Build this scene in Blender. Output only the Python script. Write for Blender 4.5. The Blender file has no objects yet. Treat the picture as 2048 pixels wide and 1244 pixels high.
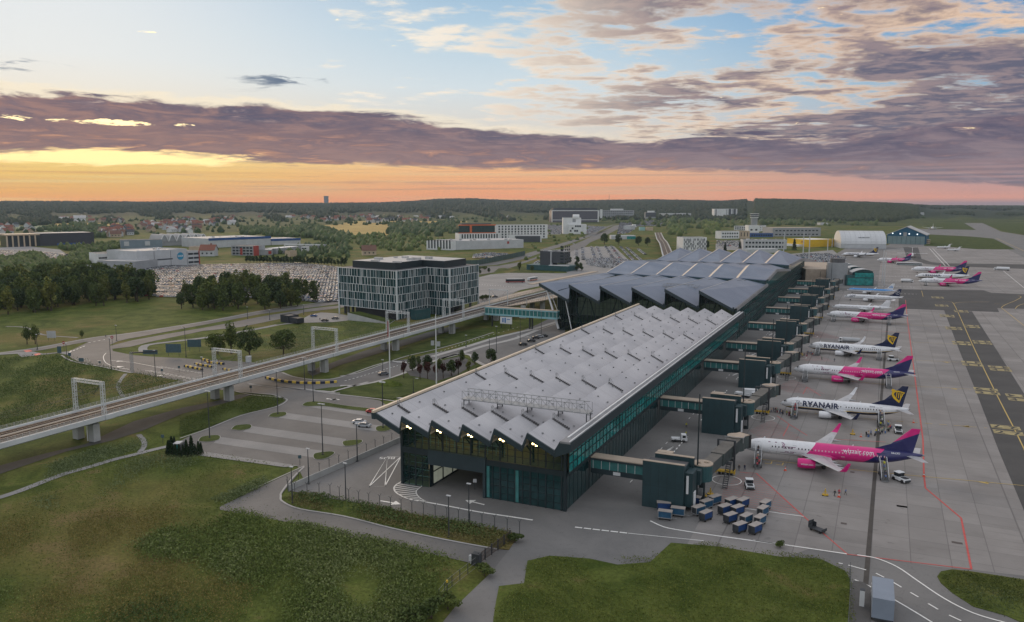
import bpy, bmesh, math, random
import numpy as np
from mathutils import Vector, Matrix
from mathutils.geometry import tessellate_polygon
rnd = random.Random(7)
scn = bpy.context.scene
R = math.radians

# ---------------------------------------------------------------- camera
CAMH, FPX, YAW, PITCH = 70.0, 1593.0, R(25.071), R(7.722)
cam_d = bpy.data.cameras.new("camera")
cam_d.sensor_width = 36.0
cam_d.lens = FPX / 2048 * 36.0
cam_d.clip_start = 1.0
cam_d.clip_end = 60000.0
cam = bpy.data.objects.new("camera", cam_d)
scn.collection.objects.link(cam)
cam.location = (0, 0, CAMH)
cam.rotation_euler = (R(90) - PITCH, 0, YAW)
scn.camera = cam

# ---------------------------------------------------------------- exposure
scn.view_settings.view_transform = 'Standard'
scn.view_settings.look = 'None'
scn.view_settings.exposure = 0.0
scn.view_settings.gamma = 1.0
scn.cycles.use_denoising = True
scn.cycles.max_bounces = 6
scn.cycles.transparent_max_bounces = 8
scn.cycles.volume_bounces = 0

HD = Vector((-math.sin(YAW), math.cos(YAW), 0))
RT = Vector((math.cos(YAW), math.sin(YAW), 0))
SUN_AZ, SUN_EL = R(-27.5), R(8.0)          # from the camera heading, to the left
sd = HD * math.cos(SUN_AZ) + RT * math.sin(SUN_AZ)
SUN_DIR = Vector((sd.x * math.cos(SUN_EL), sd.y * math.cos(SUN_EL), math.sin(SUN_EL)))

def lin(c):
 return tuple(((v / 255) / 12.92 if v <= 10 else (((v / 255) + 0.055) / 1.055) ** 2.4) for v in c)

# ---- small node expression helper
class NX:
 def __init__(self, nt):
  self.nt = nt

 def node(self, t, **kw):
  n = self.nt.nodes.new(t)
  for k, v in kw.items():
   setattr(n, k, v)
  return n

 def put(self, sock, v):
  if isinstance(v, V):
   self.nt.links.new(v.s, sock)
  elif hasattr(v, 'is_linked'):
   self.nt.links.new(v, sock)
  else:
   sock.default_value = v

 def m(self, op, *a, clamp=False):
  n = self.node('ShaderNodeMath', operation=op, use_clamp=clamp)
  for i, v in enumerate(a):
   self.put(n.inputs[i], v)
  return V(self, n.outputs[0])

 def sep(self, vec):
  n = self.node('ShaderNodeSeparateXYZ')
  self.put(n.inputs[0], vec)
  return [V(self, o) for o in n.outputs]

 def comb(self, x, y, z=0.0):
  n = self.node('ShaderNodeCombineXYZ')
  for i, v in enumerate((x, y, z)):
   self.put(n.inputs[i], v)
  return V(self, n.outputs[0])

 def noise(self, vec, scale=1.0, detail=4.0, rough=0.55, dist=0.0):
  n = self.node('ShaderNodeTexNoise')
  self.put(n.inputs['Vector'], vec)
  n.inputs['Scale'].default_value = scale
  n.inputs['Detail'].default_value = detail
  n.inputs['Roughness'].default_value = rough
  n.inputs['Distortion'].default_value = dist
  return V(self, n.outputs[0])

 def white(self, vec):
  n = self.node('ShaderNodeTexWhiteNoise', noise_dimensions='3D')
  self.put(n.inputs['Vector'], vec)
  return V(self, n.outputs[0])

 def ss(self, x, a, b):
  n = self.node('ShaderNodeMapRange', interpolation_type='SMOOTHSTEP')
  self.put(n.inputs[0], x)
  self.put(n.inputs[1], a)
  self.put(n.inputs[2], b)
  return V(self, n.outputs[0])

 def ramp(self, x, stops, interp='LINEAR'):
  n = self.node('ShaderNodeValToRGB')
  self.put(n.inputs[0], x)
  cr = n.color_ramp
  cr.interpolation = interp
  while len(cr.elements) < len(stops):
   cr.elements.new(0.5)
  for e, (p, c) in zip(cr.elements, sorted(stops, key=lambda s: s[0])):
   e.position = p
   e.color = (c[0], c[1], c[2], 1) if isinstance(c, (tuple, list)) else (c, c, c, 1)
  return V(self, n.outputs[0])

 def mix(self, f, a, b, blend='MIX'):
  n = self.node('ShaderNodeMix', data_type='RGBA', blend_type=blend)
  self.put(n.inputs[0], f)
  for i, v in ((6, a), (7, b)):
   if isinstance(v, tuple) and len(v) == 3:
    v = (*v, 1)
   self.put(n.inputs[i], v)
  return V(self, n.outputs[2])

class V:
 def __init__(self, x, s):
  self.x, self.s = x, s

 def __add__(a, b): return a.x.m('ADD', a, b)
 def __radd__(a, b): return a.x.m('ADD', a, b)
 def __sub__(a, b): return a.x.m('SUBTRACT', a, b)
 def __rsub__(a, b): return a.x.m('SUBTRACT', b, a)
 def __mul__(a, b): return a.x.m('MULTIPLY', a, b)
 def __rmul__(a, b): return a.x.m('MULTIPLY', a, b)
 def __truediv__(a, b): return a.x.m('DIVIDE', a, b)

# ---------------------------------------------------------------- world: dawn sky with cloud bank and altocumulus
def make_world():
 w = bpy.data.worlds.new("World")
 scn.world = w
 w.use_nodes = True
 nt = w.node_tree
 nt.nodes.clear()
 X = NX(nt)
 out = X.node('ShaderNodeOutputWorld')
 bg = X.node('ShaderNodeBackground')
 nt.links.new(bg.outputs[0], out.inputs[0])
 tc = X.node('ShaderNodeTexCoord')
 d = V(X, tc.outputs['Generated'])
 x, y, z = X.sep(d)
 hx = x * RT.x + y * RT.y
 hy = x * HD.x + y * HD.y
 u = X.m('ARCTAN2', hx, hy)                   # bearing from the runway-facing heading
 hl = X.m('SQRT', x * x + y * y)
 e = z / X.m('MAXIMUM', hl, 0.02)             # tangent of the elevation
 ee = X.m('MULTIPLY', e, 2.5, clamp=True)     # 0..0.4 -> 0..1
 un = X.m('MULTIPLY_ADD', u, 1 / 1.3, 0.5, clamp=True)   # -0.65..0.65 -> 0..1
 L = lambda *s: [(p * 2.5, lin(c)) for p, c in s]
 left = X.ramp(ee, L((0, (255, 160, 96)), (.012, (255, 178, 88)), (.03, (255, 198, 104)), (.05, (255, 228, 164)), (.09, (250, 236, 212)),
      (.16, (238, 239, 236)), (.24, (230, 235, 238)), (.4, (200, 214, 226))))
 cent = X.ramp(ee, L((0, (248, 156, 108)), (.02, (254, 172, 112)), (.045, (252, 194, 138)), (.08, (228, 218, 205)), (.14, (214, 226, 232)),
      (.2, (188, 212, 228)), (.26, (156, 190, 218)), (.4, (140, 170, 205))))
 right = X.ramp(ee, L((0, (150, 132, 140)), (.006, (222, 154, 134)), (.02, (204, 152, 144)), (.04, (180, 148, 152)), (.08, (168, 176, 190)), (.14, (138, 178, 206)),
      (.2, (96, 152, 200)), (.28, (66, 124, 182)), (.4, (90, 130, 175))))
 base = X.mix(X.ss(un, 0.08, 0.5), left, cent)
 base = X.mix(X.ss(un, 0.5, 0.95), base, right)
 # glow where the sun stands behind the bank
 gu, ge = u - SUN_AZ, e - 0.055
 glow = X.m('POWER', 2.718, (gu * gu * 14.0 + ge * ge * 700.0) * -1.0)
 base = X.mix(X.m('MULTIPLY', glow, 0.55), base, lin((255, 214, 96)))

 # ---- altocumulus sheet (plane overhead, seen in perspective)
 zz_ = X.m('MAXIMUM', z, 0.0) + 0.05
 pv = X.comb(hx / zz_, hy / zz_ * 1.15, 0.0)
 n0 = X.noise(pv, 0.42, 3.0, 0.5, 0.3)
 n1 = X.noise(pv, 1.5, 9.0, 0.60, 0.35)
 n2 = X.noise(pv, 4.6, 7.0, 0.62, 0.3)
 nn = n0 * 0.32 + n1 * 0.43 + n2 * 0.25
 cover = X.ramp(un, [(0, 0.0), (.24, 0.0), (.34, .52), (.46, .64), (.56, .92), (.72, 1.12), (1, 1.15)])
 elev = X.ramp(ee, [(0, 0.3), (.14, 0.8), (.26, .92), (.42, .9), (.55, 1.0), (1, 1.0)])
 cov = cover * (elev * 0.55 + 0.45)
 th = 0.610 - cov * 0.172
 am = X.ss(nn, th, th + 0.075)
 thick = X.ss(nn + (n0 - 0.5) * 0.25, th + 0.01, th + 0.10) * X.ss(un, 0.42, 0.70)
 lit = X.mix(X.ss(un, .35, .85), lin((252, 242, 226)), lin((244, 208, 174)))
 acol = X.mix(thick, lit, X.mix(X.ss(n2, .42, .6), lin((98, 93, 112)), lin((150, 130, 132))))
 front = X.ss(hy, 0.15, 0.35)
 sky = X.mix(am * X.ss(e, 0.03, 0.07) * 0.94, base, acol)

 # ---- the long dark bank above the horizon
 wv = X.noise(X.comb(u * 3.0, e * 14.0, 1.0), 1.0, 3.0, 0.5) - 0.5
 sn = X.noise(X.comb(u * 5.5 + wv, e * 34.0 + wv * 3.0, 0.0), 1.0, 9.0, 0.62, 0.35)
 fn = X.noise(X.comb(u * 18.0, e * 130.0 + wv * 6.0, 3.0), 1.0, 8.0, 0.66, 0.5)
 bn = X.noise(X.comb(u * 30.0, e * 90.0, 7.0), 1.0, 6.0, 0.6, 0.3)
 cu = lambda px, py: (min(1, max(0, math.atan((px - 1024) / FPX) / 1.3 + .5)), (406 - py) / FPX * math.cos(math.atan((px - 1024) / FPX)))
 C = lambda pts: [(a, b * 4) for a, b in (cu(*p) for p in pts)]
 top = X.ramp(un, C([(0, 182), (180, 190), (400, 212), (560, 216), (700, 222), (860, 244), (960, 262), (1150, 272), (1300, 280), (1500, 276), (1640, 280), (1750, 262), (1850, 246), (2048, 226)])) * 0.25
 bot = X.ramp(un, C([(0, 322), (150, 316), (300, 318), (450, 326), (700, 332), (1000, 340), (1250, 342), (1500, 346), (1800, 362), (2048, 372)])) * 0.25
 bt = X.m('DIVIDE', e - bot, top - bot)       # 0 under side .. 1 upper side
 nz = (sn - 0.5) * 0.95 + (fn - 0.5) * 0.42 + (bn - 0.5) * 0.22
 soft = X.ss(un, .42, .75)                    # the right half is torn open more
 f_top = (top - e) * 36.0 + nz * (1.5 + soft * 1.3)
 f_bot = (e - bot) * 80.0 + (fn - 0.5) * 1.5 + (sn - 0.5) * 0.9
 bm = X.ss(f_top, -0.08, 0.22) * X.ss(f_bot, -0.15, 0.25)
 cmid = X.mix(X.ss(un, .1, .85), lin((158, 122, 116)), lin((138, 120, 128)))
 bcol = X.mix(X.ss(nz + (fn - 0.5) * 0.9, -.22, .22), cmid, lin((84, 80, 104)))
 bcol = X.mix(X.ss(bn * .5 + fn * .5, .52, .66) * 0.45, bcol, lin((176, 140, 134)))
 warm = X.ss(fn * .7 + sn * .3, .47, .64) * (1.0 - X.ss(bt, 0.1, 0.8)) * (1.0 - X.ss(un, .45, .95) * 0.7)
 bcol = X.mix(warm * 0.8, bcol, lin((232, 166, 124)))
 bcol = X.mix(X.ss(fn, .56, .72) * X.ss(bt, .5, .9) * 0.6, bcol, lin((210, 182, 168)))
 sky = X.mix(bm * 0.97, sky, bcol)
 # bright thin edges where the bank is sheer, strongest to the left
 edge = X.ss(f_top, -0.35, -0.05) * (1.0 - X.ss(f_top, -0.02, 0.22)) * X.ss(e, 0.06, 0.08)
 sky = X.mix(edge * (1.0 - X.ss(un, .2, .85)) * 0.8, sky, lin((255, 240, 212)))
 # holes in the bank round the sun, fiery
 hg = X.m('POWER', 2.718, ((u + 0.475) * (u + 0.475) * 90.0 + (e - 0.088) * (e - 0.088) * 42000.0) * -1.0)
 hole = X.ss(hg + (fn - 0.5) * 3.0 + (bn - 0.5) * 2.4, 0.74, 1.0)
 sky = X.mix(hole, sky, (1.7, 1.35, .72))
 hg2 = X.m('POWER', 2.718, ((u + 0.46) * (u + 0.46) * 26.0 + (e - 0.050) * (e - 0.050) * 7000.0) * -1.0)
 hole2 = X.ss(hg2 + (fn - 0.5) * 1.3 + (sn - 0.5) * 0.5, 0.46, 0.86)
 sky = X.mix(hole2, sky, (1.5, 1.12, .48))
 # thin streaks under the bank, and wisps above it
 st = X.noise(X.comb(u * 3.0, e * 160.0, 9.0), 1.0, 4.0, 0.5)
 s2 = X.noise(X.comb(u * 4.0 + wv, e * 260.0, 4.0), 1.0, 6.0, 0.6, 0.3)
 low = 1.0 - X.ss(e, .03, .055)
 sky = X.mix(X.ss(st, .46, .70) * low * 0.55, sky, X.mix(un, lin((255, 226, 150)), lin((196, 150, 150))))
 sky = X.mix(X.ss(s2, .50, .66) * low * X.ss(e, .004, .02) * 0.6, sky, X.mix(un, lin((226, 158, 96)), lin((176, 136, 140))))
 wn = X.noise(X.comb(u * 8.0, e * 48.0, 5.0), 1.0, 6.0, 0.6, 0.5)
 wz = X.m('POWER', 2.718, ((u + 0.25) * (u + 0.25) * 45.0 + (e - 0.142) * (e - 0.142) * 2600.0) * -1.0) \
  + X.m('POWER', 2.718, ((u + 0.56) * (u + 0.56) * 90.0 + (e - 0.143) * (e - 0.143) * 9000.0) * -1.0)
 sky = X.mix(X.ss(wn + wz * 0.2, .70, .80) * X.m('MULTIPLY', wz, 1.0, clamp=True), sky, lin((104, 120, 142)))
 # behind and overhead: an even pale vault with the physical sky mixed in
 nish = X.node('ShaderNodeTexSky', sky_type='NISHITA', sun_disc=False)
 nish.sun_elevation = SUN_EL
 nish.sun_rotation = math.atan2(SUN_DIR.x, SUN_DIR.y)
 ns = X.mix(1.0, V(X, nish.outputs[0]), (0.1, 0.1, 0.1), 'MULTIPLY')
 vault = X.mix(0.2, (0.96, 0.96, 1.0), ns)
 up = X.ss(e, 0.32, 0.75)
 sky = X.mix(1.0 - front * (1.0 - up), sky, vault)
 # ground side of the vault
 sky = X.mix(X.ss(e, -0.02, 0.0), lin((120, 115, 118)), sky)
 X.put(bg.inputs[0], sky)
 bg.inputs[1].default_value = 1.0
 w.cycles.sampling_method = 'MANUAL'
 w.cycles.sample_map_resolution = 512

make_world()
sun_d = bpy.data.lights.new("sun", 'SUN')
sun_d.energy = 2.4
sun_d.angle = R(36)
sun_d.color = (1.0, 0.72, 0.46)
sun = bpy.data.objects.new("sun", sun_d)
scn.collection.objects.link(sun)
sun.rotation_euler = SUN_DIR.to_track_quat('Z', 'Y').to_euler()
# ---------------------------------------------------------------- helpers
COL = scn.collection
_cp, _sp = math.cos(PITCH), math.sin(PITCH)
FW = HD * _cp + Vector((0, 0, -_sp))
UP = RT.cross(FW)

def ray(px, py):
 return RT * ((px - 1024) / FPX) - UP * ((py - 622) / FPX) + FW

def G(px, py, z=0.0):
 """point of the level z seen at a photograph pixel"""
 d = ray(px, py)
 t = (z - CAMH) / d.z
 return Vector((d.x * t, d.y * t, z))

def H(py, px, base):
 """height of what is seen at (px, py) straight above a ground point"""
 d = ray(px, py)
 return CAMH + d.z * math.hypot(base[0], base[1]) / math.hypot(d.x, d.y)

ZF = dict(A=(0, 620, 4.876), B=(400, 600, 4.876), C=(360, 760, 4.452), D=(680, 620, 4.551), E=(900, 480, 6.4), F=(900, 400, 6.4),
  g=(1180, 400, 6.4), h=(1400, 400, 6.4), I=(1700, 400, 5.885), J=(1640, 480, 5.02), K=(1440, 860, 4.876), L=(1530, 740, 6.206),
  M=(1270, 860, 5.41), N=(1700, 800, 5.655), O=(0, 400, 5.851), P=(330, 400, 5.535), z2=(500, 880, 3.413), z5=(1440, 840, 3.079),
  z3=(720, 740, 3.413), z4=(1150, 680, 3.11), a5=(0, 560, 2.926), a8=(1500, 560, 3.659), a7=(1050, 480, 3.413), b1=(0, 740, 2.469),
  px=(0, 0, 1))

def Z(k, *pts, z=0.0):
 x0, y0, s = ZF[k]
 return [G(x0 + x / s, y0 + y / s, z) for x, y in pts]

def Z1(k, x, y, z=0.0):
 return Z(k, (x, y), z=z)[0]

# ---- materials
MATS = {}

def mat(name, col, rough=0.7, var=0.12, scale=0.6, metal=0.0, spec=0.4, emit=None, est=0.0, detail=5.0, coat=0.0, bump=0.0, stretch=None):
 """principled material whose tone wanders a little with the position on the object"""
 if name in MATS:
  return MATS[name]
 m = bpy.data.materials.new(name)
 m.use_nodes = True
 nt = m.node_tree
 X = NX(nt)
 b = nt.nodes['Principled BSDF']
 tc = X.node('ShaderNodeTexCoord')
 co = V(X, tc.outputs['Object'])
 if stretch:
  mp = X.node('ShaderNodeMapping')
  X.put(mp.inputs[0], co)
  mp.inputs['Scale'].default_value = stretch
  co = V(X, mp.outputs[0])
 n = X.noise(co, scale, detail, 0.6)
 lo = tuple(max(0, c * (1 - var)) for c in col)
 hi = tuple(min(1, c * (1 + var)) for c in col)
 X.put(b.inputs['Base Color'], X.ramp(n, [(.3, lo), (.7, hi)]))
 b.inputs['Roughness'].default_value = rough
 b.inputs['Metallic'].default_value = metal
 b.inputs['Specular IOR Level'].default_value = spec
 b.inputs['Coat Weight'].default_value = coat
 if emit:
  b.inputs['Emission Color'].default_value = (*emit, 1)
  b.inputs['Emission Strength'].default_value = est
 if bump:
  bp = X.node('ShaderNodeBump')
  bp.inputs['Strength'].default_value = bump
  X.put(bp.inputs['Height'], n)
  X.put(b.inputs['Normal'], V(X, bp.outputs[0]))
 MATS[name] = m
 return m

def custom(name, fn, rough=0.8, spec=0.3, metal=0.0):
 """material whose colour comes from fn(X, x, y, z) on world position"""
 m = bpy.data.materials.new(name)
 m.use_nodes = True
 X = NX(m.node_tree)
 b = m.node_tree.nodes['Principled BSDF']
 g = X.node('ShaderNodeNewGeometry')
 x, y, z = X.sep(V(X, g.outputs['Position']))
 r = fn(X, x, y, z, b)
 X.put(b.inputs['Base Color'], r)
 b.inputs['Roughness'].default_value = rough
 b.inputs['Specular IOR Level'].default_value = spec
 b.inputs['Metallic'].default_value = metal
 MATS[name] = m
 return m

# ---- mesh collector
class MB:
 def __init__(self):
  self.v, self.f, self.mi, self.mats, self.cur = [], [], [], [], 0

 def use(self, m):
  if m not in self.mats:
   self.mats.append(m)
  self.cur = self.mats.index(m)
  return self

 def face(self, pts):
  i = len(self.v)
  self.v += [tuple(p) for p in pts]
  self.f.append(tuple(range(i, i + len(pts))))
  self.mi.append(self.cur)
  return self

 def raw(self, vs, fs):
  i = len(self.v)
  self.v += [tuple(p) for p in vs]
  for q in fs:
   self.f.append(tuple(i + k for k in q))
   self.mi.append(self.cur)
  return self

 def box(self, x0, x1, y0, y1, z0, z1, M=None):
  vs = [Vector((x, y, z)) for z in (z0, z1) for x, y in ((x0, y0), (x1, y0), (x1, y1), (x0, y1))]
  if M is not None:
   vs = [M @ v for v in vs]
  return self.raw(vs, [(3, 2, 1, 0), (4, 5, 6, 7), (0, 1, 5, 4), (1, 2, 6, 5), (2, 3, 7, 6), (3, 0, 4, 7)])

 def cbox(self, c, s, rz=0.0):
  M = Matrix.Translation(c) @ Matrix.Rotation(rz, 4, 'Z')
  return self.box(-s[0] / 2, s[0] / 2, -s[1] / 2, s[1] / 2, -s[2] / 2, s[2] / 2, M)

 def bar(self, p, q, w, h=None, up=(0, 0, 1)):
  """rectangular bar from p to q, w wide, h high"""
  p, q = Vector(p), Vector(q)
  h = w if h is None else h
  d = (q - p).normalized()
  u = Vector(up)
  if abs(d.dot(u)) > .95:
   u = Vector((1, 0, 0))
  s = d.cross(u).normalized()
  t = s.cross(d)
  vs = [c + s * (a * w / 2) + t * (b * h / 2) for c in (p, q) for a, b in ((-1, -1), (1, -1), (1, 1), (-1, 1))]
  return self.raw(vs, [(3, 2, 1, 0), (4, 5, 6, 7), (0, 1, 5, 4), (1, 2, 6, 5), (2, 3, 7, 6), (3, 0, 4, 7)])

 def tube(self, p, q, r0, r1=None, n=8, cap=True):
  p, q = Vector(p), Vector(q)
  r1 = r0 if r1 is None else r1
  d = (q - p).normalized()
  u = Vector((0, 0, 1)) if abs(d.z) < .9 else Vector((1, 0, 0))
  s = d.cross(u).normalized()
  t = s.cross(d)
  vs = []
  for c, r in ((p, r0), (q, r1)):
   for k in range(n):
    a = 2 * math.pi * k / n
    vs.append(c + (s * math.cos(a) + t * math.sin(a)) * r)
  fs = [(k, (k + 1) % n, n + (k + 1) % n, n + k) for k in range(n)]
  if cap:
   fs += [tuple(range(n))[::-1], tuple(range(n, 2 * n))]
  return self.raw(vs, fs)

 def prism(self, poly, z0, z1, bottom=True):
  """upright prism on a plan polygon"""
  n = len(poly)
  a = sum(poly[i][0] * poly[(i + 1) % n][1] - poly[(i + 1) % n][0] * poly[i][1] for i in range(n))
  if a < 0:
   poly = poly[::-1]
  vs = [(p[0], p[1], z0) for p in poly] + [(p[0], p[1], z1) for p in poly]
  fs = [(i, (i + 1) % n, n + (i + 1) % n, n + i) for i in range(n)]
  tri = tessellate_polygon([[Vector((p[0], p[1], 0)) for p in poly]])
  for t in tri:
   c = Vector(vs[t[1]]) - Vector(vs[t[0]])
   e = Vector(vs[t[2]]) - Vector(vs[t[0]])
   t = t if c.cross(e).z > 0 else t[::-1]
   fs.append(tuple(n + i for i in t))
   if bottom:
    fs.append(tuple(t[::-1]))
  return self.raw(vs, fs)

 def loft(self, rings, closed=True, caps=True):
  n = len(rings[0])
  vs = [p for r in rings for p in r]
  fs = []
  for j in range(len(rings) - 1):
   for k in range(n if closed else n - 1):
    a, b = j * n + k, j * n + (k + 1) % n
    fs.append((a, b, b + n, a + n))
  if caps:
   fs.append(tuple(range(n))[::-1])
   fs.append(tuple(range((len(rings) - 1) * n, len(rings) * n)))
  return self.raw(vs, fs)

 def mesh(self, name, smooth=False):
  me = bpy.data.meshes.new(name)
  me.from_pydata(self.v, [], self.f)
  for m in self.mats:
   me.materials.append(m)
  if len(self.mats) > 1:
   me.polygons.foreach_set('material_index', self.mi)
  if smooth:
   me.polygons.foreach_set('use_smooth', [True] * len(me.polygons))
  me.update()
  return me

 def build(self, name, parent=None, m=None, smooth=False, **props):
  if m is not None:
   self.mats = [m]
   self.mi = [0] * len(self.f)
  return obj(name, self.mesh(name, smooth), parent, **props)

def obj(name, me, parent=None, **props):
 o = bpy.data.objects.new(name, me)
 COL.objects.link(o)
 if parent is not None:
  o.parent = parent
 for k, v in props.items():
  o[k] = v
 return o

def thing(name, label, cat, loc=(0, 0, 0), rz=0.0, group=None):
 o = bpy.data.objects.new(name, None)
 o.empty_display_size = 0.5
 COL.objects.link(o)
 o.location = loc
 o.rotation_euler = (0, 0, rz)
 o['label'] = label
 o['category'] = cat
 if group:
  o['group'] = group
 return o

def dup(root, loc, rz=0.0, label=None, group=None, scale=None, mats=None):
 """a copy of a thing with copies of its parts and sub-parts; mats swaps materials by part name"""
 r = root.copy()
 COL.objects.link(r)
 r.location = loc
 r.rotation_euler = (0, 0, rz)
 if scale is not None:
  r.scale = scale if isinstance(scale, (tuple, list)) else (scale,) * 3
 if label:
  r['label'] = label
 if group:
  r['group'] = group

 def kids(src, dst):
  for ch in list(src.children):
   c = ch.copy()
   COL.objects.link(c)
   c.parent = dst
   kids(ch, c)
 kids(root, r)
 return r

def sheet(name, polys, z, m, kind='structure', thick=0.0, **props):
 """flat ground sheet(s) from plan polygons; with a thickness it becomes a slab with kerb-like sides"""
 mb = MB()
 for poly in polys:
  if thick:
   mb.prism(poly, z - thick, z, bottom=False)
   continue
  vs = [(p[0], p[1], z) for p in poly]
  fs = []
  for t in tessellate_polygon([[Vector((p[0], p[1], 0)) for p in poly]]):
   c = Vector(vs[t[1]]) - Vector(vs[t[0]])
   e = Vector(vs[t[2]]) - Vector(vs[t[0]])
   fs.append(tuple(t) if c.cross(e).z > 0 else tuple(t[::-1]))
  mb.raw(vs, fs)
 return mb.build(name, None, m, kind=kind, **props)

def ribbon(pts, w, closed=False):
 """plan polygon strip list along a polyline, for lines painted on the ground"""
 out = []
 P = [Vector((p[0], p[1], 0)) for p in pts]
 if closed:
  P.append(P[0])
 n = len(P)
 L, Rr = [], []
 for i in range(n):
  a = P[max(0, i - 1)]
  b = P[min(n - 1, i + 1)]
  d = (b - a)
  d = d.normalized() if d.length > 1e-6 else Vector((1, 0, 0))
  s = Vector((-d.y, d.x, 0)) * (w / 2)
  L.append(P[i] + s)
  Rr.append(P[i] - s)
 for i in range(n - 1):
  out.append([L[i], Rr[i], Rr[i + 1], L[i + 1]])
 return out

def smooth_path(pts, k=4):
 """Catmull-Rom through points"""
 P = [Vector((p[0], p[1], p[2] if len(p) > 2 else 0)) for p in pts]
 out = []
 for i in range(len(P) - 1):
  p0, p1, p2, p3 = P[max(0, i - 1)], P[i], P[i + 1], P[min(len(P) - 1, i + 2)]
  for j in range(k):
   t = j / k
   out.append(0.5 * ((2 * p1) + (p2 - p0) * t + (2 * p0 - 5 * p1 + 4 * p2 - p3) * t * t + (3 * p1 - p0 - 3 * p2 + p3) * t ** 3))
 out.append(P[-1])
 return out

def dashes(p, q, on, off, w):
 p, q = Vector((p[0], p[1], 0)), Vector((q[0], q[1], 0))
 d = q - p
 n = d.length
 d.normalize()
 out, t = [], 0.0
 while t < n:
  out += ribbon([p + d * t, p + d * min(n, t + on)], w)
  t += on + off
 return out

def text_mesh(s, size, bold=0.0, extrude=0.0, align='LEFT', shear=0.0, space=1.0, slices=0.0):
 """flat lettering; sliced into narrow bands when it has to lie on a curved skin"""
 cu = bpy.data.curves.new('text', 'FONT')
 cu.body = s
 cu.size = size
 cu.offset = bold
 cu.extrude = extrude
 cu.align_x = align
 cu.shear = shear
 cu.space_character = space
 cu.resolution_u = 3
 o = bpy.data.objects.new('text', cu)
 me = bpy.data.meshes.new_from_object(o)
 bpy.data.objects.remove(o)
 bpy.data.curves.remove(cu)
 b = bmesh.new()
 b.from_mesh(me)
 bpy.data.meshes.remove(me)
 bmesh.ops.triangulate(b, faces=b.faces[:])
 if slices:
  ys = [v.co.y for v in b.verts]
  y = min(ys) + slices
  while y < max(ys):
   bmesh.ops.bisect_plane(b, geom=b.verts[:] + b.edges[:] + b.faces[:], plane_co=(0, y, 0), plane_no=(0, 1, 0))
   y += slices
 b.verts.index_update()
 vs = [tuple(v.co) for v in b.verts]
 fs = [tuple(v.index for v in f.verts) for f in b.faces]
 b.free()
 return vs, fs
# ---------------------------------------------------------------- ground, roads, paving, markings
def grass_col(X, x, y, z, b):
 p = X.comb(x, y, 0.0)
 a = X.noise(p, 0.016, 3.0, 0.6)
 m = X.noise(p, 0.09, 5.0, 0.65, 0.6)
 f = X.noise(p, 1.3, 5.0, 0.7)
 c = X.mix(X.ss(m, .36, .64), (0.048, 0.071, 0.013), (0.096, 0.120, 0.027))
 c = X.mix(X.ss(a, .48, .64) * 0.75, c, (0.135, 0.116, 0.036))
 c = X.mix(X.ss(m + a * .6, .86, 1.0) * 0.6, c, (0.16, 0.115, 0.055))
 return X.mix(1.0, c, X.ramp(f, [(.25, 0.5), (.75, 1.45)]), 'MULTIPLY')

def lawn_col(X, x, y, z, b):
 p = X.comb(x, y, 0.0)
 m = X.noise(p, 0.12, 4.0, 0.65, 0.6)
 f = X.noise(p, 2.2, 5.0, 0.7)
 c = X.mix(X.ss(m, .35, .68), (0.036, 0.056, 0.012), (0.074, 0.094, 0.026))
 return X.mix(1.0, c, X.ramp(f, [(.25, 0.55), (.75, 1.4)]), 'MULTIPLY')

def wheat_col(X, x, y, z, b):
 p = X.comb(x, y, 0.0)
 m = X.noise(p, 0.012, 4.0, 0.6)
 return X.mix(X.ss(m, .35, .65), (0.30, 0.22, 0.075), (0.40, 0.30, 0.11))

def farfield_col(X, x, y, z, b):
 p = X.comb(x, y, 0.0)
 m = X.noise(p, 0.006, 4.0, 0.6)
 f = X.noise(p, 0.05, 4.0, 0.7)
 c = X.mix(X.ss(m, .35, .62), (0.036, 0.055, 0.017), (0.072, 0.086, 0.028))
 return X.mix(X.ss(f, .55, .7) * 0.5, c, (0.10, 0.085, 0.04))

def concrete_col(X, x, y, z, b):
 p = X.comb(x, y, 0.0)
 n = X.noise(p, 0.035, 6.0, 0.62, 0.3)
 s = X.noise(p, 0.5, 5.0, 0.7)
 cx, cy = (x - 0.9) / 7.2, y / 7.2
 w = X.white(X.comb(X.m('FLOOR', cx), X.m('FLOOR', cy), 0.0))
 c = X.mix(X.ss(n, .3, .7), (0.190, 0.180, 0.174), (0.262, 0.250, 0.242))
 k = X.ramp(w, [(0, 0.88), (1, 1.07)])
 c = X.mix(1.0, c, k, 'MULTIPLY')
 c = X.mix(X.ss(s, .58, .75) * 0.22, c, (0.12, 0.115, 0.11))
 jx = X.m('ABSOLUTE', X.m('FRACT', cx) - 0.5)
 jy = X.m('ABSOLUTE', X.m('FRACT', cy) - 0.5)
 jx2 = X.m('ABSOLUTE', X.m('FRACT', cx * 0.25) - 0.5)
 j = X.m('MAXIMUM', X.ss(jx, .482, .494) * 0.5, X.ss(jy, .484, .496) * 0.4)
 j = X.m('MAXIMUM', j, X.ss(jx2, .492, .497) * 0.55)
 c = X.mix(j, c, (0.07, 0.068, 0.068))
 # tyre and oil traces along the stands
 t = X.noise(X.comb(x * 0.05, y * 0.9, 4.0), 1.0, 4.0, 0.6)
 c = X.mix(X.ss(t, .56, .72) * 0.34, c, (0.10, 0.097, 0.095))
 o = X.noise(X.comb(x * .35, y * .35, 8.0), 1.0, 3.0, .5)
 return X.mix(X.ss(o, .66, .74) * X.ss(x, 14, 4) * .4, c, (.075, .072, .07))

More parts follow.
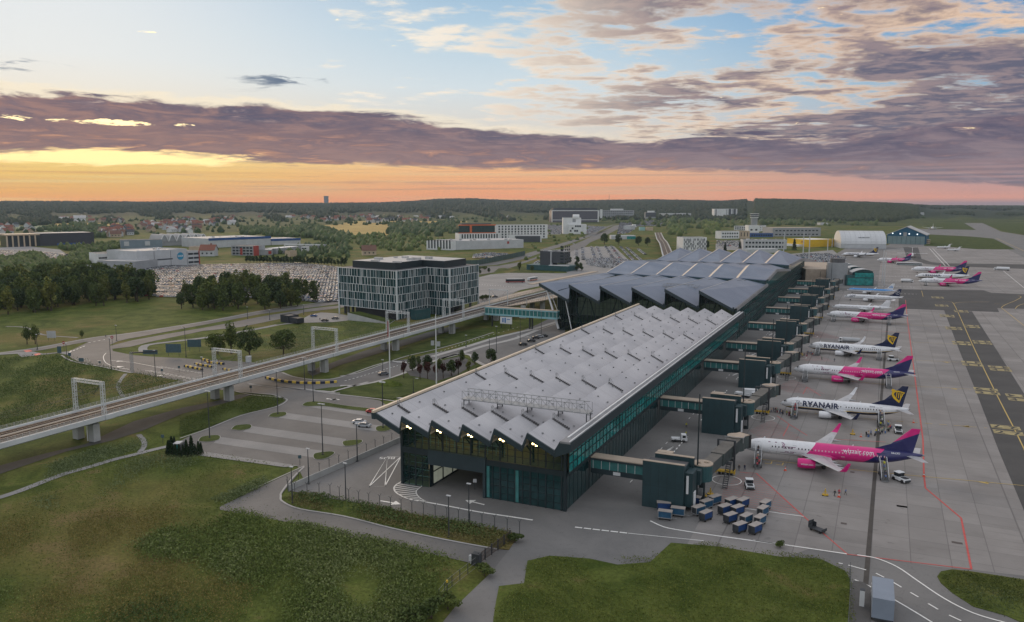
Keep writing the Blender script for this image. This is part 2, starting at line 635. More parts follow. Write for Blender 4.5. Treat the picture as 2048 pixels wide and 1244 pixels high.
def asphalt_fn(lo, hi, worn):
 def f(X, x, y, z, b):
  p = X.comb(x, y, 0.0)
  n = X.noise(p, 0.05, 6.0, 0.62, 0.4)
  s = X.noise(p, 0.9, 5.0, 0.7)
  c = X.mix(X.ss(n, .32, .68), (lo,) * 3, (hi, hi * .985, hi * .97))
  c = X.mix(X.ss(s, .56, .74) * 0.3, c, (worn, worn * .97, worn * .95))
  k = X.noise(p, 0.22, 3.0, 0.5, 2.0)
  return X.mix(X.ss(X.m('ABSOLUTE', k - 0.5), .012, .0) * 0.35, c, (lo * .55,) * 3)
 return f

grass_m = custom('grass', grass_col, 0.95, 0.1)
lawn_m = custom('lawn', lawn_col, 0.95, 0.1)
wheat_m = custom('wheat', wheat_col, 0.95, 0.1)
farfield_m = custom('farfield', farfield_col, 0.95, 0.1)
conc_m = custom('apron_concrete', concrete_col, 0.75, 0.3)
asph_m = custom('asphalt', asphalt_fn(0.105, 0.15, 0.19), 0.8, 0.3)
asph_dark = custom('asphalt_dark', asphalt_fn(0.055, 0.075, 0.11), 0.8, 0.3)
asph_air = custom('asphalt_airside', asphalt_fn(0.135, 0.18, 0.21), 0.8, 0.3)
paver_m = custom('pavers', asphalt_fn(0.20, 0.26, 0.27), 0.85, 0.3)
dirt_m = custom('dirt', asphalt_fn(0.075, 0.115, 0.13), 0.95, 0.1)
sand_m = custom('sandy', asphalt_fn(0.22, 0.30, 0.33), 0.95, 0.1)
kerb_m = mat('kerb', (0.34, 0.335, 0.325), 0.85, 0.1, 0.5)
white_p = mat('white_paint', (0.72, 0.72, 0.70), 0.6, 0.12, 1.5)
faded_p = mat('faded_paint', (0.42, 0.41, 0.40), 0.7, 0.15, 1.5)
yellow_p = mat('yellow_paint', (0.50, 0.36, 0.10), 0.6, 0.15, 1.2)
red_p = mat('red_paint', (0.50, 0.075, 0.065), 0.6, 0.15, 1.0)
black_p = mat('black_paint', (0.035, 0.035, 0.035), 0.7, 0.1, 1.0)

B9 = 14000
sheet('ground', [[(-B9, -400), (B9, -400), (B9, 16000), (-B9, 16000)]], -0.12, grass_m)
# far country beyond the airport
sheet('far_fields', [[G(-900, 470), G(0, 470), G(640, 462), G(1000, 452), G(1400, 446), G(1750, 452), G(2900, 452), G(2900, 410.5), G(-900, 410.5)]], -0.06, farfield_m)
sheet('wheat_field', [Z('F', (-1400, 300), (-1000, 240), (-400, 215), (180, 250), (230, 285), (-150, 300), (-300, 430), (-800, 380)),
     ], 0.0, wheat_m)
sheet('wheat_field', [Z('P', (850, 300), (1500, 290), (2048, 265), (2500, 260), (2500, 390), (2048, 395), (1800, 340), (1100, 350), (800, 335))], 0.05, wheat_m)
sheet('stubble_field', [Z('O', (0, 480), (280, 478), (290, 520), (0, 525)), Z('O', (640, 275), (1400, 255), (1380, 300), (650, 315)), Z('O', (-60, 385), (80, 385), (80, 410), (-60, 410))], 0.02, wheat_m)
pale_m = mat('pale_crop', (0.12, 0.17, 0.10), 0.95, 0.2, 0.01)
sheet('crop_field', [Z('O', (80, 310), (560, 300), (540, 330), (90, 335)), Z('O', (420, 330), (600, 325), (860, 345), (840, 370), (430, 365))], 0.02, pale_m)
# railway cutting clearing and dry ground by the grey hangars
# ---- airside
air = [(1039, 1067.5), (1018, 1100), (983, 1144), (910, 1214), (840, 1300), (2500, 1420), (3200, 900), (2900, 560), (2600, 486), (2048, 470), (2046, 473)]
airw = [G(*p) for p in air] + Z('I', (1480, 352), (800, 338), (770, 400), (400, 545)) + [G(1690, 497), Vector((-68, 1000, 0)), Vector((-68, 860, 0)),
  Vector((-68, 404, 0)), Vector((-109, 404, 0)), Vector((-109, 200, 0))] + [G(802, 883), G(700, 925), G(608, 962), G(577, 981), G(633, 992), G(714, 1005.5), G(797, 1023), G(885, 1039), G(977, 1057)]
sheet('apron_asphalt', [airw], 0.0, asph_air)
conc = [Vector((-33, 130, 0))] + Z('z5', (560, 790), (785, 830), (960, 850), (1330, 905), (1550, 922), (1872, 960)) + [G(2300, 1250), G(3100, 900), G(2900, 566), G(2600, 490), G(2048, 473), G(2030, 499), G(1848, 493), G(1770, 500),
  Vector((-4, 1000, 0)), Vector((-4, 690, 0)), Vector((-45, 690, 0)), Vector((-37, 600, 0)), Vector((-37, 190, 0)), Vector((-34, 176, 0))]
sheet('apron_concrete', [conc], 0.02, conc_m)
tx = [(1888, 620), (1917, 697), (1948, 773), (1997, 900), (2047, 1019), (2130, 1230), (2420, 1180), (2200, 930), (2048, 787), (1990, 695), (1944, 623)]
sheet('taxi_lane', [[G(*p) for p in tx]], 0.04, asph_dark)
sheet('taxiway', [Z('J', (790, 495), (1640, 505), (1720, 530), (2048, 545), (2900, 560), (2900, 720), (1990, 690), (1780, 685), (1800, 725), (1540, 715), (1250, 705), (790, 690)),
    Z('J', (835, 70), (985, 75), (1020, 190), (1120, 222), (1240, 234), (2048, 245), (2900, 255), (2900, 300), (2048, 290), (1240, 262), (1060, 240), (940, 205), (870, 180))], 0.03, asph_dark)
rw = Z('I', (560, 190), (1130, 165), (1480, 352), (1560, 420), (2048, 660), (2700, 900), (2700, 520), (2048, 415), (1700, 380), (1560, 285), (1320, 190), (1160, 150), (900, 145), (880, 165))
sheet('runway', [Z('I', (970, 165), (1130, 163), (1200, 185), (1480, 350), (1560, 425), (2048, 680), (2700, 960), (2700, 560), (2048, 415), (1780, 372), (1600, 290), (1400, 205), (1230, 165), (1130, 150))], 0.05, asph_air)
grass_air = sheet('airfield_grass', [Z('I', (872, 405), (1000, 408), (1450, 432), (1690, 455), (1945, 582), (1500, 580), (1100, 548), (872, 540)),
         Z('I', (890, 330), (1000, 190), (1180, 190), (1480, 352), (1100, 345)),
         Z('I', (1560, 265), (2048, 268), (2700, 275), (2700, 500), (2048, 412), (1800, 365), (1640, 300)),
         Z('I', (1400, 205), (2048, 210), (2700, 215), (2700, 262), (2048, 258), (1530, 255))], 0.08, lawn_m)
# ---- green patches inside the airside fence
low_green = [G(*p) for p in [(975, 1330), (990, 1215), (998, 1173), (1048, 1167), (1055, 1122), (1100, 1112), (1180, 1118), (1235, 1130), (1300, 1125), (1342, 1086), (1440, 1094), (1560, 1114), (1640, 1118), (1690, 1142), (1703, 1165), (1706, 1330)]]
sheet('lawn', [low_green], 0.10, grass_m, thick=0.14)
isl = Z('z5', (1338, 965), (1360, 935), (1430, 922), (1550, 935), (1872, 985)) + [G(2300, 1290), G(2150, 1400)] + Z('z5', (1860, 1250), (1760, 1205), (1560, 1150), (1430, 1065), (1360, 1005))
sheet('traffic_island', [isl], 0.12, grass_m, thick=0.14)
sheet('verge', [Z('z5', (825, 990), (880, 1000), (930, 1035), (925, 1330), (790, 1330), (800, 1050))], 0.11, dirt_m, thick=0.13)

# ---- landside
sheet('perimeter_road', [[G(*p) for p in [(608, 933), (561.5, 990), (564, 1003), (600, 1018), (687.5, 1032), (781, 1056), (892.6, 1079), (995, 1098), (1018, 1100), (983, 1144), (957, 1129), (881, 1111.5), (728.5, 1082), (599.5, 1048), (440, 1019), (439.5, 1013.4), (520, 974)]],
      ], -0.03, asph_m)
vergeA = [(577, 984), (633, 993), (714, 1007), (797, 1024), (885, 1041), (977, 1058), (1039, 1069), (1018, 1099), (995, 1097), (892.6, 1078), (781, 1055), (687.5, 1031), (600, 1017), (566, 1002), (564, 990)]
sheet('fence_verge', [[G(*p) for p in vergeA]], 0.06, grass_m, thick=0.1)
park = [G(*p) for p in [(352, 886), (386, 868), (478.5, 830), (547, 809.5), (568, 800), (566, 794), (545, 790), (510, 787), (471, 783), (430, 778), (440, 765), (490, 756), (560, 768), (640, 781), (700, 790), (760, 801)]] \
 + [Vector((-113, 195, 0)), Vector((-109.4, 190, 0)), G(801, 883), G(608, 960), G(595, 932), G(500, 919), G(389, 907), G(360, 905)]
sheet('car_park', [park], -0.02, asph_m)
# paver rows between the grass islands
rows = [Z('C', (350, 505), (300, 560), (1190, 690), (1270, 630)), Z('C', (630, 408), (560, 460), (1450, 590), (1480, 525)), Z('C', (940, 292), (880, 335), (1740, 455), (1780, 405)),
  Z('C', (1100, 232), (1700, 325), (1700, 285), (1250, 225)), Z('C', (130, 625), (130, 665), (930, 775), (1060, 762))]
sheet('parking_bays', rows, 0.0, paver_m)

def blob(k, *pts):
 return smooth_path(list(Z(k, *pts)) + [Z(k, pts[0])[0]], 4)[:-1]

isles = [blob('C', (165, 545), (200, 505), (340, 493), (345, 530), (250, 550)), blob('C', (458, 440), (500, 405), (622, 397), (625, 430), (540, 448)),
  blob('C', (788, 325), (830, 295), (935, 287), (938, 315), (860, 332)), blob('C', (1190, 690), (1205, 655), (1340, 637), (1372, 655), (1300, 698), (1215, 707)),
  blob('C', (1447, 560), (1470, 543), (1600, 532), (1620, 552), (1560, 580), (1470, 588)), blob('C', (1742, 430), (1770, 412), (1880, 405), (1900, 430), (1830, 455), (1760, 455)),
  blob('C', (1088, 225), (1130, 198), (1250, 195), (1500, 232), (1750, 262), (1740, 285), (1500, 262), (1280, 232), (1140, 235))]
sheet('parking_island', isles, 0.10, lawn_m, thick=0.13)
sheet('parking_kerb', [q for i in isles for q in ribbon(i + [i[0]], 0.35)], 0.085, kerb_m)
# streets west of the viaduct
plaza = Z('A', (690, 395), (860, 312), (960, 290), (1140, 262), (1300, 232), (1320, 262), (1150, 305), (1070, 340), (1095, 372), (1100, 400), (1300, 440), (1490, 456), (1760, 468), (2048, 490)) \
 + Z('B', (250, 590), (520, 610), (640, 640), (800, 706), (900, 745), (1020, 768), (1150, 778), (1300, 768), (1450, 728), (1700, 640), (1880, 592), (2048, 575)) \
 + Z('D', (620, 455), (800, 400), (1000, 365), (1180, 320), (1400, 250), (1640, 195), (1800, 130), (1900, 80), (2048, 20), (2048, 120), (2048, 250)) + [Vector((-111, 345, 0)), Vector((-111, 290, 0))] \
 + Z('D', (1310, 500), (1200, 440), (1180, 410), (1080, 400), (900, 447), (590, 572), (440, 622), (300, 655), (100, 690), (0, 700)) \
 + Z('B', (1280, 850), (1100, 875), (980, 865), (760, 850), (480, 815), (350, 880), (100, 870), (-100, 800)) + Z('A', (1870, 712), (1760, 690), (1500, 645), (1240, 600), (1000, 548), (760, 502), (690, 465), (670, 430))
sheet('road', [plaza], 0.0, asph_m)
upr = Z('A', (0, 417), (380, 370), (830, 287), (1040, 255), (1300, 224), (2048, 108)) + Z('B', (600, 108), (1340, 10), (1700, -60), (2300, -150), (2300, -130), (1340, 40), (600, 135)) + Z('A', (2048, 132), (1400, 253), (1140, 300), (830, 312), (400, 392), (0, 432))
lowr = Z('A', (1060, 352), (1290, 295), (1600, 238), (2048, 162)) + Z('B', (600, 160), (1060, 85), (1340, 55), (1700, -20), (1700, 20), (1310, 85), (1020, 118), (780, 185), (400, 262), (0, 305)) + Z('A', (2048, 190), (1700, 262), (1500, 302), (1270, 358), (1100, 378))
sheet('street', [upr, lowr], -0.02, asph_m)
sheet('cycle_path', ribbon(smooth_path(Z('A', (-200, 440), (0, 418), (380, 366), (830, 283), (1040, 252), (1300, 222), (2048, 104)) + Z('B', (700, 88), (1340, 2), (1900, -100)), 3), 2.4), 0.01, paver_m)
sheet('side_road', [Z('A', (-60, 425), (140, 415), (330, 405), (420, 425), (700, 400), (690, 440), (560, 420), (380, 440), (210, 460), (170, 425), (-60, 440))], -0.01, sand_m)
sheet('crossing_paint', [Z('A', (228, 395), (290, 387), (320, 402), (255, 412)), Z('A', (330, 430), (380, 420), (400, 432), (345, 446))], 0.02, red_p)
# tracks and footpaths
sheet('dirt_path', ribbon(smooth_path(Z('b1', (-40, 640), (100, 595), (300, 518), (440, 478), (560, 442), (660, 418), (760, 392), (850, 372)), 4), 2.3)
 + ribbon(smooth_path(Z('b1', (690, 405), (712, 375), (708, 345), (684, 318)), 4), 1.5), -0.01, sand_m)
sheet('meadow_track', ribbon(smooth_path(Z('A', (1225, 620), (1170, 690), (1150, 750), (1200, 845)), 4), 1.4) + ribbon(smooth_path(Z('A', (1400, 410), (1420, 345), (1700, 305), (2048, 262)) + Z('B', (560, 280), (760, 240)), 4), 4.0)
 + ribbon(smooth_path(Z('A', (60, 160), (250, 170), (420, 240), (760, 268)), 4), 1.6), -0.03, sand_m)
sheet('forecourt', [Z('B', (540, 285), (760, 240), (960, 205), (1060, 150), (1180, 120), (1330, 130), (1440, 150), (1440, 200), (1300, 215), (1000, 222), (800, 240))], -0.01, paver_m)
# bare earth below the viaduct
sheet('bare_earth', [Z('b1', (-60, 520), (0, 470), (220, 412), (420, 365), (660, 252), (900, 185), (1080, 150), (1180, 120), (1250, 118), (1120, 160), (900, 215), (700, 300), (560, 345), (330, 400), (0, 512)),
     Z('D', (-300, 560), (0, 450), (220, 370), (470, 300), (800, 200), (1000, 150), (1100, 160), (800, 255), (560, 330), (300, 410), (0, 500), (-250, 600))], -0.05, dirt_m)
sheet('embankment', [Z('C', (0, 495), (260, 420), (540, 310), (850, 235), (940, 185), (900, 158), (800, 148), (640, 138), (400, 215), (200, 300), (0, 350)),
     Z('D', (-10, 600), (160, 570), (400, 488), (600, 420), (850, 362), (1100, 300), (1300, 235), (1390, 190), (1330, 170), (1200, 172), (900, 250), (500, 370), (200, 470), (-10, 530))], 0.05, lawn_m)
# kerbs and pale pavements along the streets
kl = []
for k, w, pts in (('C', .5, [(0, 520), (260, 430), (540, 318), (850, 240), (945, 190), (935, 165), (800, 146), (640, 132), (500, 104)]), ('C', .8, [(600, 28), (800, 55), (1150, 92), (1340, 120), (1650, 155), (1910, 188)]),
    ('z2', .5, [(370, 183), (300, 250), (220, 350), (210, 385), (222, 420), (340, 470), (640, 520), (960, 600), (1340, 682), (1690, 746)]), ('z2', .4, [(0, 345), (370, 178)]),
    ('A', .9, [(600, 440), (660, 480), (760, 512), (1000, 556), (1240, 606), (1300, 612)]), ('B', 1.0, [(800, 706), (900, 745), (1020, 768), (1150, 778), (1300, 768), (1450, 728), (1700, 640), (1880, 592)]),
    ('D', 2.2, [(1, 690), (200, 682), (440, 626), (590, 575), (900, 450), (1080, 402), (1190, 412), (1230, 460), (1320, 505)]), ('D', 3.0, [(840, 425), (1000, 378), (1200, 320), (1400, 258), (1620, 205), (1780, 168), (1980, 105)]),
    ('D', 3.0, [(920, 445), (1100, 395), (1300, 330), (1500, 285), (1640, 245), (1800, 180)]), ('D', 0.8, [(0, 602), (170, 572), (400, 490), (600, 422), (850, 364), (1140, 286), (1400, 203)]),
    ('B', 1.6, [(480, 820), (760, 853), (980, 868), (1100, 878), (1300, 900), (1550, 920), (2048, 965)]), ('B', 1.4, [(1290, 893), (1450, 850), (1640, 800)]), ('B', .5, [(350, 892), (560, 910), (700, 922), (830, 965)])):
 kl += ribbon(smooth_path(Z(k, *pts), 4), w)
sheet('pavement', kl, 0.07, kerb_m)
sheet('green_island', [Z('D', (0, 750), (110, 702), (320, 662), (480, 617), (590, 580), (900, 455), (1080, 410), (1170, 440), (1280, 500), (1120, 600), (860, 700), (480, 812), (300, 796), (0, 768))], 0.09, lawn_m, thick=0.1)
sheet('green_island', [Z('B', (1110, 880), (1250, 858), (1440, 838), (1300, 888)), Z('B', (1310, 903), (1450, 868), (1600, 832), (1600, 915), (1500, 915))], 0.14, lawn_m, thick=0.15)
sheet('planted_bed', [Z('D', (600, 560), (760, 520), (930, 460), (1080, 425), (1160, 450), (1230, 495), (1050, 600), (880, 650), (760, 620), (640, 600))], 0.12, dirt_m)
sheet('bus_plaza', [Z('E', (355, 480), (520, 440), (760, 420), (1400, 425), (1750, 410), (1750, 470), (1300, 560), (900, 640), (640, 760), (400, 840), (355, 780))], 0.0, paver_m)
sheet('dual_carriageway', [Z('E', (355, 345), (620, 330), (960, 270), (1150, 200), (1500, 90), (1700, 10)) + Z('F', (1900, 420), (2048, 360)) + Z('g', (300, 330), (500, 290), (540, 300), (400, 350), (150, 480), (0, 545)) + Z('F', (1700, 620), (1430, 690)) + Z('E', (1150, 225), (850, 330), (640, 400), (355, 450)),
      Z('E', (355, 320), (800, 240), (1000, 165), (1200, 110), (1700, -40)) + Z('F', (2000, 340)) + Z('g', (60, 400), (240, 330), (380, 295), (300, 320), (80, 420)) + Z('F', (2048, 380), (1700, 500)) + Z('E', (1500, 60), (1150, 170), (960, 240), (600, 318), (355, 335))], 0.03, asph_m)
sheet('street_verge', [Z('E', (620, 365), (700, 358), (800, 378), (560, 412)), Z('E', (770, 360), (870, 325), (1060, 370), (1090, 395), (1350, 405), (1320, 425), (760, 415), (900, 380)), Z('E', (355, 445), (500, 430), (530, 438), (355, 478))], 0.06, lawn_m)
lots = [Z('E', (1420, 200), (1700, 90), (2100, 80)) + [G(1300, 560), G(1230, 566)] + Z('E', (1500, 420), (1430, 330)), Z('F', (1240, 320), (1450, 330), (1420, 440), (1240, 440)), Z('F', (1720, 330), (2000, 340), (1900, 400), (1740, 440)),
  Z('g', (0, 600), (700, 590), (900, 720), (500, 790), (0, 800))]
sheet('car_park_tarmac', lots[:3], 0.02, paver_m)
sheet('open_car_park', [[G(*p) for p in [(215, 548), (330, 530), (430, 528), (600, 525), (690, 536), (690, 602), (640, 606), (560, 595), (380, 596), (290, 590), (240, 566)]]], -0.02, asph_m)
sheet('yard', [Z('O', (-100, 560), (330, 540), (700, 580), (820, 660), (520, 720), (300, 650), (-100, 690)), Z('O', (820, 830), (1400, 800), (1500, 840), (1300, 910), (900, 890)), Z('h', (1150, 690), (1700, 640), (1900, 800), (1500, 850), (1250, 800)), Z('h', (200, 560), (560, 540), (560, 640), (200, 640))], -0.01, sand_m)
# ---------------------------------------------------------------- paint on the ground
def arrow(p, q, w=0.5, hw=1.4, hl=2.2):
 p, q = Vector((p[0], p[1], 0)), Vector((q[0], q[1], 0))
 d = (q - p).normalized()
 s = Vector((-d.y, d.x, 0))
 e = q - d * hl
 return ribbon([p, e], w) + [[e + s * hw, e - s * hw, q]]

red = ribbon([G(1811, 600), G(1815, 640), G(1846, 880)] + Z('z5', (1256, 345), (1265, 420), (1485, 605), (1548, 920)), 0.38)
red += ribbon(Z('z5', (1548, 920), (785, 828), (510, 590), (225, 330), (120, 322)), 0.30)
for pts in (Z('L', (300, 675), (225, 820)), Z('L', (300, 675), (150, 570)), Z('L', (300, 675), (525, 815)), Z('L', (520, 215), (470, 300)), Z('L', (520, 215), (690, 320)), Z('a8', (700, 358), (1170, 388)), Z('L', (830, 860), (1500, 895))):
 red += ribbon(pts, 0.22)
tri = Z('z5', (20, 430), (120, 326), (225, 336), (505, 588), (300, 565), (170, 545), (0, 520))

def clip_line(poly, p, d):
 """parts of the infinite line p + t d inside a plan polygon"""
 ts = []
 n = len(poly)
 for i in range(n):
  a, b = poly[i], poly[(i + 1) % n]
  ex, ey = b[0] - a[0], b[1] - a[1]
  den = d[0] * ey - d[1] * ex
  if abs(den) < 1e-9:
   continue
  t = ((a[0] - p[0]) * ey - (a[1] - p[1]) * ex) / den
  s = ((a[0] - p[0]) * d[1] - (a[1] - p[1]) * d[0]) / den
  if 0 <= s < 1:
   ts.append(t)
 ts.sort()
 return [((p[0] + d[0] * a, p[1] + d[1] * a), (p[0] + d[0] * b, p[1] + d[1] * b)) for a, b in zip(ts[::2], ts[1::2])]

a0, a1 = Z('M', (960, 740), (1569, 885))
hd_ = Vector((a1[0] - a0[0], a1[1] - a0[1], 0)).normalized()
hn_ = Vector((-hd_.y, hd_.x, 0))
hat = []
for k in range(-8, 30):
 for s in clip_line(tri, Vector((a0[0], a0[1], 0)) + hn_ * (k * 1.35), hd_):
  hat += ribbon(s, 0.11)
for k in (1, 2, 3, 4):
 ty = 174 + 66.5 * k
 T2 = [Vector((-35, ty + 8, 0)), Vector((-30.5, ty + 24, 0)), Vector((-17, ty + 3, 0)), Vector((-30, ty - 1, 0))]
 for j in range(-14, 14):
  for s in clip_line(T2, Vector((-30, ty + 10, 0)) + hn_ * (j * 1.35), hd_):
   hat += ribbon(s, 0.10)
sheet('red_line', red, 0.06, red_p)
sheet('red_hatching', hat, 0.055, red_p)

wl = ribbon(smooth_path(Z('M', (165, 985), (310, 1050), (480, 1085), (720, 1122), (950, 1155), (1569, 1240)) + Z('z5', (200, 740), (780, 826)), 3), 0.4)
wl += ribbon(smooth_path(Z('z5', (845, 832), (960, 852), (1090, 905), (1215, 990), (1380, 1100), (1560, 1190), (1760, 1250), (1900, 1290)), 4), 0.35)
wl += ribbon(smooth_path(Z('z5', (830, 985), (930, 1030), (1060, 1100), (1300, 1244), (1420, 1330)), 4), 0.35)
for a, b in (((730, 882), (755, 886)), ((790, 895), (900, 925)), ((960, 945), (1010, 970)), ((1065, 1000), (1118, 1032)), ((1172, 1063), (1222, 1092)), ((1282, 1132), (1343, 1168)), ((1410, 1203), (1485, 1238))):
 wl += ribbon(Z('z5', a, b), 0.32)
wl += dashes(Z1('z4', 0, 1165), Z1('z4', 330, 1203), 1.6, .35, .5) + ribbon(Z('z4', (330, 1203), (800, 1250)), .22)
wl += ribbon(Z('z5', (150, 545), (515, 595)), 0.3)
# bus box and chevron by the pier end
bx = Z('z2', (938, 114), (1030, 114), (922, 316), (812, 320))
wl += ribbon([bx[0], bx[1], bx[2], bx[3], bx[0], bx[2]], 0.28) + ribbon([bx[1], bx[3]], 0.28)
oc = smooth_path(Z('z2', (1035, 285), (1000, 305), (983, 330), (1000, 362), (1060, 395), (1130, 415), (1200, 425)), 4)
ic = smooth_path(Z('z2', (1185, 308), (1155, 330), (1135, 350), (1140, 375), (1165, 400), (1200, 420), (1215, 424)), 4)
wl += ribbon(oc, .4) + ribbon(ic, .3)
for i in range(1, len(oc) - 2, 2):
 wl += ribbon([oc[i], ic[i]], .36)
wl += ribbon(smooth_path(Z('z2', (1200, 425), (1330, 448), (1560, 492), (1780, 525), (1930, 548)), 3), .55)
wl += arrow(*Z('z2', (890, 416), (1030, 440))) + arrow(*Z('z2', (1600, 443), (1470, 412)))
# circles under the bridge wheels, road marks between the bridges
TOWERS = [174, 240, 307, 354, 418, 484, 542, 601, 664]
for ty in TOWERS:
 cx_, cy_ = -33.2, ty + 26
 wl += ribbon([(cx_ + 3.6 * math.cos(t * math.pi / 16), cy_ + 3.6 * math.sin(t * math.pi / 16)) for t in range(33)], 0.25)
 wl += dashes((-51.0, ty + 14), (-51.0, ty + 62), 1.6, 1.6, .35) + dashes((-55, ty + 14), (-55, ty + 62), 2, 4, .2)
 for q in (20, 40):
  wl += ribbon([(-53.5, ty + q), (-52.0, ty + q + 7), (-53.8, ty + q + 1.0), (-52.3, ty + q + 8)], .22)
for yy in (688, 745, 800, 850):
 wl += dashes((-6, yy - 5), (24, yy), 1.5, 1.2, 0.9)
wl += ribbon(Z('J', (1100, 85), (1260, 262)), .6) + ribbon(Z('J', (1130, 85), (1300, 262)), .6) + ribbon(Z('J', (1840, 310), (2048, 480)), .4)
sheet('white_line', wl, 0.065, white_p)
bus_v, bus_f = text_mesh('BUS', 2.6, 0.03)
ang = math.atan2((bx[1] - bx[0]).y, (bx[1] - bx[0]).x)
Mb = Matrix.Translation((bx[0] + (bx[1] - bx[0]) * .80 + Vector((-.3, -.7, 0.07)))) @ Matrix.Rotation(ang + math.pi, 4, 'Z')
MB().raw([Mb @ Vector(v) for v in bus_v], bus_f).build('bus_lettering', None, white_p, kind='structure')

yl = []
# lead-in lines of the stands
yl += ribbon(Z('z5', (205, 237), (700, 295), (1100, 335), (1870, 405)), .25)
yl += dashes(Z1('N', 200, 215), Z1('N', 1550, 318), 2.2, 2.0, .25)
yl += dashes(Z1('L', 420, 520), Z1('L', 1400, 620), 3, 2.0, .22)
for a, b in (((430, 715), (1050, 770)), ((1150, 775), (1620, 800))):
 yl += ribbon(Z('a8', *(a, b)), .22)
yl += ribbon(Z('a8', (1170, 585), (1570, 604)), .2) + ribbon(Z('a8', (1170, 455), (1500, 468)), .2) + ribbon(Z('a8', (560, 290), (1480, 350)), .2)
for a in ((295, 262), (365, 270)):
 c = Z1('z5', *a)
 yl += ribbon([c + Vector((-.7, -1, 0)), c + Vector((.9, -1, 0)), c + Vector((.9, 1.3, 0))], .3)
for k, a, b in (('N', (1335, 300), (1260, 296)), ('N', (1540, 938), (1450, 930)), ('a8', (1465, 605), (1410, 600)), ('a8', (1520, 800), (1465, 796)), ('a8', (1600, 1075), (1545, 1070))):
 yl += arrow(Z1(k, *a), Z1(k, *b), .3, .9, 2.2)
yl += ribbon(smooth_path(Z('a8', (1400, 155), (1470, 160), (1490, 175), (1520, 232), (1640, 500), (1800, 830), (2005, 1235)) + [G(2110, 1050)], 3), .35)
yl += ribbon(smooth_path(Z('J', (1340, 640), (1420, 625), (1700, 622)), 3), .4) + ribbon(Z('J', (1750, 640), (1850, 645)), .3)
yl += ribbon(smooth_path(Z('J', (1820, 680), (1860, 650), (1960, 610), (2020, 572), (1980, 560)), 3), .4) + ribbon(smooth_path(Z('J', (1960, 690), (1990, 660), (2048, 640)), 3), .4)
yl += ribbon(Z('J', (1820, 680), (2048, 860)), .35) + ribbon(Z('I', (1720, 450), (2048, 600)), .7) + ribbon(Z('J', (1020, 510), (1035, 570)), .3)
sheet('yellow_line', yl, 0.07, yellow_p)
# numbered yellow boxes
boxes = [(37.5, y_) for y_ in (670, 618, 562, 507, 454, 397, 340, 283)] + [(47.2, y_) for y_ in (590, 519, 461, 390, 333, 222)]
nums = ['49', '48', '47', '46', '41', '41', '39', '27', '48', '47', '45', '45', '44', '8A']
yb, bk = [], MB()
for (cx_, cy_), s in zip(boxes, nums):
 for h_ in (1, -1):
  y0 = cy_ + h_ * 3.3
  yb.append([(cx_ - 4.0, y0 - 2.3), (cx_ + 4.0, y0 - 2.3), (cx_ + 4.0, y0 + 2.3), (cx_ - 4.0, y0 + 2.3)])
  for ch, ox in zip(s, (-2.2, 2.2)):
   tv, tf = text_mesh(ch, 5.0, 0.10, align='CENTER')
   Mx = Matrix.Translation((cx_ + (ox if h_ < 0 else -ox), y0 - 1.75 if h_ < 0 else y0 + 1.75, 0.095)) @ Matrix.Rotation(0 if h_ < 0 else math.pi, 4, 'Z')
   bk.raw([Mx @ Vector(v) for v in tv], tf)
sheet('stand_marking', yb, 0.085, mat('worn_yellow', (0.31, 0.26, 0.13), 0.7, 0.4, 0.35))
bk.build('stand_number', None, black_p, kind='structure')
# drainage slot, manholes and rubber marks
sheet('drain_channel', ribbon([(0.2, 146), (3.9, 525)], 0.9), 0.05, mat('drain', (0.055, 0.05, 0.045), 0.8, .2, .4))
mh = []
for k, a, w in (('z5', (1120, 533), 2.2), ('z5', (762, 638), 1.2), ('z5', (815, 322), 1.0), ('z5', (1460, 757), 2.0), ('N', (588, 1205), 2.2), ('z5', (1455, 1015), 2.0)):
 c = Z1(k, *a)
 mh.append([(c.x - w / 2, c.y - .5), (c.x + w / 2, c.y - .5), (c.x + w / 2, c.y + .5), (c.x - w / 2, c.y + .5)])
sheet('manhole_cover', mh, 0.058, mat('cast_iron', (0.09, 0.075, 0.07), 0.8, .2, 1.0))
# landside paint
lw = arrow(*Z('C', (1305, 165), (1415, 178)), .5, 1.3, 3) + arrow(*Z('B', (1235, 965), (1370, 972)), .5, 1.2, 3)
for a, b in (((1145, 500), (1210, 498)), ((1145, 554), (1215, 550)), ((1530, 636), (1600, 643))):
 lw += arrow(*Z('A', a, b), .6, 1.3, 3)
lw += ribbon(smooth_path(Z('A', (1090, 545), (1040, 520), (1015, 490), (1010, 450), (1035, 420)), 3), .25) + ribbon(Z('A', (1070, 490), (1300, 512), (1590, 568)), .25) + ribbon(Z('A', (1090, 548), (1260, 580)), .25)
lw += dashes(Z1('A', 740, 480), Z1('A', 1040, 500), 2, 4, .25) + dashes(Z1('A', 680, 410), Z1('A', 830, 350), 2, 1.5, .5) + dashes(Z1('A', 860, 320), Z1('A', 1040, 285), 1.5, 1.5, .4) + ribbon(Z('A', (668, 425), (695, 398)), .8)
for k in range(14):
 t = k / 13
 c = Z1('A', 1450 + 520 * t, 592 + 95 * t)
 lw += ribbon([c + Vector((-1.2, -.9, 0)), c + Vector((1.2, .9, 0))], .3)
for k in range(12):
 t = k / 11
 c = Z1('A', 1560 + 400 * t, 552 + 62 * t)
 lw += ribbon([c + Vector((-1.0, -.7, 0)), c + Vector((1.0, .7, 0))], .25)
lw += dashes(Z1('B', 1410, 790), Z1('B', 1930, 640), 1.2, 1.2, .35) + dashes(Z1('D', 880, 388), Z1('D', 1300, 250), 1.5, 2, .3) + dashes(Z1('D', 1300, 250), Z1('D', 1640, 150), 1.5, 4, .3)
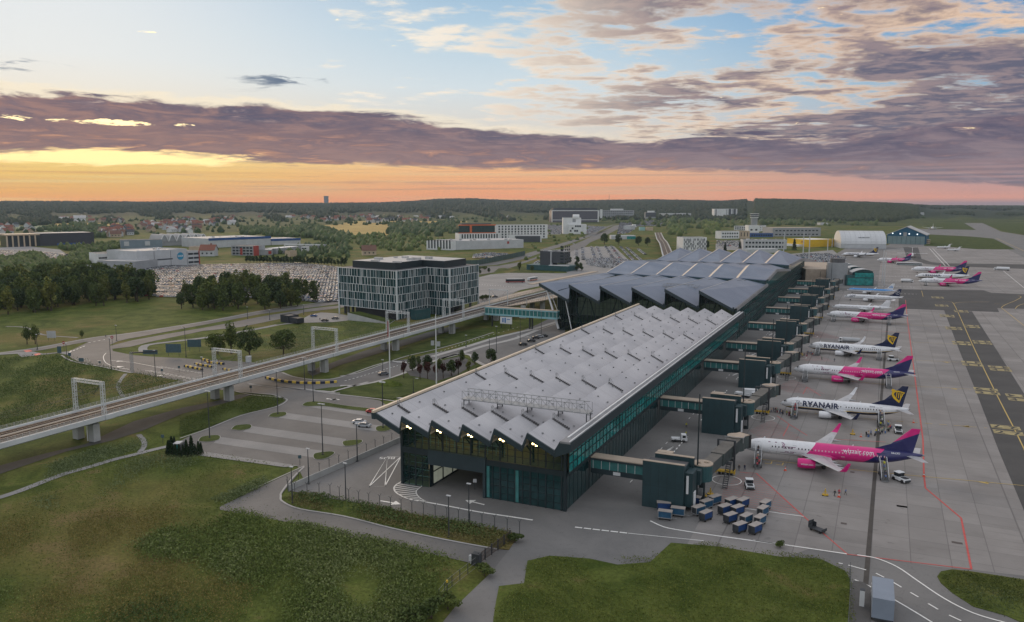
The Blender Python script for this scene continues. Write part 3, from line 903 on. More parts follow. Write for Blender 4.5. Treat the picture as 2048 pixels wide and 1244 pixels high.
for k, c0, c1, n in (('B', (1905, 602), (2010, 607), 8), ('D', (1635, 240), (1715, 246), 7)):
 for i in range(n):
  t = i / (n - 1)
  c = Z1(k, c0[0] + (c1[0] - c0[0]) * t, c0[1] + (c1[1] - c0[1]) * t)
  lw += ribbon([c + Vector((-2.0, .6, 0)), c + Vector((2.0, -.6, 0))], .55)
for i in range(14):
 c = Z1('E', 380 + i * 34, 572 + i * 2.6)
 lw += ribbon([c, c + Vector((-2.5, 4.5, 0))], .2)
sheet('road_marking', lw, 0.03, white_p)
# ---------------------------------------------------------------- building materials
def roof_col(X, x, y, z, b):
 p = X.comb(x, y, z)
 n = X.noise(p, 0.06, 5.0, 0.6)
 s = X.noise(X.comb(x * 0.15, y * 1.2, 0.0), 1.0, 4.0, 0.6)
 rib = X.m('ABSOLUTE', X.m('FRACT', y / 0.62) - 0.5)
 c = X.mix(X.ss(n, .3, .7), (0.40, 0.405, 0.43), (0.52, 0.52, 0.54))
 c = X.mix(X.ss(s, .52, .72) * 0.25, c, (0.30, 0.30, 0.32))
 c = X.mix(X.ss(rib, .40, .46) * (1.0 - X.ss(y, 190, 300) * 0.85) * 0.42, c, (0.17, 0.175, 0.19))
 seam = X.m('ABSOLUTE', X.m('FRACT', y / 11.6) - 0.5)
 return X.mix(X.ss(seam, .485, .495) * 0.35, c, (0.2, 0.2, 0.21))

def troof_col(X, x, y, z, b):
 p = X.comb(x, y, z)
 n = X.noise(p, 0.05, 5.0, 0.6)
 rib = X.m('ABSOLUTE', X.m('FRACT', x / 1.1) - 0.5)
 c = X.mix(X.ss(n, .3, .7), (0.125, 0.170, 0.240), (0.175, 0.220, 0.295))
 return X.mix(X.ss(rib, .42, .47) * 0.25, c, (0.085, 0.105, 0.145))

proof_m = custom('pier_roof_metal', roof_col, 0.45, 0.5, 0.25)
troof_m = custom('terminal_roof_metal', troof_col, 0.42, 0.5, 0.3)
teal_m = mat('dark_teal_panel', (0.016, 0.042, 0.050), 0.55, 0.2, 0.25)
teal2_m = mat('teal_cladding', (0.022, 0.075, 0.085), 0.5, 0.2, 0.3)
frame_m = mat('dark_frame', (0.012, 0.022, 0.027), 0.5, 0.2, 0.5)
fascia_m = mat('fascia', (0.022, 0.038, 0.046), 0.5, 0.15, 0.3)
cream_m = mat('sunlit_cream', (0.62, 0.52, 0.40), 0.55, 0.1, 0.3)  # cream tone includes the low sun on coping and roof risers
gutter_m = mat('gutter_grey', (0.20, 0.205, 0.215), 0.5, 0.2, 0.2)
steel_m = mat('galvanised', (0.30, 0.31, 0.32), 0.5, 0.2, 0.8, metal=0.4)
dsteel_m = mat('dark_steel', (0.035, 0.040, 0.046), 0.55, 0.2, 0.6)
white_m = mat('white_wall', (0.62, 0.64, 0.66), 0.7, 0.08, 0.15)
conc_wall = mat('cast_concrete', (0.36, 0.37, 0.37), 0.85, 0.14, 0.2)
vdk_m = mat('shaft_dark', (0.010, 0.012, 0.014), 0.7, 0.2, 0.5)
floor_m = mat('inner_floor', (0.30, 0.24, 0.15), 0.6, 0.15, 0.5)
lamp_m = mat('lit_lamp', (1, 0.8, 0.45), 0.5, 0, 1, emit=(1.0, 0.72, 0.32), est=9.0)
warm_m = mat('glowing_interior', (0.35, 0.28, 0.16), 0.7, 0.3, 0.3, emit=(0.95, 0.80, 0.46), est=0.20)  # wall glows by itself in place of interior lighting
flat_roof = mat('flat_roof', (0.10, 0.10, 0.105), 0.85, 0.25, 0.12)
tan_roof = mat('tan_roof', (0.36, 0.30, 0.24), 0.8, 0.15, 0.3)

def glass_mat(name, tint, through=0.5, rough=0.06):
 """tinted glazing one can look through"""
 m = bpy.data.materials.new(name)
 m.use_nodes = True
 nt = m.node_tree
 X = NX(nt)
 b = nt.nodes['Principled BSDF']
 g = X.node('ShaderNodeNewGeometry')
 n = X.noise(V(X, g.outputs['Position']), 0.5, 2.0, 0.5)
 X.put(b.inputs['Base Color'], X.ramp(n, [(.35, tuple(c * .75 for c in tint)), (.65, tuple(c * 1.25 for c in tint))]))
 b.inputs['Roughness'].default_value = rough
 b.inputs['Specular IOR Level'].default_value = 0.7
 tr = X.node('ShaderNodeBsdfTransparent')
 tr.inputs[0].default_value = (0.62, 0.84, 0.80, 1)
 mx = X.node('ShaderNodeMixShader')
 mx.inputs[0].default_value = through
 nt.links.new(b.outputs[0], mx.inputs[1])
 nt.links.new(tr.outputs[0], mx.inputs[2])
 nt.links.new(mx.outputs[0], nt.nodes['Material Output'].inputs[0])
 MATS[name] = m
 return m

glass_f = glass_mat('clear_teal_glass', (0.012, 0.045, 0.048), 0.74)
glass_s = mat('teal_glass', (0.016, 0.20, 0.195), 0.12, 0.45, 0.35, spec=0.7)
glass_d = mat('dark_glass', (0.012, 0.042, 0.046), 0.10, 0.4, 0.4, spec=0.7)
glass_b = mat('corridor_glass', (0.045, 0.165, 0.165), 0.15, 0.3, 0.3, spec=0.6)

bar_m = mat('barrier_grey', (.085, .085, .09), .6, .2, .5)
# ---------------------------------------------------------------- the long boarding pier with the sawtooth roof
XP = [-112.0, -104.4, -95.9, -87.5, -79.2, -70.9]
XV = [-105.1, -96.9, -88.6, -80.3, -72.2, -64.3]
PY0, PY1 = 159.6, 394.0
ZP, ZV = 18.4, 15.2
pier = thing('pier_building', 'long glazed boarding pier under a pale sawtooth metal roof, jet bridges along its right side', 'terminal pier', (-86, 163.5, 0))
IP = Matrix.Translation((86, -163.5, 0))

class LB(MB):
 """collector whose world coordinates end up local to a root"""
 def done(self, name, root, **kw):
  o = root.location
  self.v = [(v[0] - o[0], v[1] - o[1], v[2] - o[2]) for v in self.v]
  return self.build(name, root, **kw)

for i in range(6):
 b = LB().use(proof_m)
 a_, v_ = XP[i], XV[i]
 n_ = XP[i + 1] if i < 5 else None
 prof = [(a_, ZP), (v_ - .9, ZV + .25), (v_, ZV)]
 low = [(v_, ZV - .5), (v_ - .9, ZV - .25), (a_ + .1, ZP - .5)]
 ring = prof + low
 rings = [[(x, y, z) for x, z in ring] for y in (PY0, PY1)]
 b.loft(rings)
 roof = b.done('roof', pier)
 # dark edge board along the front of the bay
 f = LB().use(fascia_m)
 f.raw([(x, PY0 - .12, z + dz) for x, z in ((a_, ZP), (v_, ZV)) for dz in (.12, -1.25)] + [(x, PY0 + .35, z + dz) for x, z in ((a_, ZP), (v_, ZV)) for dz in (.12, -1.25)],
  [(0, 1, 3, 2), (4, 6, 7, 5), (0, 2, 6, 4), (1, 5, 7, 3)])
 if n_ is not None:
  f.raw([(x, y, z + dz) for y in (PY0 - .12, PY0 + .35) for x, z in ((v_ + .02, ZV), (n_, ZP)) for dz in (.12, -1.25)], [(0, 1, 3, 2), (4, 6, 7, 5), (0, 2, 6, 4), (1, 5, 7, 3)])
 f.done('roof_edge', pier)
 if n_ is not None:
  r = LB().use(gutter_m)
  r.raw([(v_ + .01, PY0, ZV), (n_ - .02, PY0, ZP), (n_ - .02, PY1, ZP), (v_ + .01, PY1, ZV)], [(0, 1, 2, 3)])
  r.done('skylight_band', pier)
 # snow barriers across each bay with a ladder hoop at the ridge
 for yr in (174, 217, 263, 311, 356):
  g = LB().use(bar_m)
  sh = (0 if i else -5)
  for k in range(9):
   t0 = .06 + k * .075
   x_ = a_ + (v_ - a_) * t0
   z_ = ZP + (ZV - ZP) * t0
   g.box(x_, x_ + (v_ - a_) * .06, yr + sh - .3, yr + sh + .3, z_ - .05, z_ + .26)
  g.done('snow_barrier', pier)
  h = LB().use(steel_m)
  for dy in (-.45, .45):
   h.bar((a_ + .6, yr + sh + dy, ZP - .1), (a_ + .6, yr + sh + dy, ZP + 1.3), .09)
   h.bar((a_ + .6, yr + sh + dy, ZP + 1.3), (a_ + 1.7, yr + sh + dy, ZP - .3), .07)
  h.bar((a_ + .6, yr + sh - .45, ZP + 1.3), (a_ + .6, yr + sh + .45, ZP + 1.3), .09)
  h.bar((a_ + .6, yr + sh - .45, ZP + 1.0), (a_ + .6, yr + sh + .45, ZP + .7), .05)
  h.done('ladder', pier)
 an = LB().use(steel_m)
 for yr in range(164, 392, 13):
  for t0 in (.3, .72):
   x_, z_ = a_ + (v_ - a_) * t0, ZP + (ZV - ZP) * t0
   an.box(x_ - .25, x_ + .25, yr - .06, yr + .06, z_ - .02, z_ + .28)
   an.box(x_ - .06, x_ + .06, yr - .3, yr + .3, z_ - .02, z_ + .2)
 an.done('roof_anchor', pier, kind='stuff')

# edges along both sides
g = LB().use(cream_m).box(-113.0, -112.25, PY0 - .2, PY1, 18.5, 19.1)
g.done('left_coping', pier)
LB().use(fascia_m).box(-113.1, -112.05, PY0 - .1, PY1, 16.9, 18.49).done('left_edge_board', pier)
g = LB().use(gutter_m)
g.raw([(-64.28, PY0, 15.3), (-62.9, PY0, 17.6), (-62.9, PY1, 17.6), (-64.28, PY1, 15.3)], [(0, 1, 2, 3)])
g.box(-62.9, -60.4, PY0 - .1, PY1, 17.2, 17.65)
g.done('right_gutter', pier)
LB().use(white_m).box(-62.3, -61.95, PY0 + 3, PY1, 17.66, 17.9).box(-60.75, -60.55, PY0, PY1, 17.66, 17.85).done('cable_tray', pier)
LB().use(fascia_m).raw([(-64.3, PY0 - .05, 15.2), (-64.3, PY0 - .05, 13.7), (-60.4, PY0 - .05, 15.4), (-60.4, PY0 - .05, 17.65), (-62.9, PY0 - .05, 17.65)], [(0, 1, 2, 3, 4)]) \
 .box(-60.38, -60.2, PY0 - .1, PY1, 15.4, 17.66).raw([(-60.4, PY0, 15.4), (-62.6, PY0, 14.4), (-62.6, PY1, 14.4), (-60.4, PY1, 15.4)], [(0, 3, 2, 1)]).done('right_edge_board', pier)

# facades
FX0, FX1, FY = -106.8, -63.0, 163.4

def roof_z(x):
 for i in range(6):
  if XP[i] <= x <= XV[i]:
   return ZP + (ZV - ZP) * (x - XP[i]) / (XV[i] - XP[i])
  if i < 5 and XV[i] < x < XP[i + 1]:
   return ZV + (ZP - ZV) * (x - XV[i]) / (XP[i + 1] - XV[i])
 return 15.4

xs = sorted([FX0] + [x for x in XP + XV if FX0 < x < FX1] + [FX1])
up = LB().use(glass_f)
top = [(x, FY, roof_z(x) - .6) for x in xs]
for (a, b) in zip(top, top[1:]):
 up.face([(a[0], FY, 9.6), (b[0], FY, 9.6), b, a])
up.done('upper_glazing', pier)
lo = LB().use(glass_f)
lo.face([(FX0, FY, 0.05), (-99.2, FY, 0.05), (-99.2, FY, 8.4), (FX0, FY, 8.4)])
lo.done('lower_glazing', pier)
lo = LB().use(glass_d).face([(-83.4, FY, 0.05), (FX1, FY, 0.05), (FX1, FY, 8.4), (-83.4, FY, 8.4)])
lo.done('lower_glazing', pier)
LB().use(frame_m).box(FX0 - .1, -99.0, FY - .25, FY + .15, 8.2, 9.7).done('spandrel', pier)
LB().use(frame_m).box(-83.2, FX1, FY - .25, FY + .15, 8.2, 9.5).done('spandrel', pier)
LB().use(fascia_m).box(-99.0, -83.2, FY - .6, FY + .4, 6.2, 9.9).box(-83.9, -83.2, FY - .6, FY + .4, 0, 6.2).done('portal_frame', pier)
mu = LB().use(frame_m)
x = FX0
k = 0
while x < FX1:
 w_ = .34 if k % 2 == 0 else .14
 mu.box(x - w_ / 2, x + w_ / 2, FY - .18, FY - .02, 9.7, roof_z(x) - .6)
 if x < -99.2 or x > -83.0:
  mu.box(x - w_ / 2, x + w_ / 2, FY - .18, FY - .02, 0, 8.2)
 x += 1.95
 k += 1
for z_ in (11.2, 12.8, 14.2):
 mu.box(FX0, FX1, FY - .14, FY - .03, z_ - .05, z_ + .05)
for z_ in (1.7, 3.4, 5.0, 6.7):
 mu.box(FX0, -99.2, FY - .14, FY - .03, z_ - .05, z_ + .05)
 mu.box(-83.0, FX1, FY - .14, FY - .03, z_ - .05, z_ + .05)
mu.box(FX0 - .35, FX0 + .25, FY - .3, FY + .5, 0, 15.0)
mu.box(FX1 - .4, FX1 + .3, FY - .3, FY + .5, 0, 15.0)
mu.done('mullion', pier)
# side walls
sw = LB().use(glass_s)
sw.face([(FX1 + .8, FY, 9.2), (FX1 + .8, 392, 9.2), (FX1 + .8, 392, 15.2), (FX1 + .8, FY, 15.2)])
sw.use(glass_d).face([(FX1, FY, 0), (FX1, 392, 0), (FX1, 392, 8.3), (FX1, FY, 8.3)])
sw.use(frame_m).box(FX1 - .1, FX1 + .85, FY + .1, 392, 8.3, 9.2)
sw.done('right_glazing', pier)
mu = LB().use(frame_m)
yy = FY
while yy < 392:
 mu.box(FX1 + .8, FX1 + .92, yy - .07, yy + .07, 9.2, 15.1)
 mu.box(FX1, FX1 + .06, yy - .05, yy + .05, 0, 8.3)
 yy += 2.7
for z_ in (11.2, 13.2):
 mu.box(FX1 + .8, FX1 + .98, FY, 392, z_ - .06, z_ + .06)
mu.done('side_mullion', pier)
LB().use(glass_d).face([(FX0, 392, 0), (FX0, FY, 0), (FX0, FY, 15.3), (FX0, 392, 15.3)]).done('left_glazing', pier)
lat_m_0 = mat('inner_frame_pale', (.36, .42, .40), .6, .1, .5)
# inside: floors, columns, stairs, back wall and the lit lamps below each gable
it = LB().use(floor_m).box(FX0 + .3, FX1 - .3, FY + .5, FY + 34, 8.9, 9.3)
it.use(floor_m).box(FX0 + .3, -99.4, FY + .5, FY + 30, 0.02, .12)
it.done('floor_slab', pier)
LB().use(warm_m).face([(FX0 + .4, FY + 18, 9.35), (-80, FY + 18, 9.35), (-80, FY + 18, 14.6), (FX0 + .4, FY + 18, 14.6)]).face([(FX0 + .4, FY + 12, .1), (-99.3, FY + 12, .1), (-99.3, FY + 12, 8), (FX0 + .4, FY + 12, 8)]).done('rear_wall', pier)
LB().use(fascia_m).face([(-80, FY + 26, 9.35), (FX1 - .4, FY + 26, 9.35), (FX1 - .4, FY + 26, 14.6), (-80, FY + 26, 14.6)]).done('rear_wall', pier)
LB().use(frame_m).box(-99.3, -99.0, FY + .5, FY + 30, 0, 8.8).box(-83.3, -83.0, FY + .5, FY + 30, 0, 8.8).box(-99, -83.3, FY + 29.6, FY + 30, 0, 8.8).done('passage_wall', pier)
for i in range(6):
 for yq in (FY + 3.5, FY + 15, FY + 26):
  c_ = LB().use(fascia_m).tube((XV[i] - .3, yq, 9.3), (XV[i] - .3, yq, 14.6), .28, n=8)
  c_.bar((XV[i] - .3, yq, 11.0), (XP[i] + 2.4, yq, 16.2), .28)
  c_.done('column', pier)
for i in range(1, 6):
 for k in range(2):
  LB().use(lamp_m).tube((XP[i] + 1.1 + k * .8, PY0 + .9, ZP - 2.35 - k * .3), (XP[i] + 1.1 + k * .8, PY0 + .9, ZP - 2.65 - k * .3), .27, n=10).done('lamp', pier)
for k in range(7):  # added glowing strips that brighten the hall behind the front glass
 LB().use(lamp_m).box(-105 + k * 5, -103.4 + k * 5, FY + 7, FY + 7.4, 14.2, 14.35).box(-105 + k * 5, -103.4 + k * 5, FY + 13, FY + 13.4, 14.2, 14.35).done('fill_strip', pier)
fr_ = LB().use(lat_m_0)
for k in range(12):
 x = FX0 + 1.2 + k * 2.3
 fr_.box(x - .08, x + .08, FY + 4, FY + 4.16, 9.3, 13.2)
for z_ in (10.4, 11.6, 13.2):
 fr_.box(FX0 + .5, -80, FY + 4, FY + 4.12, z_, z_ + .12)
for k in range(4):
 fr_.box(FX0 + .5, -99.5, FY + 3, FY + 3.1, 1.4 + k * 1.7, 1.55 + k * 1.7)
fr_.done('inner_frame', pier)
LB().use(glass_b).box(-83.0, -82.2, FY - .3, FY - .19, .3, 8.0).box(-75.4, -74.6, FY - .3, FY - .19, .3, 8.0).done('teal_pane', pier)
st = LB().use(gutter_m)
for k in range(18):
 st.box(-105.6 + k * .3, -105.3 + k * .3, FY + 3, FY + 5, .2 + k * .46, .5 + k * .46)
 st.box(-90 + k * .35, -89.65 + k * .35, FY + 8, FY + 10.4, 9.3 + k * .05, 9.6 + k * .27)
st.done('stair', pier)
for k, x0 in enumerate((-103, -95.5, -88, -76)):
 LB().use(teal2_m if k % 2 else gutter_m).box(x0, x0 + 3.4, FY + 12 + k, FY + 17 + k, 9.32, 12.0 + .3 * k).done('inner_kiosk', pier)
pw_ = LB().use(mat('lit_panel', (.4, .42, .36), .5, .2, .6, emit=(.9, .95, .75), est=.12))
for k in range(5):
 pw_.box(-98.98, -98.9, FY + 2 + k * 5, FY + 6.2 + k * 5, .5, 3.4).box(-98.98, -98.9, FY + 2 + k * 5, FY + 6.2 + k * 5, 3.8, 6.0)
pw_.done('passage_window', pier)

# ---- roof maintenance gantry on the pier
gy = thing('roof_gantry', 'long grey lattice maintenance gantry lying across the pale sawtooth roof', 'gantry', (-97.2, 178.5, 18.4))
d = LB().use(steel_m).box(-97.2, -62.4, 176.9, 180.1, 19.55, 19.8)
d.done('deck', gy)
for yq, nm in ((176.9, 'truss'), (180.1, 'truss')):
 t = LB().use(steel_m)
 t.bar((-97.2, yq, 19.7), (-62.4, yq, 19.7), .16).bar((-96.6, yq, 21.9), (-63.2, yq, 21.9), .14)
 n = 17
 for k in range(n + 1):
  x0 = -97 + k * 34.4 / n
  t.bar((x0, yq, 19.7), (x0, yq, 21.9), .09)
  if k < n:
   x1 = x0 + 34.4 / n
   t.bar((x0, yq, 19.7) if k % 2 else (x0, yq, 21.9), (x1, yq, 21.9) if k % 2 else (x1, yq, 19.7), .08)
 t.done(nm, gy)
for x0 in (-96.6, -86.9, -78.6, -70.3, -63.0):
 l = LB().use(dsteel_m)
 for yq in (177.1, 179.9):
  l.bar((x0, yq, roof_z(x0) - .05), (x0, yq, 19.6), .2)
 l.bar((x0, 177.1, 19.3), (x0, 179.9, 18.6), .12)
 l.done('leg', gy)

# ---------------------------------------------------------------- the terminal hall with the folded roof
term = thing('terminal_building', 'large glazed terminal hall under rows of blue-grey folded roof planes with peach sunlit risers', 'terminal', (-119, 404, 0))
BW = 17.6
lat_m_ = mat('ridge_pale', (.50, .50, .50), .5, .1, .3)
TX = [-172.0 + BW * i for i in range(7)]
ST = [(404, 26.0, 17.4), (519.5, 22.8, 19.2), (520, 22.8, 22.0), (565, 28.0, 24.8), (649.5, 23.3, 18.8), (650, 23.3, 22.4), (735, 29.0, 21.5), (786, 21.0, 18.5)]
for i in range(6):
 xl, xr = TX[i], TX[i + 1]
 for (s0, s1) in zip(ST, ST[1:]):
  if s1[0] - s0[0] < 1:
   continue
  b = LB().use(troof_m)
  up4 = [(xl, s0[0], s0[1]), (xr - .35, s0[0], s0[2]), (xr - .35, s1[0], s1[2]), (xl, s1[0], s1[1])]
  dn4 = [(x, y, z - .5) for x, y, z in up4]
  b.raw(up4 + dn4, [(0, 1, 2, 3), (7, 6, 5, 4), (0, 4, 5, 1), (1, 5, 6, 2), (2, 6, 7, 3), (3, 7, 4, 0)])
  b.done('roof', term)
  LB().use(lat_m_).bar((xl + .15, s0[0], s0[1] + .06), (xl + .15, s1[0], s1[1] + .06), .3, .12).done('ridge_cap', term)
 for (ya, yb_) in ((520.6, 565), (651, 735)):
  (za, zb) = (22.8, 28.0) if ya < 600 else (23.3, 29.0)
  s = LB().use(cream_m)  # steep riser faces, sunlight put into their cream colour
  s.raw([(xl - 2.4, ya, za - 1.2), (xl - .02, ya, za + .12), (xl - .02, yb_, zb + .12), (xl - 2.4, yb_, zb - 1.2)], [(0, 1, 2, 3)])
  s.raw([(xl - 2.4, ya, za - 1.2), (xl - .02, ya, za + .12), (xl - .02, ya, za - 2)], [(0, 2, 1)])
  s.done('sunlit_riser', term)
 # dark slots at the inner end of the first row
 sl = LB().use(frame_m)
 for (ya, yb_, x0) in ((470, 517, 1.2), (610, 647, 1.2)):
  f = lambda y: (26 - 3.2 * (y - 404) / 115.5, 17.4 + 1.8 * (y - 404) / 115.5) if y < 520 else (28 - 4.7 * (y - 565) / 84.5, 24.8 - 6 * (y - 565) / 84.5)
  for dx in (0, 1.7):
   q = []
   for y in (ya, yb_):
    zl, zr = f(y)
    for xx in (x0 + dx, x0 + dx + .7):
     q.append((xl + xx + (y - ya) * .05, y, zl + (zr - zl) * (xx + (y - ya) * .05) / BW + .06))
   sl.face([q[0], q[1], q[3], q[2]])
 sl.done('roof_slot', term)
 # glazed risers between two bays
 for (s0, s1) in zip(ST, ST[1:]):
  if i < 5 and s1[0] - s0[0] > 1:
   LB().use(glass_d).face([(xr - .3, s0[0], s0[2] - .4), (xr - .02, s0[0], s0[1] - .1), (xr - .02, s1[0], s1[1] - .1), (xr - .3, s1[0], s1[2] - .4)]).done('riser_glazing', term)
 for yq, zl, z0, z1 in ((520.05, 22.8, 19.2, 22.0), (650.05, 23.3, 18.8, 22.4)):
  LB().use(glass_d).face([(xl, yq, zl - .5), (xr - .4, yq, z0 - .45), (xr - .4, yq, z1 - .05), (xl, yq, zl - .05)]).done('gable_glazing', term)
 # front edge board
 f = LB().use(fascia_m)
 zl, zr = ST[0][1], ST[0][2]
 f.raw([(x, y, z) for y in (403.4, 404.3) for x, z in ((xl - .3, zl + .15), (xl - .3, zl - 1.5), (xr - .4, zr + .1), (xr - .4, zr - 1.2))], [(0, 1, 3, 2), (4, 6, 7, 5), (0, 2, 6, 4), (1, 5, 7, 3), (0, 4, 5, 1), (2, 3, 7, 6)])
 f.box(xr - .9, xr - .2, 403.5, 404.5, zr - 1.2, zr + 1.0)
 f.done('roof_edge', term)
 # front glazing of the bay with its mullions
 x0 = xl if i else -163.0
 zt = lambda x: zl + (zr - zl) * (x - xl) / BW
 g = LB().use(glass_f).face([(x0, 409, 0), (xr, 409, 0), (xr, 409, zt(xr) - .6), (x0, 409, zt(x0) - .6)])
 g.done('front_glazing', term)
 m = LB().use(frame_m)
 for k in range(9):
  x = x0 + (xr - x0) * k / 8
  m.box(x - .13, x + .13, 408.7, 408.95, 0, zt(x) - .6)
 for z_ in (4.5, 9.0, 13.2, 16.6):
  m.box(x0, xr, 408.75, 408.93, z_ - .1, z_ + .1)
 m.bar((x0 + 1, 411, 0), (x0 + 8, 411, zt(x0 + 8) - 1), .5).bar((x0 + 15, 411, 0), (x0 + 8, 411, zt(x0 + 8) - 1), .5)
 m.done('mullion', term)
for xq in (-171.0,):
 LB().use(white_m).tube((-161.5, 406, 1), (-169, 405.5, 24), .65, .45, 10).done('strut', term)
 LB().use(white_m).tube((-161.5, 409, 6), (-167.5, 406, 23.6), .2, .2, 8).done('strut', term)
 LB().use(white_m).tube((-154.0, 406.5, 1), (-157.5, 405.5, 18), .3, .25, 8).done('strut', term)
LB().use(cream_m).box(-172.25, -171.95, 404, 520, 0, 0.01).done('ground_strip', term)
glass_t = mat('hall_side_glass', (0.030, 0.11, 0.11), .15, .4, .2, spec=.6)
r = LB()
zz0 = [(s[0], s[2]) for s in ST]
for (a, b) in zip(zz0, zz0[1:]):
 if b[0] - a[0] > 1:
  r.use(glass_t).face([(-67.2, max(a[0], 409), 0), (-67.2, b[0], 0), (-67.2, b[0], b[1] - .5), (-67.2, max(a[0], 409), a[1] - .5)])
  r.use(glass_d).face([(-163.0, b[0], 0), (-163.0, max(a[0], 409), 0), (-163.0, max(a[0], 409), 22), (-163.0, b[0], 22)])
r.use(teal2_m).face([(-67.2, 786, 0), (-163, 786, 0), (-163, 786, 20), (-67.2, 786, 20)])
r.use(mat('hall_inner', (.16, .15, .12), .7, .4, .15, emit=(.9, .8, .55), est=.03)).face([(-162.5, 440, 0), (-68, 440, 0), (-68, 440, 15), (-162.5, 440, 15)])  # inner wall has a faint glow of its own, standing in for hall lighting
r.use(floor_m).box(-162, -68, 411, 440, 4.2, 4.6)
r.done('hall_wall', term)
m = LB().use(frame_m)
for k in range(63):
 y = 409 + k * 6
 m.box(-67.15, -66.9, y - .15, y + .15, 0, 17)
for z_ in (4.4, 8.8, 13.2):
 m.box(-67.15, -66.95, 409, 786, z_ - .25, z_ + .25)
m.done('side_mullion', term)
e_ = LB().use(gutter_m)
for (a, b) in zip(zz0, zz0[1:]):
 if b[0] - a[0] > 1:
  e_.raw([(-66.8, a[0], a[1] + .1), (-65.2, a[0], a[1] + .55), (-65.2, b[0], b[1] + .55), (-66.8, b[0], b[1] + .1), (-65.2, a[0], a[1] - 1.0), (-65.2, b[0], b[1] - 1.0)], [(0, 1, 2, 3), (1, 4, 5, 2)])
  e_.bar((-65.9, a[0], a[1] + .6), (-65.9, b[0], b[1] + .6), .3)
e_.done('right_gutter', term)
# small gantry on the terminal roof
gy2 = thing('roof_gantry', 'short lattice gantry standing on the blue-grey terminal roof', 'gantry', (-110, 442, 20))
t = LB().use(steel_m)
for yq in (441, 443):
 t.bar((-113, yq, 23.3), (-93, yq, 23.3), .18).bar((-111, yq, 25.0), (-95, yq, 25.0), .15)
 for k in range(11):
  t.bar((-113 + 2 * k, yq, 23.3), (-112 + 2 * k, yq, 25.0), .1)
  if k < 10:
   t.bar((-112 + 2 * k, yq, 25.0), (-111 + 2 * k, yq, 23.3), .1)
t.done('truss', gy2)
LB().use(steel_m).bar((-110, 442, 23.2), (-113, 440, 21.5), .3).bar((-96, 442, 23.2), (-94, 440, 21.4), .3).done('leg', gy2)
# ---------------------------------------------------------------- railway viaduct
via = thing('railway_viaduct', 'long pale concrete railway viaduct with two tracks on square piers', 'viaduct', (-213, 120, 0))
parapet_m = mat('pale_concrete', (0.50, 0.53, 0.55), 0.8, 0.12, 0.12)
ballast_m = mat('ballast', (0.105, 0.085, 0.070), 0.95, 0.35, 1.6, detail=8)
rail_m = mat('rail_steel', (0.065, 0.042, 0.032), 0.5, 0.2, 0.5, metal=0.4)
sleeper_m = mat('sleeper', (0.17, 0.145, 0.12), 0.9, 0.2, 1.0)
VP = [(-213.0, y) for y in range(60, 430, 10)] + [(-213.0, 430), (-212.9, 450), (-212.5, 480), (-211.5, 520), (-210, 580), (-208, 640), (-205.5, 700), (-207, 770), (-215, 850), (-234, 941), (-260, 1035), (-289, 1141), (-322, 1260), (-360, 1387), (-441, 1677)]
VZ = 7.1

def off(path, d, z):
 out = []
 n = len(path)
 for i in range(n):
  a, b = path[max(0, i - 1)], path[min(n - 1, i + 1)]
  t = Vector((b[0] - a[0], b[1] - a[1], 0)).normalized()
  out.append((path[i][0] + t.y * d, path[i][1] - t.x * d, z))
 return out

def sweep(mb, path, sec):
 rings = []
 offs = [off(path, d, z) for d, z in sec]
 for i in range(len(path)):
  rings.append([o[i] for o in offs])
 mb.loft(rings)

b = LB().use(parapet_m)
sweep(b, VP, [(-6.5, VZ), (6.5, VZ), (6.5, VZ - .55), (3.6, VZ - 1.9), (-3.6, VZ - 1.9), (-6.5, VZ - .55)])
b.done('deck', via)
for s, nm in ((6.5, 'parapet'), (-6.5, 'parapet')):
 b = LB().use(parapet_m)
 lo_, hi_ = (s - .45, s + .15) if s > 0 else (s - .15, s + .45)
 sweep(b, VP, [(lo_, VZ + .62), (hi_, VZ + .62), (hi_, VZ - .75), (lo_, VZ - .75)])
 b.done(nm, via)
b = LB().use(ballast_m)
sweep(b, VP, [(-4.6, VZ + .5), (4.4, VZ + .5), (4.9, VZ + .02), (-5.1, VZ + .02)])
b.done('ballast_bed', via)
for s in (2.2, -2.2):
 sl = LB().use(sleeper_m)
 for k in range(1, 640):
  y = 62 + k * .62
  sl.box(-213 + s - 1.3, -213 + s + 1.3, y - .13, y + .13, VZ + .49, VZ + .58)
 sl.done('sleeper', via, kind='stuff')
 for q in (-.76, .76):
  b = LB().use(rail_m)
  sweep(b, VP, [(s + q - .09, VZ + .76), (s + q + .09, VZ + .76), (s + q + .09, VZ + .5), (s + q - .09, VZ + .5)])
  b.done('rail', via)
b = LB().use(mat('cable_duct', (0.33, 0.30, 0.26), 0.85, .15, .6))
sweep(b, VP, [(-.42, VZ + .66), (.42, VZ + .66), (.42, VZ + .5), (-.42, VZ + .5)])
sweep(b, VP, [(4.95, VZ + .4), (5.75, VZ + .4), (5.75, VZ + .02), (4.95, VZ + .02)])
b.done('cable_duct', via)
for s in (6.35, -6.35):
 r = LB().use(mat('railing', (0.36, 0.37, 0.36), 0.6, .1, .5))
 for z_ in (.95, 1.3, 1.65):
  sweep(r, VP, [(s - .035, VZ + z_ + .035), (s + .035, VZ + z_ + .035), (s + .035, VZ + z_ - .035), (s - .035, VZ + z_ - .035)])
 for k in range(190):
  y = 62 + 2 * k
  r.box(-213 + s - .05, -213 + s + .05, y - .05, y + .05, VZ + .6, VZ + 1.75)
 r.done('railing', via)
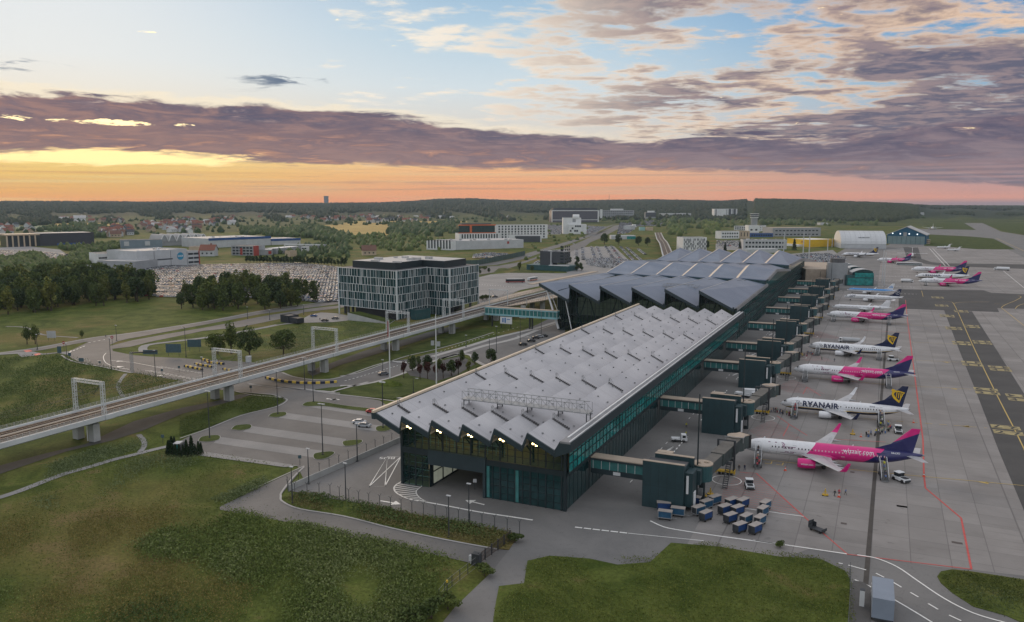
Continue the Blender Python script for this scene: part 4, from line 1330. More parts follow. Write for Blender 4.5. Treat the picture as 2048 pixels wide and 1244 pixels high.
for k, y in enumerate((47.5, 101.4, 155.3, 209.4, 263.1, 317, 372, 426, 480, 534, 590)):
 for x in (-209.6, -216.6):
  LB().use(conc_wall).box(x - 1.15, x + 1.15, y - 1.1, y + 1.1, -.3, VZ - 1.9).done('pier', via)
 LB().use(white_m).tube((-210.9, y - 1.3, .1), (-210.9, y - 1.3, VZ - 2.2), .16, n=6).bar((-210.9, y - 1.3, VZ - 2.2), (-209.9, y - .6, VZ - 1.7), .25).done('drain_pipe', via)
 LB().use(parapet_m).box(-206.7, -205.9, y + 1.5, y + 4.5, VZ - .7, VZ + .66).done('mast_bracket', via)

# catenary portals
lat_m = mat('galvanised_pale', (0.55, 0.58, 0.60), 0.55, 0.12, 0.8, metal=0.2)

def lattice(mb, p, q, w, step, t=.075):
 """square lattice girder from p to q"""
 p, q = Vector(p), Vector(q)
 d = (q - p)
 n = max(2, int(d.length / step))
 u = d.normalized()
 a = Vector((0, 1, 0))
 c = u.cross(a).normalized()
 cs = [(a * s1 + c * s2) * (w / 2) for s1, s2 in ((-1, -1), (1, -1), (1, 1), (-1, 1))]
 for o in cs:
  mb.bar(p + o, q + o, t * 1.5)
 for k in range(n):
  a0, a1 = p + d * (k / n), p + d * ((k + 1) / n)
  for j in range(4):
   o0, o1 = cs[j], cs[(j + 1) % 4]
   mb.bar(a0 + (o0 if k % 2 else o1), a1 + (o1 if k % 2 else o0), t * .8)

labels = ['white lattice catenary portal on the viaduct, farthest from the glass office', 'white lattice catenary portal on the viaduct above the striped toll barriers',
  'white lattice catenary portal on the viaduct behind the round-crowned tree', 'white lattice catenary portal on the viaduct behind the tall pole with red flag',
  'white lattice catenary portal on the viaduct before the glass office corner', 'slim catenary portal on the viaduct near the glazed footbridge']
for k, y in enumerate((157, 212.5, 268, 324, 379.5, 436)):
 g = thing('catenary_portal', labels[k], 'catenary portal', (-213, y, VZ), 0, 'catenary portals along the viaduct')
 w = .85 if k < 5 else .4
 for x in (-206.9, -219.3):
  m = LB().use(lat_m)
  if k < 5:
   lattice(m, (x, y, VZ + .6), (x, y, VZ + 10.6), w, .8)
  else:
   m.tube((x, y, VZ + .6), (x, y, VZ + 10.6), .25, .2, 8)
  m.done('mast', g)
 m = LB().use(lat_m)
 lattice(m, (-219.7, y, VZ + 10.2), (-206.5, y, VZ + 10.2), w, .8)
 m.done('cross_girder', g)
 a = LB().use(dsteel_m)
 for s in (-2.2, 2.2):
  a.bar((-213 + s * 2.3, y - .1, VZ + 9.6), (-213 + s, y - .1, VZ + 6.6), .08).bar((-213 + s * 2.3, y - .1, VZ + 6.9), (-213 + s, y - .1, VZ + 6.4), .08)
 a.done('wire_arm', g)
for s in (-2.2, 2.2):
 wv = LB().use(dsteel_m)
 for y0, y1 in zip((100, 157, 212.5, 268, 324, 379.5), (157, 212.5, 268, 324, 379.5, 436)):
  pts = [(y0 + (y1 - y0) * t / 8, VZ + 7.5 - 1.1 * (1 - (t / 4 - 1) ** 2)) for t in range(9)]
  for (ya, za), (yb_, zb) in zip(pts, pts[1:]):
   wv.bar((-213 + s, ya, za), (-213 + s, yb_, zb), .05)
  wv.bar((-213 + s, y0, VZ + 5.9), (-213 + s, y1, VZ + 5.9), .05)
 wv.done('overhead_wire', via)

# station platforms and the glazed footbridge to the terminal
pl = thing('railway_platform', 'tan roofed station platforms with ramp beside the viaduct at the terminal', 'platform', (-205, 450, 0))
for pts, zt in (([(-206, 428), (-202, 440), (-196, 470), (-193, 520), (-189, 600), (-186, 640), (-192, 640), (-197, 560), (-201, 500), (-206, 450)], VZ + 1.2),
    ([(-220, 395), (-226, 440), (-230, 500), (-226, 590), (-219, 640), (-217, 640), (-219.5, 590), (-220.5, 520), (-220.3, 450)], VZ + 1.2)):
 m = LB().use(tan_roof)
 m.prism(pts, zt - .5, zt)
 m.done('platform_slab', pl)
 r = LB().use(dsteel_m)
 for a, c in zip(pts, pts[1:]):
  r.bar((a[0], a[1], zt + 1.1), (c[0], c[1], zt + 1.1), .1)
  L_ = math.hypot(c[0] - a[0], c[1] - a[1])
  for k in range(int(L_ / 2.5)):
   t = k * 2.5 / L_
   r.bar((a[0] + (c[0] - a[0]) * t, a[1] + (c[1] - a[1]) * t, zt), (a[0] + (c[0] - a[0]) * t, a[1] + (c[1] - a[1]) * t, zt + 1.1), .08)
 r.done('railing', pl)
m = LB().use(tan_roof).prism([(-200, 560), (-194, 560), (-188, 650), (-195, 650)], 12.2, 12.6)
m.prism([(-231, 520), (-226, 520), (-219, 640), (-224, 640)], 12.2, 12.6)
m.done('canopy', pl)
m = LB().use(conc_wall)
for y in (440, 470, 500, 540, 580, 620):
 m.box(-200, -197, y, y + 1.4, 0, VZ + .6).box(-226, -224, y, y + 1.4, 0, VZ + .6)
 m.tube((-196, y, VZ + 1), (-196, y, 12.2), .15, n=6)
m.done('support', pl)
fb = thing('footbridge', 'glazed teal footbridge from the viaduct station to the terminal hall', 'footbridge', (-180, 404, 0))
LB().use(mat('pale_teal', (0.22, 0.42, 0.46), 0.5, .1, .3)).box(-205.5, -161, 402.2, 406.2, 6.6, 7.6).box(-205.5, -161, 402.1, 406.3, 10.5, 11.1).done('beam', fb)
LB().use(glass_b).box(-205.4, -161, 402.4, 406, 7.6, 10.5).done('glazing', fb)
m = LB().use(lat_m)
for k in range(20):
 x = -205.3 + k * 2.33
 m.box(x - .08, x + .08, 402.28, 402.39, 7.6, 10.5)
m.done('mullion', fb)
LB().use(tan_roof).box(-205.6, -161, 402.1, 406.3, 11.1, 11.3).done('roof', fb)
for x in (-201.5, -178, -176.5):
 LB().use(dsteel_m).box(x - .3, x + .3, 403.6, 404.6, 0, 6.6).done('column', fb)
bb = thing('information_board', 'white and blue information board under the glazed teal footbridge', 'sign', (-191.5, 401.6, 0))
LB().use(white_m).box(-195.2, -187.8, 401.3, 401.6, 2.4, 6.3).done('panel', bb)
LB().use(mat('sign_blue', (0.03, 0.16, 0.42), .5, .1, .5)).box(-193.8, -193.0, 401.26, 401.3, 3.2, 5.6).box(-192.4, -191.6, 401.26, 401.3, 3.0, 5.9).box(-191, -189, 401.26, 401.3, 4.8, 5.2).done('emblem', bb)
LB().use(dsteel_m).box(-194.6, -194.3, 401.3, 401.6, 0, 2.4).box(-188.7, -188.4, 401.3, 401.6, 0, 2.4).done('post', bb)
# ---------------------------------------------------------------- boarding bridges
tunnel_m = mat('tunnel_panel', (0.050, 0.068, 0.068), 0.6, 0.2, 0.5)
tunroof_m = mat('tunnel_roof', (0.12, 0.115, 0.105), 0.75, 0.2, 0.5)
yellow_m = mat('safety_yellow', (0.52, 0.34, 0.03), 0.55, 0.15, 0.8)
tyre_m = mat('tyre', (0.018, 0.018, 0.019), 0.85, 0.2, 1.0)

def make_bridge(label):
 t = thing('jet_bridge', label, 'jet bridge', (-48, 174, 0), 0, 'jet bridges along the pier')
 # glazed corridor from the pier
 MB().use(fascia_m).box(-14.1, 0, 4.2, 7.6, 4.7, 5.9).box(-14.1, 0, 4.1, 7.7, 8.0, 8.5).build('corridor_beam', t)
 MB().use(glass_b).box(-14.1, 0, 4.35, 7.45, 5.9, 8.0).build('corridor_glazing', t)
 MB().use(tan_roof).box(-14.1, 0, 4.1, 7.7, 8.5, 8.72).build('corridor_roof', t)
 m = MB().use(lat_m)
 for k in range(7):
  m.box(-13.6 + k * 2.1, -13.48 + k * 2.1, 4.24, 4.33, 5.9, 8.0)
 m.build('mullion', t)
 MB().use(white_m).box(-8.4, -6.6, 4.12, 4.19, 4.9, 5.7).build('corridor_sign', t)
 # windowless stair shaft
 b = MB().use(teal_m)
 b.box(0, 9.6, 0, .9, 0, 11.0).box(.15, 9.4, .9, 6.4, 0, 9.9).box(1.2, 10.4, 6.4, 7.4, 0, 11.0)
 b.build('shaft', t)
 p = MB().use(frame_m)
 for k in range(1, 5):
  p.box(k * 1.92 - .03, k * 1.92 + .03, -.02, 0, .3, 10.8)
 p.box(0, 9.6, -.02, 0, 5.3, 5.36)
 p.build('panel_joint', t)
 MB().use(tan_roof).box(-.05, 9.65, -.05, .95, 11.0, 11.12).build('coping', t)
 MB().use(tan_roof).box(1.15, 10.45, 6.35, 7.45, 11.0, 11.12).build('coping', t)
 MB().use(flat_roof).box(.2, 9.3, .95, 6.3, 9.9, 10.02).build('shaft_roof', t)
 MB().use(tan_roof).box(1.3, 5.0, 7.6, 9.4, 9.2, 11.15).build('roof_unit', t)
 m = MB().use(frame_m).tube((10.9, 8.4, 0), (10.9, 8.4, 26), .22, .13, 8)
 m.build('light_mast', t)
 # link and rotunda
 b = MB().use(teal_m).box(9.6, 11.4, 1.2, 5.6, 1.0, 9.0).box(10.4, 12.2, 5.6, 9.6, 5.0, 8.4)
 b.build('link', t)
 MB().use(white_m).box(10.0, 10.5, .9, 1.18, 4.2, 8.4).box(11.45, 11.7, 2, 3.6, .5, 4.4).build('link_panel', t)
 MB().use(teal2_m).tube((11.7, 10.4, 4.9), (11.7, 10.4, 8.7), 2.35, n=20).build('rotunda', t)
 MB().use(tan_roof).tube((11.7, 10.4, 8.7), (11.7, 10.4, 8.95), 2.45, n=20).tube((11.0, 9.8, 8.95), (11.0, 9.8, 9.4), .4, n=8).box(12, 13, 10.5, 11.3, 8.95, 9.3).build('rotunda_roof', t)
 MB().use(frame_m).tube((11.7, 10.4, 0), (11.7, 10.4, 4.9), .75, n=12).build('rotunda_column', t)
 MB().use(steel_m).box(10.9, 12.1, 9.35, 9.6, 1.2, 3.0).build('control_cabinet', t)
 # telescopic tunnel
 p0, p1 = Vector((12.0, 12.2, 6.7)), Vector((14.6, 39.5, 6.1))
 d = p1 - p0
 q = lambda s: p0 + d * s
 b = MB().use(tunnel_m).bar(q(0), q(.42), 2.7, 2.7)
 b.build('tunnel_inner', t)
 b = MB().use(tunnel_m).bar(q(.36), q(.98), 3.3, 3.1)
 b.build('tunnel_outer', t)
 r = MB().use(tunroof_m).bar(q(0) + Vector((0, 0, 1.4)), q(.36) + Vector((0, 0, 1.4)), 2.8, .12).bar(q(.36) + Vector((0, 0, 1.62)), q(.98) + Vector((0, 0, 1.62)), 3.4, .12)
 r.build('tunnel_roof', t)
 rb = MB().use(frame_m)
 for k in range(15):
  s = .39 + k * .04
  rb.bar(q(s) + Vector((1.66, 0, -1.5)), q(s) + Vector((1.66, 0, 1.5)), .09).bar(q(s) + Vector((-1.66, 0, -1.5)), q(s) + Vector((-1.66, 0, 1.5)), .09)
 rb.build('tunnel_rib', t)
 c = q(1.0)
 b = MB().use(tunnel_m).tube((c.x, c.y, 4.3), (c.x, c.y, 8.0), 2.3, n=16)
 b.cbox((c.x + .9, c.y + 1.8, 6.1), (3.2, 3.2, 3.5), R(-30))
 b.build('cab', t)
 MB().use(tan_roof).tube((c.x, c.y, 8.0), (c.x, c.y, 8.15), 2.35, n=16).cbox((c.x + .9, c.y + 1.8, 7.95), (3.3, 3.3, .2), R(-30)).build('cab_roof', t)
 MB().use(tyre_m).cbox((c.x + 1.9, c.y + 3.5, 6.1), (3.3, .9, 3.6), R(-30)).build('cab_bellows', t)
 # drive column with bogie
 w = q(.66)
 m = MB().use(dsteel_m)
 for s in (-2.1, 2.1):
  m.box(w.x + s - .25, w.x + s + .25, w.y - .25, w.y + .25, 1.2, 9.3)
 m.box(w.x - 2.3, w.x + 2.3, w.y - .2, w.y + .2, 9.1, 9.4).box(w.x - 2.3, w.x + 2.3, w.y - .3, w.y + .3, 3.9, 4.5)
 m.build('lift_frame', t)
 MB().use(yellow_m).box(w.x - 2.4, w.x + 2.4, w.y - .7, w.y + .7, .85, 1.25).box(w.x - 2.4, w.x - 2.2, w.y - .8, w.y + .8, .5, 1.6).box(w.x + 2.2, w.x + 2.4, w.y - .8, w.y + .8, .5, 1.6).build('bogie', t)
 for s in (-1.5, -.6, .6, 1.5):
  MB().use(tyre_m).tube((w.x + s - .25, w.y, .6), (w.x + s + .25, w.y, .6), .6, n=14).build('wheel', t)
 s_ = MB().use(dsteel_m)
 e = q(.45)
 for k in range(12):
  s_.box(e.x + 1.8, e.x + 2.9, e.y - 5.2 + k * .42, e.y - 4.9 + k * .42, .35 + k * .4, .45 + k * .4)
 for xx in (1.8, 2.9):
  s_.bar((e.x + xx, e.y - 5.3, .2), (e.x + xx, e.y - .4, 5.0), .1, .2).bar((e.x + xx, e.y - 5.3, 1.2), (e.x + xx, e.y - .4, 6.0), .07)
 s_.box(e.x + 1.5, e.x + 2.95, e.y - .5, e.y + 1.4, 4.9, 5.0)
 s_.build('service_stair', t)
 MB().use(steel_m).box(c.x + 2.4, c.x + 2.5, c.y - 3.4, c.y + .2, 8.5, 8.6).box(c.x - 2.5, c.x + 2.4, c.y - 3.4, c.y - 3.2, 8.5, 8.65).bar((c.x + 2.4, c.y - 3.3, 7.2), (c.x + 2.4, c.y - 3.3, 8.6), .15).bar((c.x - 2.3, c.y - 3.3, 7.2), (c.x - 2.3, c.y - 3.3, 8.6), .15).build('floodlight_frame', t)
 return t

BL = ['teal jet bridge with tall windowless shaft beside the blue baggage carts', 'teal jet bridge standing off the nose of the closest harp-tailed airliner',
 'teal jet bridge docked at the second pink-tailed airliner from the baggage carts', 'teal jet bridge between the second pink and second navy-tailed airliners',
 'teal jet bridge docked beside the farther navy harp tailed airliner', 'teal jet bridge docked to the last pink-tailed airliner along the pier',
 'teal jet bridge docked to the small white T-tailed jet', 'teal jet bridge hiding the nose of the white jet with navy fin', 'teal jet bridge docked to the bright blue jet']
br0 = make_bridge(BL[0])
br_all = [br0]
for ty, lb in zip(TOWERS[1:], BL[1:]):
 br_all.append(dup(br0, (-48, ty, 0), 0, lb))
# ---------------------------------------------------------------- aircraft
def livery(name, fn, rough=0.32):
 m = bpy.data.materials.new(name)
 m.use_nodes = True
 X = NX(m.node_tree)
 b = m.node_tree.nodes['Principled BSDF']
 tc = X.node('ShaderNodeTexCoord')
 co = V(X, tc.outputs['Object'])
 x, y, z = X.sep(co)
 c = fn(X, x, y, z)
 n = X.noise(co, 0.8, 4.0, 0.6)
 X.put(b.inputs['Base Color'], X.mix(1.0, c, X.ramp(n, [(.3, 0.90), (.7, 1.05)]), 'MULTIPLY'))
 b.inputs['Roughness'].default_value = rough
 b.inputs['Coat Weight'].default_value = 0.25
 b.inputs['Coat Roughness'].default_value = 0.12
 return m

WHITE, MAG, NAVY, RNAVY, YEL = (0.68, 0.70, 0.73), (0.62, 0.012, 0.20), (0.020, 0.022, 0.115), (0.008, 0.016, 0.060), (0.72, 0.46, 0.02)
step = lambda X, v, w=.02: X.ss(v, -w, w)

def liv_pink(L, zc, Rr):
 def f(X, x, y, z):
  s = (z - zc) / (2 * Rr)
  c = X.mix(step(X, x - (0.389 * L + s * 0.075 * L)), WHITE, MAG)
  return X.mix(step(X, x - (0.735 * L + s * 0.12 * L)), c, NAVY)
 return f

def fin_pink(L, x0, z0, x1, z1):
 """boundary climbing from the leading edge to the trailing edge"""
 def f(X, x, y, z):
  return X.mix(step(X, z - (z0 + (x - x0) * ((z1 - z0) / (x1 - x0)))), NAVY, MAG)
 return f

def liv_harp(L, zc, Rr):
 def f(X, x, y, z):
  ln = zc - 0.46 * Rr + X.ss(x, 0.62 * L, L) * (0.55 * Rr) - X.ss(x, 0.14 * L, 0.0) * 0.25 * Rr
  c = X.mix(step(X, z - ln + 0.16), RNAVY, YEL)
  return X.mix(step(X, z - ln), c, WHITE)
 return f

def liv_blue(L, zc, Rr):
 def f(X, x, y, z):
  ln = zc + 0.02 * Rr + X.ss(x, 0.75 * L, L) * 0.6 * Rr
  c = X.mix(step(X, z - ln), (0.62, 0.64, 0.67), (0.02, 0.24, 0.62))
  return X.mix(step(X, z - ln - .12) * (1.0 - step(X, z - ln - .30)), c, WHITE)
 return f

plain = lambda c: (lambda X, x, y, z: X.mix(0.0, c, c))
wing_m = mat('wing_grey', (0.40, 0.41, 0.43), 0.4, 0.12, 0.5, coat=.1)
pwhite_m = mat('aircraft_white', WHITE, 0.35, 0.06, 0.5, coat=.2)
pmag_m = mat('aircraft_magenta', MAG, 0.35, 0.08, 0.5, coat=.2)
pnavy_m = mat('aircraft_navy', NAVY, 0.35, 0.1, 0.5, coat=.2)
prnavy_m = mat('aircraft_deep_navy', RNAVY, 0.35, 0.1, 0.5, coat=.2)
pyel_m = mat('aircraft_yellow', YEL, 0.4, 0.08, 0.5)
pblue_m = mat('aircraft_blue', (0.02, 0.24, 0.62), 0.35, 0.08, 0.5)
win_m = mat('cabin_window', (0.012, 0.014, 0.018), 0.15, 0.2, 1.0, spec=.6)
winl_m = mat('cabin_window_ring', (0.60, 0.34, 0.42), 0.35, 0.1, 1.0)
metal_m = mat('bare_metal', (0.30, 0.30, 0.31), 0.35, 0.15, 0.8, metal=0.7)
line_m = mat('outline_purple', (0.22, 0.05, 0.16), 0.5, 0.1, 1)

def outline_text(s, size, depth, shear=0.0, space=1.0):
 cu = bpy.data.curves.new('text', 'FONT')
 cu.body, cu.size, cu.shear, cu.space_character = s, size, shear, space
 cu.fill_mode = 'NONE'
 cu.bevel_depth = depth
 cu.bevel_resolution = 0
 cu.offset = .05
 cu.resolution_u = 3
 o = bpy.data.objects.new('text', cu)
 me = bpy.data.meshes.new_from_object(o)
 bpy.data.objects.remove(o)
 vs = [tuple(v.co) for v in me.vertices]
 fs = [tuple(p.vertices) for p in me.polygons]
 bpy.data.meshes.remove(me)
 return vs, fs

SPECS = dict(
 a321=dict(L=44.5, R=1.98, zc=3.75, span=35.8, xw=.355, root=7.2, tip=1.6, sweep=.50, eng=(5.75, 1.22, 5.0), fin=(5.9, 6.4, 2.4), stab=(12.4, 3.6, 1.4), nose=.13),
 a320=dict(L=37.6, R=1.98, zc=3.75, span=35.8, xw=.33, root=7.2, tip=1.6, sweep=.50, eng=(5.75, 1.22, 5.0), fin=(5.9, 6.4, 2.4), stab=(12.4, 3.6, 1.4), nose=.15),
 b738=dict(L=39.5, R=1.90, zc=3.35, span=35.8, xw=.345, root=7.4, tip=1.5, sweep=.52, eng=(4.9, 1.10, 4.4), fin=(6.6, 6.6, 2.2), stab=(14.3, 4.0, 1.3), nose=.14),
 e195=dict(L=38.6, R=1.52, zc=3.05, span=28.7, xw=.37, root=5.6, tip=1.3, sweep=.50, eng=(4.2, .95, 3.8), fin=(5.2, 5.4, 2.1), stab=(12.1, 3.0, 1.3), nose=.12),
 crj=dict(L=36.2, R=1.38, zc=2.6, span=24.9, xw=.46, root=4.8, tip=1.1, sweep=.52, eng=(2.35, .72, 3.9), fin=(4.2, 5.0, 3.2), stab=(8.5, 2.6, 1.3), nose=.12),
 atr=dict(L=27.2, R=1.4, zc=2.7, span=27.0, xw=.40, root=2.6, tip=1.5, sweep=.05, eng=(4.05, .55, 4.6), fin=(5.0, 4.6, 2.2), stab=(7.3, 2.0, 1.2), nose=.14),
 biz=dict(L=17.0, R=.95, zc=1.75, span=17.0, xw=.48, root=3.0, tip=.9, sweep=.42, eng=(1.7, .5, 2.6), fin=(3.0, 3.2, 1.8), stab=(6.4, 1.8, .8), nose=.16))

def make_plane(kind, style, label, nose, ang, scale=1.0, detail=2, name='airliner', door=(1, 1)):
 S = SPECS[kind]
 L, Rr, zc = S['L'], S['R'], S['zc']
 t = thing(name, label, 'airplane', (nose[0], nose[1], 0.02), R(ang), None)
 t.scale = (scale,) * 3
 key = kind + style
 body = {'pink': liv_pink, 'harp': liv_harp, 'blue': liv_blue}.get(style)
 bm_ = MATS.setdefault('liv_' + key, livery('liv_' + key, body(L, zc, Rr) if body else plain(WHITE)))
 rear = kind in ('crj', 'biz')
 # fuselage
 prof = [(0, .02, -.32), (.010, .20, -.29), (.022, .36, -.25), (.04, .54, -.20), (.06, .72, -.13), (.085, .88, -.06), (.115, .97, -.02), (.15, 1, 0), (.30, 1, 0), (.5, 1, 0), (.66, 1, 0), (.72, .985, .015),
   (.78, .92, .08), (.84, .78, .20), (.89, .60, .33), (.94, .38, .47), (.975, .20, .56), (1.0, .07, .60)]
 n = 28
 rings = []
 for fx, fr, fz in prof:
  c = zc + fz * Rr
  ring = []
  for k in range(n):
   a = 2 * math.pi * k / n
   ring.append((fx * L, Rr * fr * math.sin(a), c + Rr * fr * math.cos(a) * (1.04 if math.cos(a) < 0 else 1.0)))
  rings.append(ring)
 MB().loft(rings).build('fuselage', t, bm_, smooth=True)

 def rad(x):
  f = x / L
  for (a, ra, za), (b, rb, zb) in zip(prof, prof[1:]):
   if a <= f <= b:
    s = (f - a) / (b - a)
    return Rr * (ra + (rb - ra) * s), zc + Rr * (za + (zb - za) * s)
  return Rr, zc

 def onskin(vs, x0, z0, eps=.03):
  out = []
  for v in vs:
   x, z = x0 + v[0], z0 + v[1]
   r, c = rad(max(0, min(L, x)))
   dz = max(-r * .98, min(r * .98, z - c))
   out.append((x, -(math.sqrt(r * r - dz * dz) + eps + (v[2] if len(v) > 2 else 0)), z))
  return out

 def patch(mb, x0, x1, z0, z1, eps=.02):
  mb.raw(onskin([(0, 0), (x1 - x0, 0), (x1 - x0, z1 - z0), (0, z1 - z0)], x0, z0, eps), [(0, 1, 2, 3)])

 # flight deck glazing
 g = MB().use(win_m)
 for s in (-1, 1):
  for a0, a1, f0, f1 in ((4, 32, .030, .050), (34, 62, .034, .056)):
   q = []
   for f, aa in ((f0, a0), (f0, a1), (f1, a1), (f1, a0)):
    r, c = rad(f * L)
    a = R(aa)
    q.append((f * L, s * (r + .02) * math.sin(a), c + (r + .03) * math.cos(a)))
   g.face(q)
 g.build('cockpit_window', t)
 # cabin windows
 wz = zc + .22 * Rr
 w = MB()
 skip = [(.14, .165), (.30, .32), (.62, .645)] if kind == 'a321' else [(.49, .515)]
 x = .145 * L
 while x < .80 * L:
  if not any(a < x / L < b for a, b in skip):
   pink = style == 'pink' and x > .405 * L
   w.use(winl_m if pink else win_m)
   patch(w, x, x + .30, wz - .2, wz + .2, .025)
   v = w.v[-4:]
   w.raw([(a, -b, c) for a, b, c in v], [(0, 1, 2, 3)])
  x += .82
 w.build('window_row', t)
 # doors
 fr = {'pink': pmag_m, 'harp': mat('door_line', (.3, .32, .36), .5, .1, 1)}.get(style, mat('door_line', (.3, .32, .36), .5, .1, 1))
 if detail:
  for fx, op in ((.115 if kind != 'a321' else .10, door[0]), (.775, door[1])):
   x0 = fx * L
   d = MB().use(vdk_m if op else mat('door_line', (.3, .32, .36), .5, .1, 1))
   patch(d, x0, x0 + .85, zc - .30 * Rr, zc + .62 * Rr, .03)
   d.build('doorway', t)
   if op:
    d = MB().use(pnavy_m if style == 'pink' and fx > .5 else pwhite_m)
    d.raw(onskin([(-1.05, -.3 * Rr), (-.1, -.3 * Rr), (-.1, .62 * Rr), (-1.05, .62 * Rr)], x0, zc, .16), [(0, 1, 2, 3)])
    d.build('cabin_door', t)
  o = MB().use(white_m if style == 'pink' else fr)
  for fx in ([.30, .565] if kind == 'a321' else [.50]):
   x0 = fx * L
   o.use(pwhite_m if (style == 'pink' and fx > .4) else mat('door_line', (.3, .32, .36), .5, .1, 1))
   for a, b, c, e in ((0, .06, -.3, .55), (.8, .86, -.3, .55), (0, .86, .53, .57), (0, .86, -.33, -.28)):
    patch(o, x0 + a, x0 + b, zc + c * Rr, zc + e * Rr, .03)
  o.build('door_outline', t)
 # wings
 span, xw, rc, tc_, sw = S['span'], S['xw'] * L, S['root'], S['tip'], S['sweep']
 high = kind == 'atr'
 zr = zc + Rr * .95 if high else zc - .55 * Rr
 dih = .01 if high else .095
 for s in (-1, 1):
  st = [(.4 * Rr, rc * 1.05, 0), (Rr * .98, rc, 0), (span * .20, rc * .62, 0), (span / 2 - .4, tc_, 0)]
  rings = []
  for yv, ch, _ in st:
   xle = xw + (yv - Rr) * sw if yv > Rr else xw - .2
   zz = zr + (yv - Rr) * dih
   th = ch * .115
   pr = [(0, 0), (.08, .42), (.3, .62), (.65, .40), (1, .02), (.65, -.22), (.3, -.38), (.08, -.30)]
   rings.append([(xle + ch * a, s * yv, zz + th * b) for a, b in pr])
  if s < 0:
   rings = [r[::-1] for r in rings]
  wg = MB().loft(rings).build('wing', t, wing_m if style != 'white' else pwhite_m, smooth=False)
  yt = span / 2 - .4
  xt, zt = xw + (yt - Rr) * sw, zr + (yt - Rr) * dih
  if kind in ('a321', 'a320', 'b738', 'crj', 'e195', 'biz'):
   h_ = 2.5 if kind in ('a321', 'a320', 'b738') else 1.3
   rr = []
   for k, (dy, dz, dx, ch) in enumerate(((0, 0, 0, tc_), (.45, .25, .35, tc_ * .92), (.75, .9, .9, tc_ * .75), (1.0, h_, 2.0, tc_ * .42))):
    pr = [(0, 0), (.3, .06), (1, 0), (.3, -.06)]
    rr.append([(xt + dx + ch * a, s * (yt + dy - b * 1.2), zt + dz) for a, b in pr])
   if s < 0:
    rr = [r[::-1] for r in rr]
   wm = {'pink': pmag_m, 'harp': prnavy_m if s < 0 else pwhite_m}.get(style, pwhite_m)
   MB().loft(rr).build('winglet', wg, wm)
  if detail:
   fl = MB().use(wing_m)
   for yv in (span * .16, span * .25, span * .34):
    xf = xw + (yv - Rr) * sw + (rc + (tc_ - rc) * min(1, yv / (span / 2)) * 1.15) * .62
    fl.loft([[(xf + a, s * (yv + b * r), zr + (yv - Rr) * dih - .25 + c * r) for b, c in ((.0, .3), (.25, 0), (0, -.35), (-.25, 0))] for a, r in ((0, .2), (.9, 1), (2.0, .9), (3.3, .12))])
   fl.build('flap_fairing', wg)
   sp = MB().use(mat('flap_gap_grey', (.16, .165, .175), .5, .2, 1))  # thin dark grey strips along the flap joints
   y0, y1 = Rr * 1.6, span * .36
   for q0, q1 in ((.66, .675), (.78, .79)):
    pts = []
    for yv, qq in ((y0, q0), (y0, q1), (y1, q1), (y1, q0)):
     ch = rc + (rc * .62 - rc) * min(1, (yv - Rr) / (span * .2 - Rr)) if yv < span * .2 else rc * .62 + (tc_ - rc * .62) * (yv - span * .2) / (span * .3)
     pts.append((xw + (yv - Rr) * sw + ch * qq, s * yv, zr + (yv - Rr) * dih + ch * .115 * .40 + .03))
    sp.face(pts)
   sp.build('flap_gap', wg)
  # engine
  ye, re, le = S['eng']
  if rear:
   xe, ze, ycen = L * .70, zc + .45 * Rr, Rr + re * 1.15
  elif high:
   xe, ze, ycen = xw - 2.4, zr - .1, ye
  else:
   xe, ze, ycen = xw + (ye - Rr) * sw - le * .62, zr + (ye - Rr) * dih - re * 1.12, ye
  em = {'pink': pmag_m}.get(style, pwhite_m)
  er = []
  for a, r in ((0, .88), (.04, .98), (.2, 1.05), (.5, 1.04), (.8, .88), (.86, .80)):
   er.append([(xe + a * le, s * ycen + re * r * math.cos(2 * math.pi * k / 20), ze + re * r * math.sin(2 * math.pi * k / 20)) for k in range(20)])
  en = MB().loft(er, caps=False).build('engine', t, em, smooth=True)
  i_ = MB().use(vdk_m).tube((xe + .1 * le, s * ycen, ze), (xe + .12 * le, s * ycen, ze), re * .9, n=20)
  i_.use(metal_m).tube((xe + .84 * le, s * ycen, ze), (xe + 1.05 * le, s * ycen, ze), re * .76, re * .50, 16).tube((xe + 1.05 * le, s * ycen, ze), (xe + 1.25 * le, s * ycen, ze), re * .3, re * .05, 12)
  i_.build('exhaust', en)
  if high:
   pb = MB().use(frame_m)
   for k in range(6):
    a = k * math.pi / 3
    pb.bar((xe - .1, s * ycen, ze), (xe - .1, s * ycen + 1.9 * math.cos(a), ze + 1.9 * math.sin(a)), .25, .06)
   pb.build('propeller', en)
  if not rear and not high:
   p = MB().use(wing_m)
   p.loft([[(xe + .25 * le, s * (ycen + b), ze + re * .9), (xe + 1.2 * le, s * (ycen + b), ze + re * .9), (xe + 1.5 * le, s * (ycen + b), zr + (ye - Rr) * dih), (xe + .6 * le, s * (ycen + b), ze + re * 1.25)] for b in (-.16, .16)])
   p.build('pylon', t)
   if style == 'pink' and detail > 1 and s < 0:
    tv, tf = text_mesh('wizzair.com', .62, .01, slices=.16)
    MB().raw([(xe + .8 + v[0], -(ycen + math.sqrt(max(.1, (re * 1.05) ** 2 - (v[1] - .05) ** 2)) + .02), ze + v[1] - .05) for v in tv], tf).build('engine_lettering', en, pwhite_m)
  elif rear:
   MB().use(pwhite_m).box(xe + .2 * le, xe + .8 * le, min(s * Rr * .8, s * (ycen - re * .8)), max(s * Rr * .8, s * (ycen - re * .8)), ze - .15, ze + .15).build('pylon', t)
